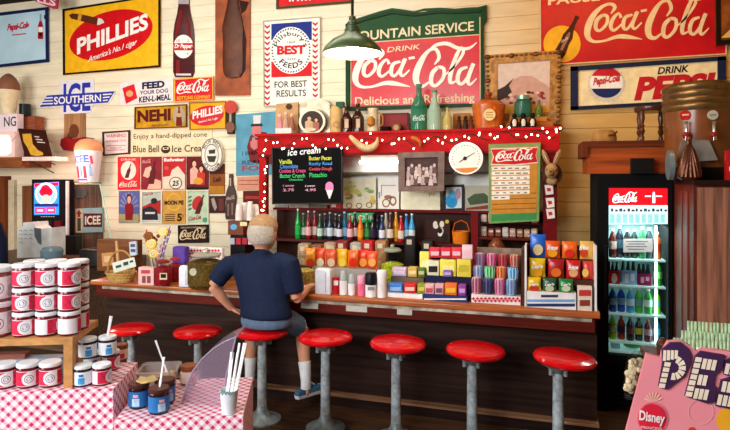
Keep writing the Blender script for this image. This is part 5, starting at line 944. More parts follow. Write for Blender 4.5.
for j, (yb_, dy) in enumerate(RW3):
    for i in range(4):
        cx = 480 + i * 11.6 - j * 1.8; kk = K(cx, Y + dy); q = P(cx, yb_, Y + dy); q.z = rz3[j]; h = (12.4, 12.6, 16)[j] * kk
        o = thing('candy_cup', '%s cup of striped candy, %s from left, %s row of grey rack' % (('lilac', 'pink', 'crimson', 'tan', 'pale blue', 'green', 'peach', 'bright blue', 'dusty pink', 'navy', 'rose', 'ice blue')[j * 4 + i], ('first', 'second', 'third', 'fourth')[i], ('top', 'middle', 'bottom')[j]), 'candy cup', q, 'candy cups on the grey rack')
        b = MB(M(cols[j][i], .3)); b.lathe([(3.9 * kk, 0), (4.5 * kk, h * .7), (4.6 * kk, h * .75), (4.4 * kk, h * .94), (2 * kk, h)], q, 14); b.build('cup', o)
        b = MB(M(pat[j][i], .4))
        for s_ in range(5):
            a = math.radians(190 + s_ * 40); x_, y_ = 4.75 * kk * math.cos(a), 5.3 * kk * math.sin(a); b.tube([q + Vector((x_ * .84, y_ * .84, .006)), q + Vector((x_, y_, h * .68)), q + Vector((x_ * .8, y_ * .8, h * .95))], .0055, 5)
        b.build('candy_sticks', o)
# snack rack
p, k = CB(560, 309); Y = p.y; r = thing('snack_rack', 'white wire-sided snack rack of three shelves at the right counter end', 'rack', p)
b = MB(WH)
for x0 in (524.6, 594.8): fbox(b, x0, 246, x0 + 2, 309 + (x0 - 560) * .03, Y, .22)
b.build('side', r)
b = MB(M('5a2c1c', .5)); fbox(b, 526, 246, 595, 306, Y + .2, .015); b.build('back_panel', r)
for yy_, dy in ((260.4, .12), (280.6, .06)): b = MB(M('4a281c', .5)); fbox(b, 526.6, yy_, 595, yy_ + 2.4, Y + dy, .1); b.build('shelf', r)
b = MB(WH); fbox(b, 526, 293.6, 576, 309, Y, .19); b.mat(M('78a8d8', .4)); b.rect(527, 299.4, 575, 302, Y - .002); b.mat(M('2a3a68')); b.rect(527, 303.6, 575, 306.6, Y - .002); b.mat(M('3a3a48')); b.rect(541, 294.8, 558, 297.4, Y - .002); b.build('header_box', r)
b = MB(M('e8d8c8', .4)); fbox(b, 577.6, 287, 592, 309.6, Y - .004, .055); b.mat(M('c83a34')); b.rect(579, 290, 591, 296, Y - .007); b.mat(M('8a3a2a')); b.rect(579.6, 300, 590, 306, Y - .007); tag(b.build('pretzel_box', at=P(585, 309.6, Y)), 'cream and red carton at the lower right of the snack rack', 'box')
G3 = 'snack bags on the white rack'; zr = {.0: P(576, 293.6, Y).z + .003, 1.: P(595, 280.6, Y + .06).z + .003, 2.: P(595, 260.4, Y + .12).z + .003}
for (cx, cy, w, h, dy, c, s_, wd, nm) in ((538, 248.4, 16.5, 23, .14, '1e60c8', 'f0d8a0', None, 'blue snack bag, top shelf far left'), (552.6, 252, 16, 17, .14, 'e05014', 'f0a020', 'Fritos', 'orange snack bag with white word, top shelf second'), (569.6, 252.4, 16, 17, .16, 'e8661a', 'd82c14', None, 'orange snack bag, top shelf third'), (586.6, 252, 17, 18, .14, 'e0b050', 'c84020', 'Fritos', 'tan snack bag, top shelf far right'),
    (537.4, 271.4, 17, 18.6, .085, 'f0c818', 'e8a018', "Lay's", 'yellow crisp bag, middle shelf far left'), (556, 271.4, 17, 18.6, .085, 'a81c1c', 'e07028', None, 'dark red snack bag, middle shelf second'), (573.4, 271.8, 15, 18, .1, 'c81e1e', 'e8a878', 'Fritos', 'bright red snack bag, middle shelf third'), (588, 271.8, 13, 18, .085, 'c83028', 'e8c060', None, 'red and yellow snack bag, middle shelf far right'),
    (534, 287.8, 15, 13, .03, 'e8c020', 'c83820', "Lay's", 'yellow crisp bag, bottom shelf left'), (549.6, 287.8, 14.6, 13, .03, '2a5a38', 'c0c8a0', "Lay's", 'dark green crisp bag, bottom shelf middle'), (566, 287.8, 15, 13, .03, '1a7a38', 'c8d8b0', "Lay's", 'bright green crisp bag, bottom shelf right')): bag(nm, cx, cy, w, h, Y + (.15 if dy > .11 and cy < 260 else .09 if cy < 280 else .03), c, s_, wd, group=G3, zb=zr[2. if cy < 260 else 1. if cy < 280 else .0])
# drinks dispenser behind the man with paper cups
sv = P(195, 0, 5.5).x; q0 = P(228, 252, 5.5); q1 = P(252.6, 217, 5.5); q1.x = xl - .06
b = MB(WOOD('4a2a1a', .4)); b.box((sv, 5.45, 0), (xl - .03, 6.1, .93)); b.mat(M('6a6058', .4)); b.box((sv - .02, 5.43, .93), (xl - .03, 6.12, .955)); o = b.build('service_cabinet', at=((sv + q1.x) / 2, 5.75, 0)); tag(o, 'dark low cabinet left of the red back bar', 'cabinet')
r = thing('drinks_dispenser', 'brown and black drinks dispenser with four flavour buttons behind the seated man', 'dispenser', ((q0.x + q1.x) / 2, 5.7, .956))
zt = P(240, 221, 5.5).z; zm = P(240, 235, 5.5).z
b = MB(WOOD('7a3a1c', .35, .35)); b.box((q0.x, 5.5, zm), (q1.x, 5.95, zt)); b.build('hood', r); b = MB(M('181316', .4)); b.box((q0.x + .005, 5.54, .956), (q1.x, 5.95, zm)); b.build('body', r)
for i, c in enumerate(('c8c8d8', 'c83040', 'b82838', 'e8e0f0')): b = MB(M(c, .35)); x = 229.6 + i * 6.2; b.slab([(x, 238), (x + 4.8, 238), (x + 4.8, 244.4), (x, 244.4)], 5.53, 5.545); b.build('button', r)
b = MB(M('5ab0e0', .4)); b.oval(233.6, 227, 3.4, 3, 5.498, 14); b.mat(M('e8d8a0')); b.rect(240, 222, 247, 226, 5.498); b.build('sticker', r)
for i in range(4):
    cx = 239 + i * 5.6; kk = K(cx, 5.6); q = P(cx, 220, 5.60 + .09 * (i % 2)); q.z = zt + .001; b = MB(M('f2e4dc', .5)); h0 = 0
    for j in range(3): b.lathe([(3.7 * kk, h0), (2.6 * kk, h0 + (11 + (i % 3) * 1.6) * kk), (2.4 * kk, h0 + (11.4 + (i % 3) * 1.6) * kk)], q, 14); h0 += 2.2 * kk
    tag(b.build('paper_cup_stack', at=q), ('leftmost', 'second from left', 'third from left', 'rightmost')[i] + ' stack of white paper cups on the drinks dispenser', 'cups', 'stacked paper cups on the dispenser')
# ---------------------------------------------------------------- drinks fridge
FY = 5.03; fx0, fx1 = P(597, 0, FY).x, P(672, 0, FY).x; gx0, gx1 = P(608.4, 0, FY).x, P(667.6, 0, FY).x
def fz(py, px=638, Y=FY): return P(px, py, Y).z
BLK = M('0a0a0b', .7, var=0); fr = thing('drinks_fridge', 'tall black glass-door drinks fridge with lit red header, right of the counter', 'fridge', ((fx0 + fx1) / 2, 5.35, 0))
zt_, zb = 1.935, fz(356)
b = MB(BLK); b.box((fx0, FY + .02, .06), (gx0, 5.7, zt_)); b.box((gx1, FY + .02, .06), (fx1, 5.7, zt_)); b.box((gx0, FY + .02, fz(188)), (gx1, 5.7, zt_)); b.box((gx0, FY + .02, .06), (gx1, 5.7, zb)); b.build('cabinet', fr)
b = MB(M('bfe4e4', .4, var=.03)); b.box((gx0, 5.6, zb), (gx1, 5.7, fz(188))); b.build('back_wall', fr)
b = MB(M('070708', .7, var=0)); b.box((fx0, FY - .02, .0), (gx0, FY + .02, zt_)); b.box((gx1, FY - .02, .0), (fx1, FY + .02, zt_)); b.box((gx0, FY - .02, fz(188)), (gx1, FY + .02, zt_)); b.box((gx0, FY - .02, fz(366)), (gx1, FY + .02, zb)); o = b.build('door', fr)
b = MB(M('e8f4f2', .03, trans=.93, var=0)); b.box((gx0, FY - .004, zb), (gx1, FY + .002, fz(205))); b.build('glass', o)
b = MB(M('1c1c1e', .3)); b.box((gx0 - .035, FY - .05, .9), (gx0 - .015, FY - .02, 1.35)); b.build('handle', o)
b = MB(M('060607', .5))
for k in range(9): b.box((gx0 - .04, FY - .014, .08 + k * .032), (gx1 + .04, FY + .02, .095 + k * .032))
b.build('grille', fr)
b = MB(M('d8101c', .35, emit=.55, var=.03)); b.slab([(608.4, 188), (667.6, 187.6), (667.6, 205), (608.4, 205.2)], FY - .012, FY + .01); y = FY - .014; b.mat(M('ffffff', .35, emit=.9, var=0)); b.script(613, 203.4, 637, 202.8, 11, y, 1.25); b.rect(645, 195.6, 651, 196.8, y); b.rect(656, 195.6, 662, 196.8, y); b.paint([(652.4, 203), (652.4, 196), (653, 192), (654.6, 192), (655.2, 196), (655.2, 203)], y); b.build('lit_header', fr)
b = MB(M('c8f0f2', .4, emit=.75, var=.03)); b.slab([(608.4, 205.4), (667.6, 205.4), (667.6, 224), (608.4, 224.6)], FY - .006, FY + .004); y = FY - .008
for k in range(14): b.mat(M(('38506a', '6a3a48', '48687a')[k % 3])); x = 611 + k * 4.1; b.rect(x, 208.4 + (k % 2), x + 2.2 + (k % 3) * .5, 211.6, y)
b.mat(M('98d8dc', .4, emit=.4, var=0))
for k in range(9): b.rect(610 + k * 6.3, 214, 614.6 + k * 6.3, 223, y)
b.build('lit_price_strip', fr)
shz = [fz(p, 638, FY + .05) for p in (259.4, 286, 314.6, 342.6, 355)]; shz[4] = zb + .016
for i, z in enumerate(shz): b = MB(M('b8e0dc', .3, emit=.15, var=.03)); b.box((gx0 + .005, FY + .04, z - .014), (gx1 - .005, 5.6, z)); b.build('shelf', fr)
for xx in (P(655, 0, FY + .07).x,): b = MB(M('d0fbff', .3, emit=5.5, var=0)); b.box((xx, FY + .06, zb + .02), (xx + .014, FY + .08, fz(226))); b.build('light_tube', fr)
l = D.lights.new('fridge_light', 'AREA'); l.size = .4; l.energy = 6; l.color = (.75, 1, 1); lo = D.objects.new('fridge_light', l); COL.objects.link(lo); lo.location = ((gx0 + gx1) / 2, FY + .16, fz(226)); 
b = MB(M('eef4f4', .5)); y = FY - .008; b.slab([(623.4, 239), (652.4, 238.6), (652.4, 252), (623.4, 252.4)], y, y + .003); b.mat(M('6a7a80'))
for k in range(4): b.rect(626 + (k % 2) * 2, 241 + k * 2.6, 648 - (k * 3 % 5), 241.8 + k * 2.6, y - .002)
tag(b.build('paper_notice', at=P(638, 252, FY)), 'white paper notice taped to the fridge glass', 'notice')
def pet(body, label, cap, h, r):
    o = thing('fridge_bottle', '', 'bottle', (0, 0, 0), 'bottles in the drinks fridge')
    b = MB(M(body, .12, var=.05)); b.lathe([(r * .85, 0), (r, .012), (r * .96, h * .4), (r, h * .62), (r * .8, h * .76), (r * .38, h * .88), (r * .38, h * .93)], n=14); b.build('bottle_body', o)
    b = MB(M(label, .4)); b.lathe([(r * 1.02, h * .3), (r * 1.02, h * .58)], n=14, close=False); b.build('label', o)
    b = MB(M(cap, .4)); b.lathe([(r * .42, h * .92), (r * .42, h)], n=10); b.build('cap', o); return o
rows = [(0, [('5a1c18', 'c8a8a0', 'd8d0c8', .24, 'dark red'), ('1a2430', '40586a', 'a8b8b8', .26, 'tall navy'), ('241a1c', '6a3038', 'c8c8c8', .24, 'cola brown'), ('1c2a28', '506a68', 'c8d0d0', .24, 'dark green'), ('2a6a40', '88c098', 'd0d8d0', .26, 'green'), ('20303a', '98b0b8', 'e0e0e0', .25, 'slate'), ('c85a20', 'a83a18', 'd8d0c0', .22, 'orange')], 'top shelf'),
        (2, [('1848c0', '88c0f0', 'e0d0c0', .2, 'deep blue'), ('2058d0', 'a8d8f8', 'e0d0c0', .2, 'royal blue'), ('38a0e0', 'd8f0ff', 'e8d8c8', .2, 'light blue'), ('48a838', '68a8a0', 'e0d8c0', .2, 'leaf green'), ('38983a', 'c8e0d0', 'e0d8c0', .2, 'mid green'), ('78c828', '60b0a0', '58a038', .19, 'bright green')], 'third shelf'),
        (3, [('a0d818', 'd8f0c0', 'e0d0b8', .2, 'lime yellow'), ('b82818', '483868', 'c84030', .19, 'red'), ('2a2024', '7a3838', 'a86858', .19, 'black-brown'), ('241c1c', 'd0c840', '3a3030', .18, 'black with yellow label'), ('5a1828', 'a0888c', 'b06050', .18, 'maroon'), ('2a7898', '60a8b8', '285868', .19, 'teal')], 'fourth shelf')]
for si, row, nm in rows:
    n = len(row)
    for i, (g, l_, c, h, hue) in enumerate(row):
        o = pet(g, l_, c, h, .031); o.location = (gx0 + .045 + (gx1 - gx0 - .1) * i / (n - 1), FY + .11 + .02 * (i % 2), shz[si] + .001); o['label'] = '%s bottle, %s from left on the fridge %s' % (hue, ('first', 'second', 'third', 'fourth', 'fifth', 'sixth', 'seventh')[i], nm)
def carton(label, x0, x1, y0, c, c2, spot):
    Y = FY + .085; z0 = shz[1] + .001; p, q = P(x0, y0, Y), P(x1, y0, Y); o = thing('bottle_carton', label, 'carton', ((p.x + q.x) / 2, Y, z0)); zt = p.z
    b = MB(M(c, .4)); b.box((p.x, Y, z0), (q.x, Y + .12, zt)); b.build('carton', o); b = MB(M(c2, .4)); w = x1 - x0
    if spot: b.oval((x0 + x1) / 2, (y0 + 285) / 2, w * .26, 5, Y - .002, 16)
    else: b.rect(x0 + w * .2, y0 + 3, x0 + w * .45, 283, Y - .002); b.rect(x0 + w * .58, y0 + 3, x0 + w * .84, 281, Y - .002)
    b.build('print', o); b = MB(M('1c1416', .15))
    for k in range(3): b.lathe([(.018, zt - .03), (.016, zt + .02), (.009, zt + .06), (.011, zt + .075)], (p.x + (q.x - p.x) * (k + .5) / 3, Y + .06, 0), 10)
    b.build('bottle_necks', o)
carton('red bottle carton with white round emblem, second fridge shelf', 608.6, 620, 271.4, 'd01830', 'f4ecec', True); carton('pale blue bottle carton, second fridge shelf', 621.6, 637, 271, '98b8e8', 'd8e8fa', False); carton('maroon bottle carton, second fridge shelf', 638, 651.4, 274, '8a1c50', 'd8a0b8', False)
o = pet('2a8a28', '88c878', '48702a', .2, .036); o.location = (gx1 - .05, FY + .12, shz[1] + .001); o['label'] = 'lone green bottle at the right of the second fridge shelf'
b = MB(M('a8d0e0', .3)); p = P(608.6, 347, FY + .06); b.box((gx0 + .035, FY + .1, shz[4] + .002), (gx0 + .1, FY + .2, zb + .06)); tag(b.build('juice_carton', at=(gx0 + .06, FY + .12, zb)), 'pale blue carton lying at the bottom of the fridge', 'carton')
b = MB(M('4a8a40', .3)); b.ball((gx0 + .2, FY + .15, shz[4] + .0305), (.07, .04, .028), 14, 8); tag(b.build('salad_bag', at=(gx0 + .2, FY + .13, zb)), 'green bag lying at the bottom of the fridge', 'bag')
# ---------------------------------------------------------------- wooden box and stool on the fridge
bY = 5.03; p, q = P(585, 172, bY), P(667, 140, bY)
r = thing('storage_box', 'reddish wooden box with overhanging lid on top of the drinks fridge', 'box', ((p.x + q.x) / 2, 5.25, 1.936)); TW = WOOD('9a4418', .5, .6, 'x')
b = MB(TW); b.box((p.x + .02, bY + .01, 1.936), (q.x, 5.6, q.z - .05)); b.build('body', r); b = MB(WOOD('6a2c10', .4, .6, 'x')); b.box((p.x - .02, bY - .015, q.z - .05), (q.x + .01, 5.62, q.z)); b.box((p.x - .02, bY - .015, q.z - .13), (p.x + .025, 5.62, q.z - .05)); b.build('lid', r)
tz = q.z + .001
b = MB(M('14110f', .4)); p2, q2 = P(632, 172, 4.9), P(655, 158, 4.9); b.box((p2.x, 4.93, 1.936), (q2.x, 5.0, q2.z)); tag(b.build('black_case', at=((p2.x + q2.x) / 2, 4.93, 1.936)), 'low black case on fridge top in front of the wooden box', 'case')
r = thing('tan_leather_pouch', 'folded tan leather pouch lying on the reddish wooden box', 'pouch', (P(604, 137, 5.2).x, 5.2, tz)); k = K(604, 5.2); c = Vector((P(604, 137, 5.2).x, 5.2, tz))
b = MB(M('a87a42', .6, var=.3)); b.loft([[(c.x + w * k * math.cos(a), c.y + .08 * math.sin(a) * w / 12, c.z + h * k) for a in [2 * math.pi * i / 16 for i in range(16)]] for w, h in ((11, 0), (12, 2), (11.6, 6), (10.4, 10), (8, 12))]); b.build('pouch', r); b = MB(M('6a3c1c', .6)); b.tube([c + Vector((3 * k, -.085, 6 * k)), c + Vector((8 * k, -.075, 7 * k)), c + Vector((11.6 * k, -.02, 10 * k))], .008, 6); b.build('strap', r)
r = thing('small_wooden_stool', 'small dark wooden stool with turned legs standing on the reddish wooden box', 'stool', (P(652, 138, 5.2).x, 5.2, tz)); sc_ = P(652, 138, 5.2); k = K(652, 5.2); zs = P(652, 112, 5.2).z
b = MB(WOOD('4a2412', .4, .35, 'x', .3)); b.lathe([(15.5 * k, zs), (16.4 * k, zs + .012), (16.4 * k, zs + .035), (15 * k, zs + .045)], (sc_.x, 5.2, 0), 28); b.build('seat', r)
for dx, dy in ((-11, -.09), (11, -.09), (-9.6, .09), (10, .09)):
    hh = zs - tz; b = MB(WOOD('5a2e16', .4, .35, 'z', .3)); x = sc_.x + dx * k
    b.lathe([(.016, 0), (.02, hh * .12), (.014, hh * .2), (.026, hh * .34), (.016, hh * .44), (.024, hh * .5), (.015, hh * .56), (.024, hh * .78), (.018, hh)], (x, 5.2 + dy, tz), 12); b.build('leg', r)
# ---------------------------------------------------------------- tall brown cabinet with the barrel dispenser
cx0 = fx1 + .012; CF = 4.40; ctz = 1.885; cx1 = cx0 + .95
r = thing('tall_cabinet', 'tall reddish brown wooden cabinet right of the drinks fridge', 'cabinet', ((cx0 + cx1) / 2, 4.8, 0))
CWD = WOOD('5e2614', .45, .45, 'z')
b = MB(CWD); b.box((cx0, CF + .02, 0), (cx1, 5.30, ctz - .03)); b.build('body', r)
b = MB(WOOD('a06a54', .55, .4, 'z')); b.box((cx0 + .02, CF, .05), (cx1 - .02, CF + .02, ctz - .05)); b.build('front_panel', r)
b = MB(WOOD('7a2c14', .4, .45, 'z')); b.box((cx0 - .008, CF + .16, .1), (cx0, CF + .24, ctz - .08)); b.box((cx0 - .006, CF + .34, .1), (cx0, CF + .36, ctz - .08)); b.build('side_stile', r)
b = MB(WOOD('2c1710', .4, .4, 'x')); b.box((cx0 - .01, CF - .04, ctz - .03), (cx1 + .04, 5.30, ctz)); b.build('top_board', r); ctz += .001
dY = 4.76; k = K(697.5, dY); dx = P(697.5, 0, dY).x; d0 = ctz
r = thing('barrel_dispenser', 'big brown barrel drink dispenser with ringed lid and two taps on the tall cabinet', 'dispenser', (dx, dY, d0)); H_ = P(697.5, 84, dY).z - d0
Rr = 31.5 * k
b = MB(M('7a4218', .25, var=.3, scale=5)); b.lathe([(Rr * .86, .09), (Rr * .93, .2), (Rr * .97, H_ * .62), (Rr * .98, H_ * .72)], (dx, dY, d0), 40); b.build('barrel', r)
b = MB(M('15100e', .4)); b.lathe([(Rr * .8, 0), (Rr * .84, .02), (Rr * .84, .09)], (dx, dY, d0), 32); b.build('base', r)
b = MB(M('7a5a30', .3, .6, .3)); pf = [(Rr * .98, H_ * .7)]
for j in range(4): z = H_ * (.72 + j * .066); pf += [(Rr * 1.0, z), (Rr * 1.02, z + .012), (Rr * 1.02, z + .026), (Rr * .985, z + .036)]
b.lathe(pf + [(Rr * .9, H_ * .995), (Rr * .4, H_ * 1.01)], (dx, dY, d0), 40); b.build('ringed_lid', r)
for px, c, c2 in ((685.6, 'c8281c', 'f0c0b0'), (713, 'b8b4a4', '8a8878')):
    yf = dY - math.sqrt(max(.01, (Rr * .97) ** 2 - (P(px, 0, dY - .2).x - dx) ** 2)) - .012
    b = MB(M(c, .4)); b.slab([(px + 5.4 * math.cos(t / 9 * math.pi), 115 + 4.8 * math.sin(t / 9 * math.pi)) for t in range(18)], yf - .01, yf + .02); b.mat(M(c2)); b.rect(px - 3.4, 114.2, px + 3.4, 116, yf - .012, -.08); b.build('round_label', r)
    t0 = P(px - 1, 134, yf); b = MB(M('c8c4b8', .2, .9)); b.tube([t0 + Vector((0, .03, 0)), t0 + Vector((0, -.06, 0)), t0 + Vector((0, -.07, -.05))], [.016, .014, .011], 10); b.tube([t0 + Vector((0, -.045, 0)), t0 + Vector((0, -.045, .06)), t0 + Vector((0, -.05, .085))], [.012, .01, .014], 10); b.mat(M('8a1424', .35)); b.ball(t0 + Vector((0, -.05, -.012)), .026, 10, 8); b.build('tap', r)
b = MB(M('b8aca0', .25, .7, .25)); f0 = dY - Rr * 1.06; b.slab([(682.6, 140), (709, 140), (718, 160), (676, 163)], f0 - .02, f0 + .03); b.build('drip_panel', r)
b = MB(M('2a1608', .25)); pz = [(7, 0), (11, 3), (11.6, 8), (9, 20), (6, 29), (3, 35), (2.4, 38), (3, 41)]; gY = 4.40; k4 = K(690, gY); gx = P(689, 0, gY).x
r = thing('bronze_figurine', 'dark bronze draped figurine in front of the barrel dispenser', 'figurine', (gx, gY, ctz)); b = MB(M('5a2c10', .3, .55, .4, 18, bump=.5)); b.lathe([(w * k4, h * k4) for w, h in pz], (gx, gY, ctz), 12, True, 1, .6)
for j in range(5): t = -.9 + j * .45; b.tube([(gx + 9.5 * k4 * math.sin(t), gY - .05 * math.cos(t), ctz + .02), (gx + 6 * k4 * math.sin(t * .8), gY - .045, ctz + 20 * k4), (gx + 2 * k4 * math.sin(t), gY - .015, ctz + 34 * k4)], .009, 6)
b.build('draped_body', r); b = MB(M('7a4418', .3, .5)); b.ball((gx, gY, ctz + 41 * k4), 2.6 * k4, 10, 8); b.build('head', r)
b = MB(M('7a8a8c', .35, .3)); cc = P(670, 160, 4.46); b.loft([[(cc.x - .012 + s, 4.47 + .09 * math.cos(t), ctz + .106 + .105 * math.sin(t)) for t in [2 * math.pi * i / 24 for i in range(24)]] for s in (0, .03)]); tag(b.build('grey_disc', at=(cc.x, 4.47, ctz)), 'grey disc standing on edge left of the barrel dispenser', 'disc')
b = MB(M('c01c20', .4)); q = P(726, 160, 4.40); b.box((q.x, 4.40, ctz), (q.x + .14, 4.44, ctz + .2)); b.mat(WHITE); b.box((q.x + .02, 4.398, ctz + .06), (q.x + .1, 4.40, ctz + .09)); tag(b.build('red_sign', at=(q.x + .07, 4.42, ctz)), 'small red upright sign right of the barrel dispenser, cut by the photo edge', 'sign')
# ---------------------------------------------------------------- pendant lamp
LY = 3.8; kl = K(352.4, LY); lx = P(352.4, 0, LY).x; lz = P(352.4, 54, LY).z
r = thing('pendant_lamp', 'olive green metal pendant lamp hanging at the top centre of the photo', 'lamp', (lx, LY, 4.35))
b = MB(M('55683c', .35, .2)); rp = 29.4 * kl
b.lathe([(rp, 0), (rp * 1.01, .012), (rp * .96, .04), (rp * .7, .095), (rp * .34, .135), (rp * .27, .15)], (lx, LY, lz), 40, False); b.build('shade', r)
b = MB(M('fdfaf0', .5, var=0)); b.lathe([(rp * .985, .002), (rp * .94, .036), (rp * .68, .09), (rp * .3, .128), (.002, .13)], (lx, LY, lz), 40, False); b.build('shade_lining', r)
b = MB(M('4a5a38', .4, .3)); b.lathe([(rp * .27, .145), (rp * .27, .17), (rp * .2, .175), (rp * .22, .19), (rp * .15, .2), (rp * .18, .22), (rp * .12, .235), (rp * .12, .26), (.012, .27)], (lx, LY, lz), 20); b.build('neck', r)
b = MB(M('2a2a20', .4)); b.tube([(lx, LY, lz + .26), (lx, LY, 4.35)], .011, 8); b.build('rod', r)
b = MB(M('fff4dc', .3, emit=55, var=0)); b.ball((lx, LY, lz + .055), (.05, .05, .06), 14, 10); b.build('bulb', r)
l = D.lights.new('pendant_bulb', 'POINT'); l.energy = 16; l.color = (1, .9, .75); l.shadow_soft_size = .06; lo = D.objects.new('pendant_bulb', l); COL.objects.link(lo); lo.location = (lx, LY, lz - .03)
# ---------------------------------------------------------------- left wall: shelf, lit box, lamp, machine
r = thing('wall_shelf', 'rough wooden wall shelf with white ledge at the left edge of the photo', 'shelf', P(10, 166, 5.9)); sY = 5.72
p, q = P(-40, 157, sY), P(21, 157, sY); zs = q.z
b = MB(WOOD('8a4e28', .5)); b.box((p.x, sY, zs - .13), (q.x, WALL, zs)); b.build('beam', r); p2, q2 = P(22, 159, sY), P(55, 159, sY); b = MB(M('f0dcd0', .45)); b.box((p2.x, sY, zs - .05), (q2.x, 5.93, zs)); b.build('ledge', r)
b = MB(M('3a3430', .4, .5)); b.tube([(p2.x + .1, sY + .02, zs - .05), (p2.x + .14, sY + .02, zs - .11), (q2.x - .12, sY + .02, zs - .07), (q2.x - .02, sY + .02, zs - .1)], .007, 6); b.tube([(p2.x + .02, WALL, zs - .2), (p2.x + .05, sY + .1, zs - .05)], .008, 6); b.build('bracket', r)
zs += .001; p, q = P(-40, 157, 5.8), P(14.6, 131, 5.8)
r = thing('lit_box_sign', 'glowing white and pink light box on the wall shelf below the lettered sign', 'sign', ((p.x + q.x) / 2, 5.9, zs)); b = MB(M('f4d0c4', .5, emit=.08, var=.1)); b.box((p.x, 5.8, zs), (q.x, 5.94, q.z)); b.mat(M('fff2ea', .5, emit=.9, var=0)); b.paint([(-30, 136), (8, 135), (11, 140), (11, 152), (7, 155), (-30, 156)], 5.797); b.mat(M('d89a88')); b.paint([(18, 133), (19, 133), (11.6, 142), (10.6, 142)], 5.797); b.build('box', r)
p, q1_ = P(-40, 131, 5.84), P(17, 113.6, 5.84); z1 = q.z + .001
b = MB(M('f2e0e4', .45, var=.06)); b.box((p.x, 5.84, z1), (q1_.x, 5.94, q1_.z)); r = b.build('lettered_sign', at=((p.x + q1_.x) / 2, 5.95, z1)); tag(r, 'white box sign with dark letters below the ice cream cone statue', 'sign'); b = MB(M('3a2a30')); b.txt('NG', 4, 126.6, 16, 126, 9.6, 5.837, .005); b.txt('PARKI', -38, 127, 1, 126.6, 9.6, 5.837, .005) if 0 else None; b.build('lettering', r)
k = K(8, 5.9); c = Vector((P(8.6, 0, 5.9).x, 5.9, q1_.z + .001)); r = thing('cone_statue', 'large ice cream cone statue with brown swirl standing on the lettered sign', 'statue', c)
b = MB(M('ead8b0', .5)); b.lathe([(6.4 * k, 0), (6.8 * k, 4 * k), (8 * k, 14 * k), (9.6 * k, 20 * k), (10 * k, 24 * k), (9 * k, 25 * k)], c, 24); b.build('cone', r)
b = MB(M('8a5a44', .5, var=.15)); b.lathe([(9.6 * k, 24 * k), (10.2 * k, 26 * k), (9.4 * k, 31 * k), (7 * k, 36 * k), (3.6 * k, 39.6 * k), (1 * k, 41 * k)], c, 24); b.build('swirl', r)
p, q = P(19.6, 157, 6.0), P(35, 116, 6.0); b = MB(WOOD('9a5238', .35)); b.box((p.x, 6.0, zs), (q.x, 6.15, q.z)); tag(b.build('wooden_block', at=((p.x + q.x) / 2, 6, zs)), 'upright reddish wooden block behind the dark brown leaning board', 'block')
c = Vector((P(25, 0, 6.08).x, 6.08, q.z + .001)); k = K(23, 6.03); b = MB(M('232c30', .3)); b.lathe([(4.6 * k, 0), (5.4 * k, 2 * k), (5.2 * k, 12 * k), (5.6 * k, 13 * k)], c, 16); tag(b.build('dark_cup', at=c), 'dark green-black cup on the wooden block', 'cup')
r = thing('leaning_board', 'dark brown board with yellow shape leaning on the white ledge', 'board', P(36, 158, 5.80)); b = MB(M('3a1812', .4)); zq = zs + .0
pts = [P(18, 128.6, 5.85), P(44, 130.4, 5.85), P(51, 158.4, 5.76), P(25, 156, 5.76)]; pts[2].z = pts[3].z = zs + .001
b.add(pts + [v + Vector((0, .025, 0.006)) for v in pts], [(0, 1, 2, 3), (7, 6, 5, 4), (0, 4, 5, 1), (1, 5, 6, 2), (2, 6, 7, 3), (3, 7, 4, 0)]); b.build('panel', r)
def onb(x, y_): t = (y_ - 129) / 28; v = P(x, y_, 5.85 - .09 * t); return v + Vector((0, -.004, 0))
b = MB(M('e0a83a', .4)); b.poly([onb(22.4, 134), onb(31.4, 133.6), onb(33, 144), onb(38, 150), onb(43, 152.4), onb(43.6, 155), onb(37, 156), (onb(31, 155)), onb(27.4, 147), onb(24, 142)]); b.build('yellow_shape', r)
b = MB(M('d8c8c0', .4)); b.add([], []); 
for i, w in enumerate((5, 7, 8)): b.poly([onb(34.4 + i * 1.4, 136 + i * 2.8), onb(34.4 + i * 1.4 + w, 136.6 + i * 2.8), onb(34.6 + i * 1.4 + w, 137.6 + i * 2.8), onb(34.6 + i * 1.4, 137 + i * 2.8)])
b.build('text_lines', r)
# hanging cup lamp
cY = 5.95; k = K(88.6, cY); c = Vector((P(88.6, 0, cY).x, cY, P(88.6, 182, cY).z)); r = thing('cup_lamp', 'glowing lamp shaped like a frozen drink cup with orange dome, on the left wall', 'lamp', c)
CUPM = M('f6ecec', .4, emit=.1, var=.03); b = MB(CUPM); b.lathe([(8.4 * k, 0), (9 * k, 1 * k), (12.6 * k, 30 * k), (13.2 * k, 31 * k)], c, 28); b.build('cup', r)
b = MB(M('f0a070', .45, emit=.12, var=.1)); b.lathe([(13.2 * k, 31 * k), (13.4 * k, 33 * k), (12 * k, 38 * k), (8 * k, 42 * k), (2 * k, 43.4 * k)], c, 28); b.build('dome', r)
b = MB()
def oncup(x, y_):
    z = P(88.6, y_, cY).z - c.z; rr = (8.6 + 4 * min(1, z / (30 * k))) * k + .006; s = max(-.98, min(.98, (x - 88.6) * k / rr)); return c + Vector((rr * s, -rr * math.sqrt(1 - s * s), z))
b.mat(M('3a60c0', .4, emit=.3, var=0)); b.txt('ICEE', 81, 164, 97, 163, 8, 0, .05, fn=oncup)
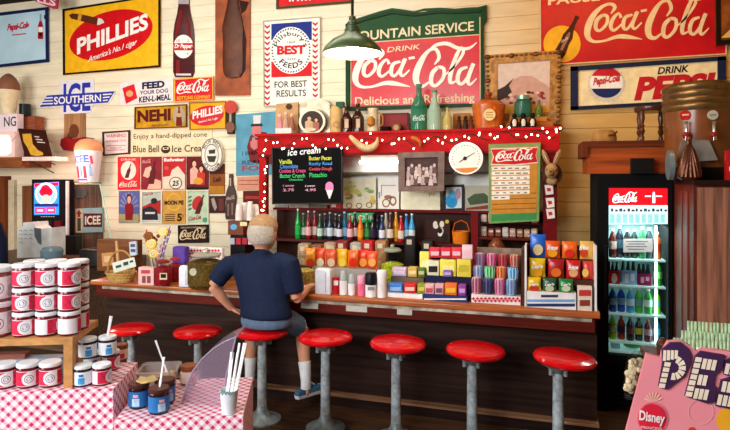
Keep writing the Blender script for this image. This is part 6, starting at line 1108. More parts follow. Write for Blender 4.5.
for x0, y0, x1, y1, cc in ((78.6, 158, 80.8, 168, 'c8d8f0'), (79, 168, 82, 178, '6a98d8'), (83, 166, 86.6, 178, 'd03048'), (87.6, 165.6, 90.6, 176, '4a78c8'), (91.4, 166, 94, 178, 'd03048'), (95, 164, 97.6, 176, '88b0e0'), (97.6, 156, 99, 164, 'd05068'), (83, 178.6, 94, 180.6, '3a60c0')): b.mat(M(cc, .4, emit=.1, var=0)); [b.poly([oncup(xa_, y0), oncup(xb_, y0), oncup(xb_, y1), oncup(xa_, y1)]) for xa_, xb_ in [(x0 + (x1 - x0) * q_ / 3, x0 + (x1 - x0) * (q_ + 1) / 3) for q_ in range(3)]]
b.build('print', r); b = MB(M('3a2a20')); b.tube([c + Vector((0, .05, 34 * k)), (c.x - .14, WALL, c.z + 34 * k)], .012, 8); b.build('wall_arm', r)
l = D.lights.new('cup_lamp_glow', 'POINT'); l.energy = 11; l.color = (1, .45, .34); l.shadow_soft_size = .1; lo = D.objects.new('cup_lamp_glow', l); COL.objects.link(lo); lo.location = c + Vector((0, -.32, .2))
# left back counter and what stands on it
lx0, lx1 = P(-60, 0, 5.0).x, P(100, 0, 5.3).x
b = MB(WOOD('6a5240', .4)); b.box((lx0, 5.0, 0), (lx1, 6.1, .93)); tag(b.build('back_counter', at=((lx0 + lx1) / 2, 5.5, 0)), 'low brown back counter under the screen machine, mostly hidden by jars', 'counter')
mY = 5.96; p, q = P(33, 181, mY), P(66, 181, mY); zt = q.z + .02
r = thing('drink_machine', 'black frozen drink machine with bright red and blue screen on the left', 'machine', ((p.x + q.x) / 2, 5.8, .9312)); b = MB(M('141214', .4)); b.box((p.x - .02, mY, .9312), (q.x, 6.09, zt)); b.build('body', r)
SC1 = lambda c, e=1.1: M(c, .3, emit=e, var=0)
b = MB(SC1('2a78d8')); y = mY - .004; b.slab([(34, 183.4), (58.8, 181.6), (58.8, 214.6), (34, 215)], y, mY); b.mat(SC1('e01838', .9)); b.rect(34.4, 183.6, 58.4, 187, y - .001, -.05); b.oval(46, 192, 7, 5, y - .002, 18); b.mat(SC1('f4f0f0', .9)); b.oval(46, 194, 11, 11.4, y - .0012, 24); b.mat(SC1('78c8f0')); b.oval(46, 194.4, 9.4, 9.6, y - .0015, 24); b.mat(SC1('e01838', .9)); b.oval(45.6, 190, 5, 5.4, y - .002, 16); b.mat(SC1('f0a8a0', .9)); b.oval(46, 199, 4.4, 4.6, y - .003, 16); b.mat(SC1('1c2a68', .6)); b.rect(34.4, 203.6, 58.4, 206.6, y - .002); b.mat(SC1('d83878', .8)); b.rect(35, 207.4, 45, 213.6, y - .002); b.rect(46.4, 207, 55.6, 213.4, y - .002); b.mat(SC1('f8d0e0', .8)); b.rect(37, 209.4, 43, 211.4, y - .003); b.rect(48, 209.4, 53.6, 211, y - .003); b.build('screen', r)
b = MB(M('6a1420', .4)); b.slab([(54, 221), (60, 221), (60, 233), (54, 233)], mY - .05, mY); b.mat(M('2a2022', .4)); b.slab([(41, 221), (52, 221), (52, 236), (41, 236)], mY - .03, mY); b.build('dispensing_tap', r)
b = MB(M('d0d0cc', .4)); 
for j in range(6): b.rect(41 + j * 2.4, 216.2, 42.4 + j * 2.4, 217, mY - .003)
b.build('button_row', r)
p, q = P(65.6, 181, 5.94), P(67.4, 240, 5.94); b = MB(M('e8e0e0', .4)); b.box((p.x, 5.94, .9312), (q.x, 5.97, p.z)); tag(b.build('white_post', at=(p.x, 5.6, .9312)), 'thin white upright post beside the screen machine', 'post')
p, q = P(17, 262, 5.2), P(52, 222, 5.2); r = thing('receipt_printer', 'white printed carton with a dark curved opening below the screen machine', 'carton', ((p.x + q.x) / 2, 5.3, .9312)); b = MB(M('e6e8e6', .45)); b.slab([(17, 258), (17.4, 228), (22.6, 227), (23, 222.6), (34, 222), (34.6, 226.4), (38, 229), (51.6, 227.6), (51.6, 257)], 5.2, 5.4); b.build('case', r)
b = MB(M('6a7078', .4)); b.paint([(34, 228), (41, 228.4), (41.6, 245), (38, 243), (34.6, 236)], 5.198); b.mat(M('8a98a0'))
for i in range(10): xx, yy = 19 + (i % 3) * 5, 231 + (i // 3) * 4; b.stroke([(xx, yy, .5), (xx + 2, yy - 1, .7), (xx + 3.6, yy + .6, .4)], lambda a, c_: P(a, c_, 5.198), 3)
b.build('print', r)
b = MB(M('1a1816', .4)); p, q = P(78, 285, 5.05), P(100, 250, 5.05); b.rbox((p.x, 5.05, .9312), (q.x, 5.3, q.z), .03); tag(b.build('black_bin', at=((p.x + q.x) / 2, 5.15, .9312)), 'black bin left of the wicker basket', 'bin')
b = MB(M('1c1a1c', .35)); p, q = P(56, 262, 5.8), P(76, 236, 5.8); b.box((p.x, 5.8, .9312), (q.x, 5.9, q.z)); tag(b.build('cash_drawer', at=((p.x + q.x) / 2, 5.45, .9312)), 'black box-like till below the white post', 'till')
b = MB(M('7a9aa8', .1, trans=.5, var=0)); c = ON(52, 262, .95); c.y = 5.1; c = Vector((P(52, 0, 5.1).x, 5.1, .9312)); k = K(52, 5.1); b.lathe([(8 * k, 0), (10 * k, 6 * k), (10.6 * k, 14 * k), (8 * k, 17 * k)], c, 20); tag(b.build('glass_bowl', at=c), 'blue-grey glass bowl before the black till', 'bowl')
r, y = wsign('plank_panel', 'weathered grey-brown plank panel with plate and oval mirror on left wall', [(73, 183), (100, 182.4), (103, 250), (74, 252)], WOOD('7a5a4c', .5, .6, 'z'), .02, cat='panel')
r, y = wsign('plate_sign', 'teal and dark red plate sign with arrow strip on the weathered plank panel', [(75, 208.6), (102, 207.6), (102.4, 232), (75.4, 233)], M('9ab8ba', .4), .02, Y=WALL - .022)
b = MB(M('d8c8a0', .4)); b.rect(75.6, 209, 82.4, 232.6, y); b.mat(M('a82a20')); b.paint([(76, 214), (79, 209.6), (82, 214), (80.4, 214), (80.4, 217), (77.6, 217), (77.6, 214)], y - .001); b.mat(M('5a4a3a')); b.rect(77.4, 218, 80.8, 231, y - .001); b.mat(M('5a1c24')); b.rect(83.4, 213.4, 102, 227, y); b.mat(M('e8dcc8')); b.txt('ICEE', 85, 225, 100.6, 224.4, 9, y - .002, .03); b.build('lettering', r)
b = MB(M('b8b8b8', .15, .8)); y = WALL - .022; b.slab([(79.6 + 7.4 * math.cos(t / 12 * math.pi), 193 + 5.2 * math.sin(t / 12 * math.pi)) for t in range(24)], y - .02, y); tag(b.build('oval_mirror', at=P(79.6, 198, WALL)), 'small silver oval mirror above the teal and red plate sign', 'mirror')
r, y = wsign('wooden_board', 'narrow brown board on the wall left of the screen machine', [(22, 186), (32, 185.4), (32.4, 236), (22.4, 236.6)], WOOD('8a5230', .4, .6, 'z'), .02, cat='board')
b = MB(WOOD('7a3c1c', .4, .5, 'z')); p, q = P(-20, 176, 6.1), P(5, 176, 6.1); b.box((p.x, 6.1, 0), (q.x, WALL, q.z)); o = b.build('door_1'); o['kind'] = 'structure'
b = MB(M('d8c8a8', .5)); p, q = P(8, 180, 6.15), P(14, 180, 6.15); b.box((p.x, 6.15, 0), (q.x, WALL, q.z)); o = b.build('trim_1'); o['kind'] = 'structure'
r = thing('glass_screen', 'slanting clear glass screen with pale green edge before the weathered plank panel', 'screen', P(92, 262, 5.7)); px = [(75, 184), (100, 184), (113, 247), (115, 258), (75, 256)]; b = MB(M('c8e0d0', .05, trans=.9, var=0)); b.paint(px, 5.7); b.build('pane', r); b = MB(M('b8dcb8', .2)); b.tube([P(100, 184, 5.7), P(113, 247, 5.7), P(115, 258, 5.7)], .009, 6); b.tube([P(75, 184, 5.7), P(100, 184, 5.7)], .005, 6); b.build('edge', r)
# dark jacket at left edge
jx = P(-14, 240, 4.6).x; r = thing('draped_jacket', 'dark navy jacket draped over a stand at the left edge behind the jars', 'jacket', (jx, 4.6, 0)); b = MB(M('141c34', .8)); b.lathe([(.2, .7), (.24, .9), (.23, 1.25), (.17, 1.42), (.06, 1.5)], (jx, 4.6, 0), 20, True, 1.1, .6); b.build('jacket', r); b = MB(M('3a2a20')); b.tube([(jx, 4.6, 0), (jx, 4.6, 1.5)], .02, 8); b.lathe([(.2, 0), (.2, .02), (.03, .05)], (jx, 4.6, 0), 16); b.build('stand', r)
# hanging pink sign in the top left corner
r = thing('hanging_sign', 'pink and red sign hanging at the top left corner below the dark ceiling', 'sign', P(46, 8, 5.9)); b = MB(M('a83848', .45)); b.slab([(28, -8), (58, -4), (57, 8.6), (52, 8.4), (36, 2)], 5.88, 5.9); b.build('panel', r); b = MB(M('f4c8d0')); b.txt('LLS', 37, 2.4, 55.6, 6.6, 8, 5.877, .04); b.build('lettering', r); b = MB(BLACK); b.tube([P(40, -4, 5.89), Vector((P(40, -4, 5.89).x, 5.89, 4.35))], .006, 6); b.tube([P(55, -3, 5.89), Vector((P(55, -3, 5.89).x, 5.89, 4.35))], .006, 6); b.build('chain', r)
# ---------------------------------------------------------------- checked tables in the foreground
def gingham(p):
    m = D.materials.new('checked_cloth'); m.use_nodes = True; nt = m.node_tree; b = nt.nodes['Principled BSDF']; b.inputs['Roughness'].default_value = .55; b.inputs['Specular IOR Level'].default_value = .3
    uv = nt.nodes.new('ShaderNodeUVMap'); sp = nt.nodes.new('ShaderNodeSeparateXYZ'); nt.links.new(uv.outputs[0], sp.inputs[0])
    def mth(op, a, c=None):
        n = nt.nodes.new('ShaderNodeMath'); n.operation = op
        for i, v in enumerate((a, c)):
            if v is None: continue
            if isinstance(v, (int, float)): n.inputs[i].default_value = v
            else: nt.links.new(v, n.inputs[i])
        return n.outputs[0]
    st = []
    for op in ('ADD', 'SUBTRACT'):
        s = mth(op, sp.outputs[0], sp.outputs[1]); f = mth('FRACT', mth('MULTIPLY', s, 1 / p)); st.append(mth('GREATER_THAN', f, .56))
    t = mth('MULTIPLY', mth('ADD', st[0], st[1]), .5)
    r = nt.nodes.new('ShaderNodeValToRGB'); r.color_ramp.interpolation = 'CONSTANT'; e = r.color_ramp.elements; e[0].color = lin('f4eef0'); e[1].position = .4; e[1].color = lin('efb2c2'); n = e.new(.9); n.color = lin('c8285a')
    nt.links.new(t, r.inputs[0]); nt.links.new(r.outputs[0], b.inputs['Base Color']); return m
CLOTH = gingham(.052)
TA = math.radians(23); TR, TF = Vector((math.cos(TA), math.sin(TA), 0)), Vector((-math.sin(TA), math.cos(TA), 0))
def table(FR, w, d, z, lb1, lb2):
    """FR = front right corner at cloth height; w to the left, d backwards"""
    FR = Vector(FR); o = FR - TR * w
    def pt(a, c, zz): return Vector((o.x, o.y, 0)) + TR * a + TF * c + Vector((0, 0, zz))
    r = thing('side_table', lb1, 'table', pt(w / 2, d / 2, 0)); b = MB(WOOD('8a6a48', .3)); i = .015
    def bx(a0, c0, z0, a1, c1, z1): b.add([pt(a, c, zz) for zz in (z0, z1) for a, c in ((a0, c0), (a1, c0), (a1, c1), (a0, c1))], [(0, 3, 2, 1), (4, 5, 6, 7), (0, 1, 5, 4), (1, 2, 6, 5), (2, 3, 7, 6), (3, 0, 4, 7)])
    bx(i, i, z - .04, w - i, d - i, z - .004); b.build('tabletop', r)
    for a, c in ((.05, .05), (w - .1, .05), (w - .1, d - .1), (.05, d - .1)): b = MB(WOOD('7a5a3c', .3)); bx(a, c, 0, a + .05, c + .05, z - .04); b.build('leg', r)
    b = MB(CLOTH); n = 28; L = z - .03
    b.poly([pt(0, 0, z), pt(w, 0, z), pt(w, d, z), pt(0, d, z)], [(0, 0), (w, 0), (w, d), (0, d)])
    per = [(w * t / n, 0, 0, -1, w * t / n, 0) for t in range(n)] + [(w, d * t / n, 1, 0, w, d * t / n) for t in range(n)] + [(w - w * t / n, d, 0, 1, w - w * t / n, d) for t in range(n)] + [(0, d - d * t / n, -1, 0, 0, d - d * t / n) for t in range(n)]
    def low(k, f):
        a, c, na, nc, u, v = per[k]; wv = (.004 * math.sin(k * 1.1) + .006) * f if (k // n) % 2 else (.012 * math.sin(k * 1.1) + .016) * f; kk = k % n; cf = .02 * f if kk == 0 else 0
        return pt(a + na * wv - (cf if kk == 0 and False else 0), c + nc * wv, z - L * f)
    N = len(per)
    for k in range(N):
        a, c, na, nc, u, v = per[k]; a2, c2, na2, nc2, u2, v2 = per[(k + 1) % N]
        du, dv = (u2 - u), (v2 - v); side = k // n
        for f0, f1 in ((0, .08), (.08, .5), (.5, 1)):
            l0, l1 = L * f0, L * f1
            def uvq(uu, vv, l): return (uu, vv - l) if side == 0 else (uu + l, vv) if side == 1 else (uu, vv + l) if side == 2 else (uu - l, vv)
            q = [low(k, f0), low((k + 1) % N, f0), low((k + 1) % N, f1), low(k, f1)]
            b.poly(q, [uvq(u, v, l0), uvq(u2, v2, l0), uvq(u2, v2, l1), uvq(u, v, l1)])
    o2 = b.build('tablecloth', at=pt(w / 2, d / 2, z), smooth=40); tag(o2, lb2, 'tablecloth'); return pt
LZ = .872; FRc = ON(113, 389, LZ); BRc = ON(137, 362, LZ); dl = (BRc - FRc).dot(TF)
ptL = table(FRc, 1.3, dl, LZ, 'taller wooden table hidden under the left checked cloth', 'pink checked plastic cloth on the left table under the jar pyramid')
MZ = .75; FRm = ON(243, 415.5, MZ); FLm = ON(116, 418.6, MZ); BRm = ON(253.5, 377, MZ); wm = (FRm - FLm).dot(TR) ; dm = (BRm - FRm).dot(TF)
ptM = table(FRm, wm, dm, MZ, 'lower wooden table hidden under the middle checked cloth', 'pink checked plastic cloth on the lower table with the sample tubs')
# ---------------------------------------------------------------- jam jars
def jam(r, h, body, lab, lab2, lid, pic, plain=False):
    o = thing('jam_jar', '', 'jar', (0, 0, 0), 'jars of preserve on the left table')
    b = MB(M(body, .12, var=.1)); b.lathe([(r * .9, 0), (r, .008), (r, h * .74), (r * .94, h * .82), (r * .92, h * .85)], n=22); b.build('glass', o)
    b = MB(M(lab, .45, var=.06)); n = 22; b.loft([[(r * 1.015 * math.cos(t), r * 1.015 * math.sin(t), z) for t in [2 * math.pi * k / n for k in range(n)]] for z in (h * .1, h * .72)], False)
    b.mat(M(lab2, .45, var=.3, scale=50))
    def on(a, z): return (r * 1.03 * math.sin(a), -r * 1.03 * math.cos(a), z)
    if not plain:
        for a0, nq in ((-1.45, 13), (.62, 7)):
            for q in range(nq): b.add([on(a0 + .1 * q, h * .12), on(a0 + .1 * q + .1, h * .12), on(a0 + .1 * q + .1, h * .7), on(a0 + .1 * q, h * .7)], [(0, 1, 2, 3)])
        b.mat(M('f2eaec', .45)); rr = h * .27; b.loft([[(r * 1.036 * math.sin(x / r), -r * 1.036 * math.cos(x / r), zz) for x, zz in [(rr * f_ * math.cos(t), h * .4 + rr * f_ * math.sin(t)) for t in [2 * math.pi * k / 20 for k in range(20)]]] for f_ in (1, .75, .5, .25, .02)])
        b.mat(M(pic, .45)); rr = h * .17
        pts = [(rr * 1.0 * math.cos(t), h * .4 + rr * math.sin(t)) for t in [2 * math.pi * k / 16 for k in range(16)]]
        inn = [(x * .55, h * .4 + (z - h * .4) * .55) for x, z in pts]
        f = lambda x, z: (r * 1.04 * math.sin(x / r), -r * 1.04 * math.cos(x / r), z)
        for k in range(16): j = (k + 1) % 16; b.add([f(*pts[k]), f(*pts[j]), f(pts[j][0] * .86, h * .4 + (pts[j][1] - h * .4) * .86), f(pts[k][0] * .86, h * .4 + (pts[k][1] - h * .4) * .86)], [(0, 1, 2, 3)])
        b.add([f(*q) for q in inn], [tuple(range(16))])
    else:
        b.add([on(-.5 + .1 * q, z) for z in (h * .14, h * .46) for q in range(8)], [(q, q + 1, 8 + q + 1, 8 + q) for q in range(7)])
        b.mat(M(pic, .45)); b.add([on(-.4 + .1 * q, z) for z in (h * .5, h * .62) for q in range(6)], [(q, q + 1, 6 + q + 1, 6 + q) for q in range(5)])
    b.build('label', o)
    b = MB(M(lid, .35, var=.04)); b.lathe([(r * .98, h * .84), (r * 1.02, h * .86), (r * 1.02, h * .97), (r * .95, h)], n=22); b.build('lid', o); return o
kit = jam(.0505, .118, '6a0c1c', 'f0e6e8', 'd02848', 'eceef0', '5a6a88')
blue = jam(.0505, .118, '2a1018', 'e8ecf0', '48a0d8', 'e4e8ea', '2a70b0', True)
big = jam(.078, .171, '8a4038', 'f2eae8', 'e0b8c0', 'eef0f2', '9a6a88')
t67 = FOC * (EYE - LZ) / (390 - CY); rz = EYE - (338.5 - CY) / FOC * t67
# riser
def loc(px, dpt, z): # point along the table front line at that pixel, dpt behind the edge
    best = None
    for i in range(1301):
        v = ptL(1.3 - i * .001, dpt, z); x, _ = XZ(*v)
        if best is None or abs(x - px) < best[0]: best = (abs(x - px), v, 1.3 - i * .001)
    return best[1], best[2]
_, aR = loc(72.5, .03, LZ); r = thing('riser_shelf', 'pale wooden riser shelf on the left table carrying the jar pyramid', 'riser', ptL(aR - .3, .15, LZ)); RW_ = WOOD('c08a54', .3)
def tb(b, a0, c0, z0, a1, c1, z1): b.add([ptL(a, c, zz) for zz in (z0, z1) for a, c in ((a0, c0), (a1, c0), (a1, c1), (a0, c1))], [(0, 3, 2, 1), (4, 5, 6, 7), (0, 1, 5, 4), (1, 2, 6, 5), (2, 3, 7, 6), (3, 0, 4, 7)])
b = MB(RW_); tb(b, aR - .75, .03, rz - .034, aR, dl - .03, rz); b.build('shelf_board', r)
for a in (aR - .042, aR - .69): b = MB(RW_); tb(b, a, .03, LZ + .001, a + .042, .07, rz - .034); b.build('leg', r); b = MB(RW_); tb(b, a - .085, dl - .07, LZ + .001, a - .043, dl - .03, rz - .034); b.build('leg', r)
words = ('first', 'second', 'third', 'fourth', 'fifth')
used = {}
def put(src, pos, lb, rot=0, group=None):
    o = src if id(src) not in used else dup(src); used[id(src)] = 1
    o.location = pos; o.rotation_euler = (0, 0, TA * 2.0 + rot); o['label'] = lb
    if group: o['group'] = group
    return o
for dpt in range(2):
    for row in range(3):
        for ci, px in enumerate((66.5, 43.5, 20.5)):
            if dpt == 2 and ci: continue
            _, a = loc(px, .055, rz + .05); pos = ptL(a, .09 + dpt * .112, rz + .001 + row * .119)
            rot = .75 if ci == 0 else RND.uniform(-.25, .1)
            if row == 0 and ci < 2: rot = 1.5 if ci else 2.2
            put(kit, pos, 'pyramid preserve jar, %s row up, %s column from right, %s' % (words[row], words[ci], ('facing front', 'behind the front jar')[dpt]), rot, 'white-lidded jars stacked on the wooden riser')
for row in range(2): _, a = loc(-6, .1, rz + .07); put(big, ptL(a, .105, rz + .001 + row * .172), ('lower', 'upper')[row] + ' of two larger preserve jars cut off by the left photo edge', .2, 'larger jars at the left edge')
for i, px in enumerate((4.6, 27.4, 50.2)): _, a = loc(px, .08, LZ + .05); put(kit, ptL(a, .085, LZ + .002), 'white-lidded preserve jar under the wooden riser, %s from the left' % words[i], RND.uniform(-.2, .2), 'jars under the wooden riser')
def putpx(src, px, py, z, lb, rot=0, group='blue-labelled jars right of the riser', sc=None):
    p = ON(px, py, z); o = put(src, p, lb, rot, group)
    if sc: o.scale = (sc,) * 3
    return o
amb = jam(.048, .108, '8a4a28', 'f0d8c8', 'd83868', '8a4a2c', 'f0d0c0', True)
z2 = LZ + .002; SR = .86
putpx(blue, 83, 384.5, z2, 'dark jar with blue label at the bottom of right stack, next to riser post', -.1, sc=SR); putpx(kit, 102, 383.5, z2, 'white-labelled jar at the right bottom of right stack', .9, 'blue-labelled jars right of the riser', SR)
putpx(blue, 92, 370, z2, 'jar behind the two bottom jars of right stack', .4, sc=SR); putpx(kit, 111, 369, z2, 'jar at the back right of right stack', .9, 'blue-labelled jars right of the riser', SR)
z3 = z2 + .118 * SR + .0012
for (pa, pb_, t_, lb_) in ((ON(83, 384.5, z2), ON(92, 370, z2), .5, 'upper jar with blue label on the right stack'), (ON(102, 383.5, z2), ON(111, 369, z2), .6, 'upper jar with pale blue label at the back of right stack')): o = put(blue, mix(pa, pb_, t_) + Vector((0, 0, z3 - z2)), lb_, .2, 'blue-labelled jars right of the riser'); o.scale = (SR,) * 3
putpx(amb, 121, 359, z2, 'small amber jar with brown lid, rightmost on the left table', .2, sc=.8)
b = MB(M('f6f6f4', .4)); p = mix(ON(102, 383.5, z2), ON(111, 369, z2), .6); p.z = z3 + .118 * SR + .001; b.tube([p, p + Vector((.01, 0, .04)), p + Vector((.022, 0, .1))], [.007, .008, .011], 8, .5); tag(b.build('plastic_spoon', at=p), 'white plastic spoon standing on the back jar of right stack', 'spoon')
b = MB(M('9cc4e0', .35)); tb(b, aR - .6, .19, LZ + .002, aR - .12, .27, LZ + .1); b.mat(M('a86a58')); tb(b, aR - .45, .2, LZ + .1, aR - .3, .26, LZ + .125); tag(b.build('blue_box', at=ptL(aR - .3, .23, LZ + .002)), 'pale blue box behind the jars under the wooden riser', 'box')
# ---------------------------------------------------------------- sample tubs on the lower table
z = MZ + .002
def quad(px0, py0, px1, py1, px2, py2, px3, py3, zz): return [ON(px0, py0, zz), ON(px1, py1, zz), ON(px2, py2, zz), ON(px3, py3, zz)]
c0 = ON(159, 390, z); k = K(159, c0.y)
def rr(w, d, zz, c, n=6):
    o = []; rad = min(w, d) * .3
    for sx_, sy_, a0 in ((1, 1, 0), (-1, 1, 90), (-1, -1, 180), (1, -1, 270)):
        for q in range(n): t = math.radians(a0 + 90 * q / (n - 1)); o.append(c + TR * (sx_ * (w - rad) + rad * math.cos(t)) + TF * (sy_ * (d - rad) + rad * math.sin(t)) + Vector((0, 0, zz)))
    return o
r = thing('sample_tub', 'clear plastic tub of pale sample pieces on the lower checked table', 'tub', c0); TUB = M('d8c8c0', .12, trans=.62, var=0)
b = MB(TUB); b.loft([rr(.078, .062, 0, c0), rr(.094, .076, .115, c0), rr(.107, .09, .119, c0), rr(.107, .09, .126, c0)], False); b.poly(rr(.078, .062, .001, c0)); b.build('tub', r)
b = MB(M('c8a070', .6, var=.4, scale=50))
for i in range(34): q = c0 + TR * RND.uniform(-.07, .07) + TF * RND.uniform(-.055, .055) + Vector((0, 0, .016 + RND.random() * .07)); b.ball(q, (RND.uniform(.012, .02), RND.uniform(.012, .018), RND.uniform(.009, .014)), 7, 5)
o = b.build('sample_pieces', r); o['kind'] = 'stuff'
SPN = M('f8f8f8', .35, var=.02)
def spoon(p, q, lb, group=None):
    b = MB(SPN); p, q = Vector(p), Vector(q); d = q - p; b.tube([p, p + d * .15, p + d * .3, p + d * .7, q], [.004, .0075, .005, .005, .0065], 8, .6); tag(b.build('plastic_spoon', at=p), lb, 'spoon', group)
spoon(c0 + TR * .05 + TF * .02 + Vector((0, 0, .05)), P(155.6, 340.5, c0.y), 'white plastic spoon sticking out of the clear sample tub')
jb = jam(.05, .12, '240a16', '2f6fae', 'b8d4ec', '4a2420', 'e0a8b8', True)
pj = [(159, 411.5, 'dark preserve jar with blue label and spoon, frontmost on the lower table', .25), (139, 406, 'dark preserve jar with blue label, left of the spoon jar', -.3), (165, 402, 'blue-labelled jar behind the spoon jar', .5)]
for px, py, lb, rt in pj: putpx(jb, px, py, z, lb, rt, 'opened jars on the lower table')
pp = ON(159, 411.5, z); spoon(pp + Vector((.004, 0, .121)), P(164, 357, pp.y + .02), 'white plastic spoon standing in the frontmost dark jar')
putpx(amb, 189, 383, z, 'dark jar with brown lid behind the clear sample tub', .3, 'opened jars on the lower table', .95)
b = MB(M('c8aa72', .5, var=.3)); q = ON(141, 402, z) ; cc = ON(147, 405, z) + Vector((0, 0, .1216)); n = 20
b.loft([[cc + Vector((.052 * (1 + .12 * math.sin(5 * t)) * math.cos(t), .046 * (1 + .12 * math.sin(5 * t)) * math.sin(t), zz + .004 * math.sin(5 * t))) for t in [2 * math.pi * i / n for i in range(n)]] for zz in (.004, .009)]); tag(b.build('paper_cover', at=cc), 'crumpled tan paper cover lying on the blue-labelled jars', 'paper')
# clear curved cover
A0, A1 = ON(183, 408, z), ON(224, 407, z); r = thing('clear_cover', 'clear curved plastic food cover standing on the lower checked table', 'cover', mix(A0, A1, .5)); FILM = M('b8a4b4', .12, trans=.66, var=0)
cy_ = A1.y - .005
cpx = [(182.5, None), (183.6, 398), (187, 384), (193, 371), (202, 359), (213, 349), (224, 342), (236, 337)]
row0 = [Vector((P(x, 400, cy_).x, cy_, z if q is None else P(x, q, cy_).z)) for x, q in cpx]
rows_ = [row0, [v + Vector((-.06, .2, 0)) for v in row0]]
b = MB(FILM)
for i in range(len(row0) - 1): b.add([rows_[0][i], rows_[0][i + 1], rows_[1][i + 1], rows_[1][i]], [(0, 1, 2, 3)])
b.build('curved_sheet', r)
b = MB(M('c4a8c0', .12, trans=.75, var=0)); b.poly(row0 + [P(226, 377, cy_), Vector((P(223.5, 406, cy_).x, cy_, z))]); b.build('end_panel', r)
b = MB(M('b8a4bc', .15, trans=.35, var=0)); b.tube(row0, .0045, 6); b.tube([row0[-1], P(226, 377, cy_), Vector((P(223.5, 406, cy_).x, cy_, z))], .0045, 6); b.tube([rows_[0][-1], rows_[1][-1]], .006, 6); b.build('edge_strip', r)
# spoon cup
cs = ON(229, 412.5, z); r = thing('spoon_cup', 'white and clear cup packed with plastic spoons at the right of the lower table', 'cup', cs); kk = K(227, cs.y)
b = MB(M('e4e8ec', .3)); b.lathe([(.034, 0), (.04, .06), (.046, .115)], cs, 18, False); b.poly([cs + Vector((.03 * math.cos(t), .03 * math.sin(t), .002)) for t in [2 * math.pi * i / 18 for i in range(18)]]); b.mat(M('5a8a90')); 
for i in range(4): b.stroke([(219 + i * 3, 395, .7), (221 + i * 3, 392, 1), (222.4 + i * 3, 394, .6)], lambda x, y_: P(x, y_, cs.y - .047), 3)
b.build('cup', r)
for i in range(6):
    t = i / 5; p = cs + Vector((-.019 + .017 * (i // 2), -.01 + .022 * (i % 2), .008)); spoon(p, P(231.5 + 6.4 * (i // 2) + (i % 2) * 1.6, 352 - 15 * t + (i % 3) * 3, cs.y + .03 + .03 * (i % 2)), ('leftmost', 'second', 'third', 'fourth', 'fifth', 'rightmost')[i] + ' white plastic spoon leaning in the spoon cup', 'spoons in the spoon cup')
# ---------------------------------------------------------------- candy display at the right edge
wz = 1.125; wY = 2.65; wx = P(654, 0, 2.65).x
r = thing('wooden_bin', 'dark wooden bin table behind the pink candy display at right', 'table', (wx + .5, 2.77, 0)); b = MB(WOOD('4a3024', .4)); b.box((wx, wY, 0), (wx + 1.0, 2.89, wz - .03)); b.build('body', r); b = MB(WOOD('5a4030', .4)); b.box((wx - .015, wY - .015, wz - .03), (wx + 1.02, 2.905, wz)); b.build('top', r)
MINT = M('b8d4a8', .5, var=.3, scale=40); idx = 0
proto_m = None
for rw, (y0, n, x0, h, zz) in enumerate(((2.745, 10, 678, .085, wz), (2.80, 11, 686, .105, wz), (2.86, 11, 692, .135, wz))):
    for i in range(n):
        X = P(x0, 0, y0).x + i * .044
        if proto_m is None:
            proto_m = thing('mint_bundle', '', 'candy', (0, 0, 0), 'pale green candy bundles in the wooden bin'); b = MB(MINT)
            for s_ in range(3): b.tube([(-.012 + s_ * .012, 0, 0), (-.014 + s_ * .014, 0, .07)], [.0065, .006], 6)
            b.build('sticks', proto_m); b = MB(M('eef2e4', .5)); b.lathe([(.02, .028), (.02, .042)], n=10, sx=1, sy=.5); b.build('paper_band', proto_m); o = proto_m
        else: o = dup(proto_m)
        o.location = (X, y0, zz + .0005); o.scale = (1, 1, h / .07); o.rotation_euler = (0, 0, RND.uniform(-.3, .3)); o['label'] = 'pale green candy bundle, %s from the left in the %s row of the wooden bin' % (('first', 'second', 'third', 'fourth', 'fifth', 'sixth', 'seventh', 'eighth', 'ninth', 'tenth', 'eleventh')[i], ('front', 'middle', 'back')[rw])
b = MB(M('8a8058', .7, var=.5, scale=80, bump=.6)); b.box((P(696, 0, 2.69).x, 2.655, wz), (P(696, 0, 2.69).x + .5, 2.715, wz + .02)); tag(b.build('loose_candy', at=(P(696, 0, 2.69).x + .25, 2.69, wz)), 'olive bed of loose candy in the wooden bin', 'candy', kind='stuff')
q = P(663, 350, 2.74); b = MB(M('4a2a20', .35)); k = K(663, 2.74); b.lathe([(5.4 * k, 0), (5.8 * k, 6 * k), (6 * k, 11 * k), (6.6 * k, 13 * k), (5 * k, 17 * k), (2 * k, 19 * k)], (q.x, 2.74, wz), 18); tag(b.build('wooden_canister', at=(q.x, 2.74, wz)), 'dark brown turned canister on the left end of the wooden bin', 'canister')
# popcorn bag hanging on the bin
hY = wY + .02; r = thing('popcorn_bag', 'long clear bag of cream puffs hanging at the wooden bin left of pink display', 'bag', P(634, 398, hY)); b = MB(M('ecd8b0', .7, var=.3, scale=50))
for i in range(60): t = RND.random(); b.ball(P(636 - 7.5 * t + RND.uniform(-6, 6) * (1 - .35 * t), 361 + 30 * t, hY + RND.uniform(-.03, .03)), RND.uniform(.010, .017), 7, 5)
o = b.build('puffs', r); o['kind'] = 'stuff'; b = MB(M('f4f0e8', .15, trans=.84, var=0)); rings = []
for px, py, w in ((638, 353, 3), (637, 358, 8), (634, 372, 9), (631, 386, 7), (628, 397, 3.4)): c = P(px, py, hY); rings.append([c + Vector((w * K(px, hY) * math.cos(t), .045 * math.sin(t), .004 * math.sin(3 * t))) for t in [2 * math.pi * i / 16 for i in range(16)]])
b.loft(rings); b.tube([P(638, 353, hY), P(644, 350, hY), Vector((wx - .014, hY, P(644, 350, hY).z - .01))], .006, 6); b.build('clear_bag', r)
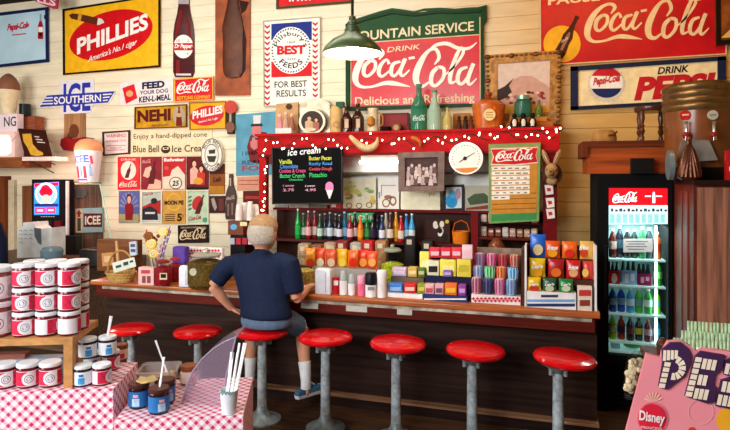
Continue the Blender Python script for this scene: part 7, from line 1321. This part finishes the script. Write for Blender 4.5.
# pink display
DY = 2.12
r = thing('candy_header_board', 'pink candy display board with blocky brick letters and round red emblem at lower right', 'display', P(700, 430, DY)); zb_ = P(690, 470, DY).z
PK = M('ef8f98', .45, var=.12, scale=2.5)
b = MB(PK); b.slab([(626, 432), (617, 470), (830, 470), (830, 378), (790, 366), (757, 358), (726, 351), (703, 349), (697, 352), (691, 346), (681, 340.6), (668, 341.6), (662, 352), (661, 357.6), (646.6, 353.6)], DY, DY + .02); b.build('board', r)
x0, x1 = P(652, 0, DY + .02).x, P(830, 0, DY + .02).x
b = MB(M('c86a78', .5)); b.box((x0, DY + .001 + .02, 0), (x1, DY + .42, zb_ + .06)); b.build('bin', r)
def c7(pts): return [(655 + x / 4.52, 335 + y / 4.52) for x, y in pts]
PUR = M('43264a', .4); BRK = M('f0dcc4', .45); y = DY - .002
b = MB(PUR); b.slab(c7([(16, 235), (34, 130), (32, 66), (70, 36), (118, 34), (150, 60), (164, 92), (160, 128), (132, 186), (90, 218), (50, 248)]), DY - .012, DY)
b.slab(c7([(136, 277), (166, 160), (184, 96), (208, 74), (316, 92), (300, 156), (272, 180), (264, 226), (278, 236), (268, 300), (240, 312)]), DY - .012, DY)
b.slab(c7([(312, 180), (316, 124), (345, 104), (470, 134), (446, 222), (388, 262), (436, 278), (418, 352), (276, 322), (300, 206), (352, 190)]), DY - .012, DY); b.build('purple_letters', r)
b = MB(BRK); y = DY - .015
def br(pts): b.paint(c7(pts), y)
for i in range(4): xo = 38 + i * 17.5; br([(xo, 68), (xo + 14, 70), (xo + 11, 118 - i * 3), (xo - 3, 116 - i * 3)])
for i in range(5): yo = 122 + i * 24; xo = 44 - i * 6; br([(xo, yo), (xo + 28, yo + 3), (xo + 24, yo + 22), (xo - 4, yo + 19)])
for a in range(6):
    t = math.radians(-58 + a * 30); ca, sa = math.cos(t), math.sin(t); cx_, cy_ = 84, 148; br([(cx_ + 24 * ca - 6 * sa, cy_ + 24 * sa + 6 * ca), (cx_ + 24 * ca + 6 * sa, cy_ + 24 * sa - 6 * ca), (cx_ + 55 * ca + 11 * sa, cy_ + 55 * sa - 11 * ca), (cx_ + 55 * ca - 11 * sa, cy_ + 55 * sa + 11 * ca)])
for i in range(7): xo = 184 - i * 7; yo = 99 + i * 26; br([(xo, yo), (xo + 29, yo + 4), (xo + 24, yo + 25), (xo - 5, yo + 21)])
for yo, n, xo in ((106, 3, 219), (178, 2, 200), (240, 3, 183)):
    for i in range(n): xx = xo + i * 22; br([(xx, yo + i * 3), (xx + 18, yo + 2.6 + i * 3), (xx + 7, yo + 49 + i * 3), (xx - 11, yo + 46.4 + i * 3)])
for j, (xo, yo, nb) in enumerate(((322, 128, 5), (308, 208, 4), (288, 268, 5))):
    for i in range(nb): xx = xo + i * 24; br([(xx, yo + i * 4), (xx + 19, yo + 3 + i * 4), (xx + 9, yo + 50 + i * 4), (xx - 10, yo + 47 + i * 4)])
b.build('cream_bricks', r)
b = MB(M('e86a80', .45)); b.oval(652.6, 418.6, 15.4, 16.4, y + .011, 36, inner=.93); b.mat(M('d8243c', .45)); b.oval(652.6, 419, 14, 15, y + .012, 32); b.build('round_emblem', r)
b = MB(M('f4dcd8')); b.txt('Disney', 639, 423, 665, 427, 13, y + .006, .03, .1); b.txt('PRINCESS', 641, 428.4, 662, 430.4, 2.6, y + .006); b.build('lettering', r)
b = MB(M('f0c0a8', .45))
for i in range(7): t = math.radians(200 + i * 23); b.paint([(653, 402), (653 + 8 * math.cos(t - .1), 402 + 9 * math.sin(t - .1)), (653 + 10 * math.cos(t), 402 + 11 * math.sin(t)), (653 + 8 * math.cos(t + .1), 402 + 9 * math.sin(t + .1))], y + .013 - i * .0004)
b.build('crown_spray', r)
b = MB(M('e8a0a0', .45)); b.oval(701, 412, 13, 13, y + .013, 28, inner=.92); b.mat(M('f0a828', .45)); b.oval(735, 420, 19, 15, y + .0125, 28); b.mat(M('d83a30')); b.oval(692, 431, 4, 4, y + .012, 14); b.build('coloured_spots', r)
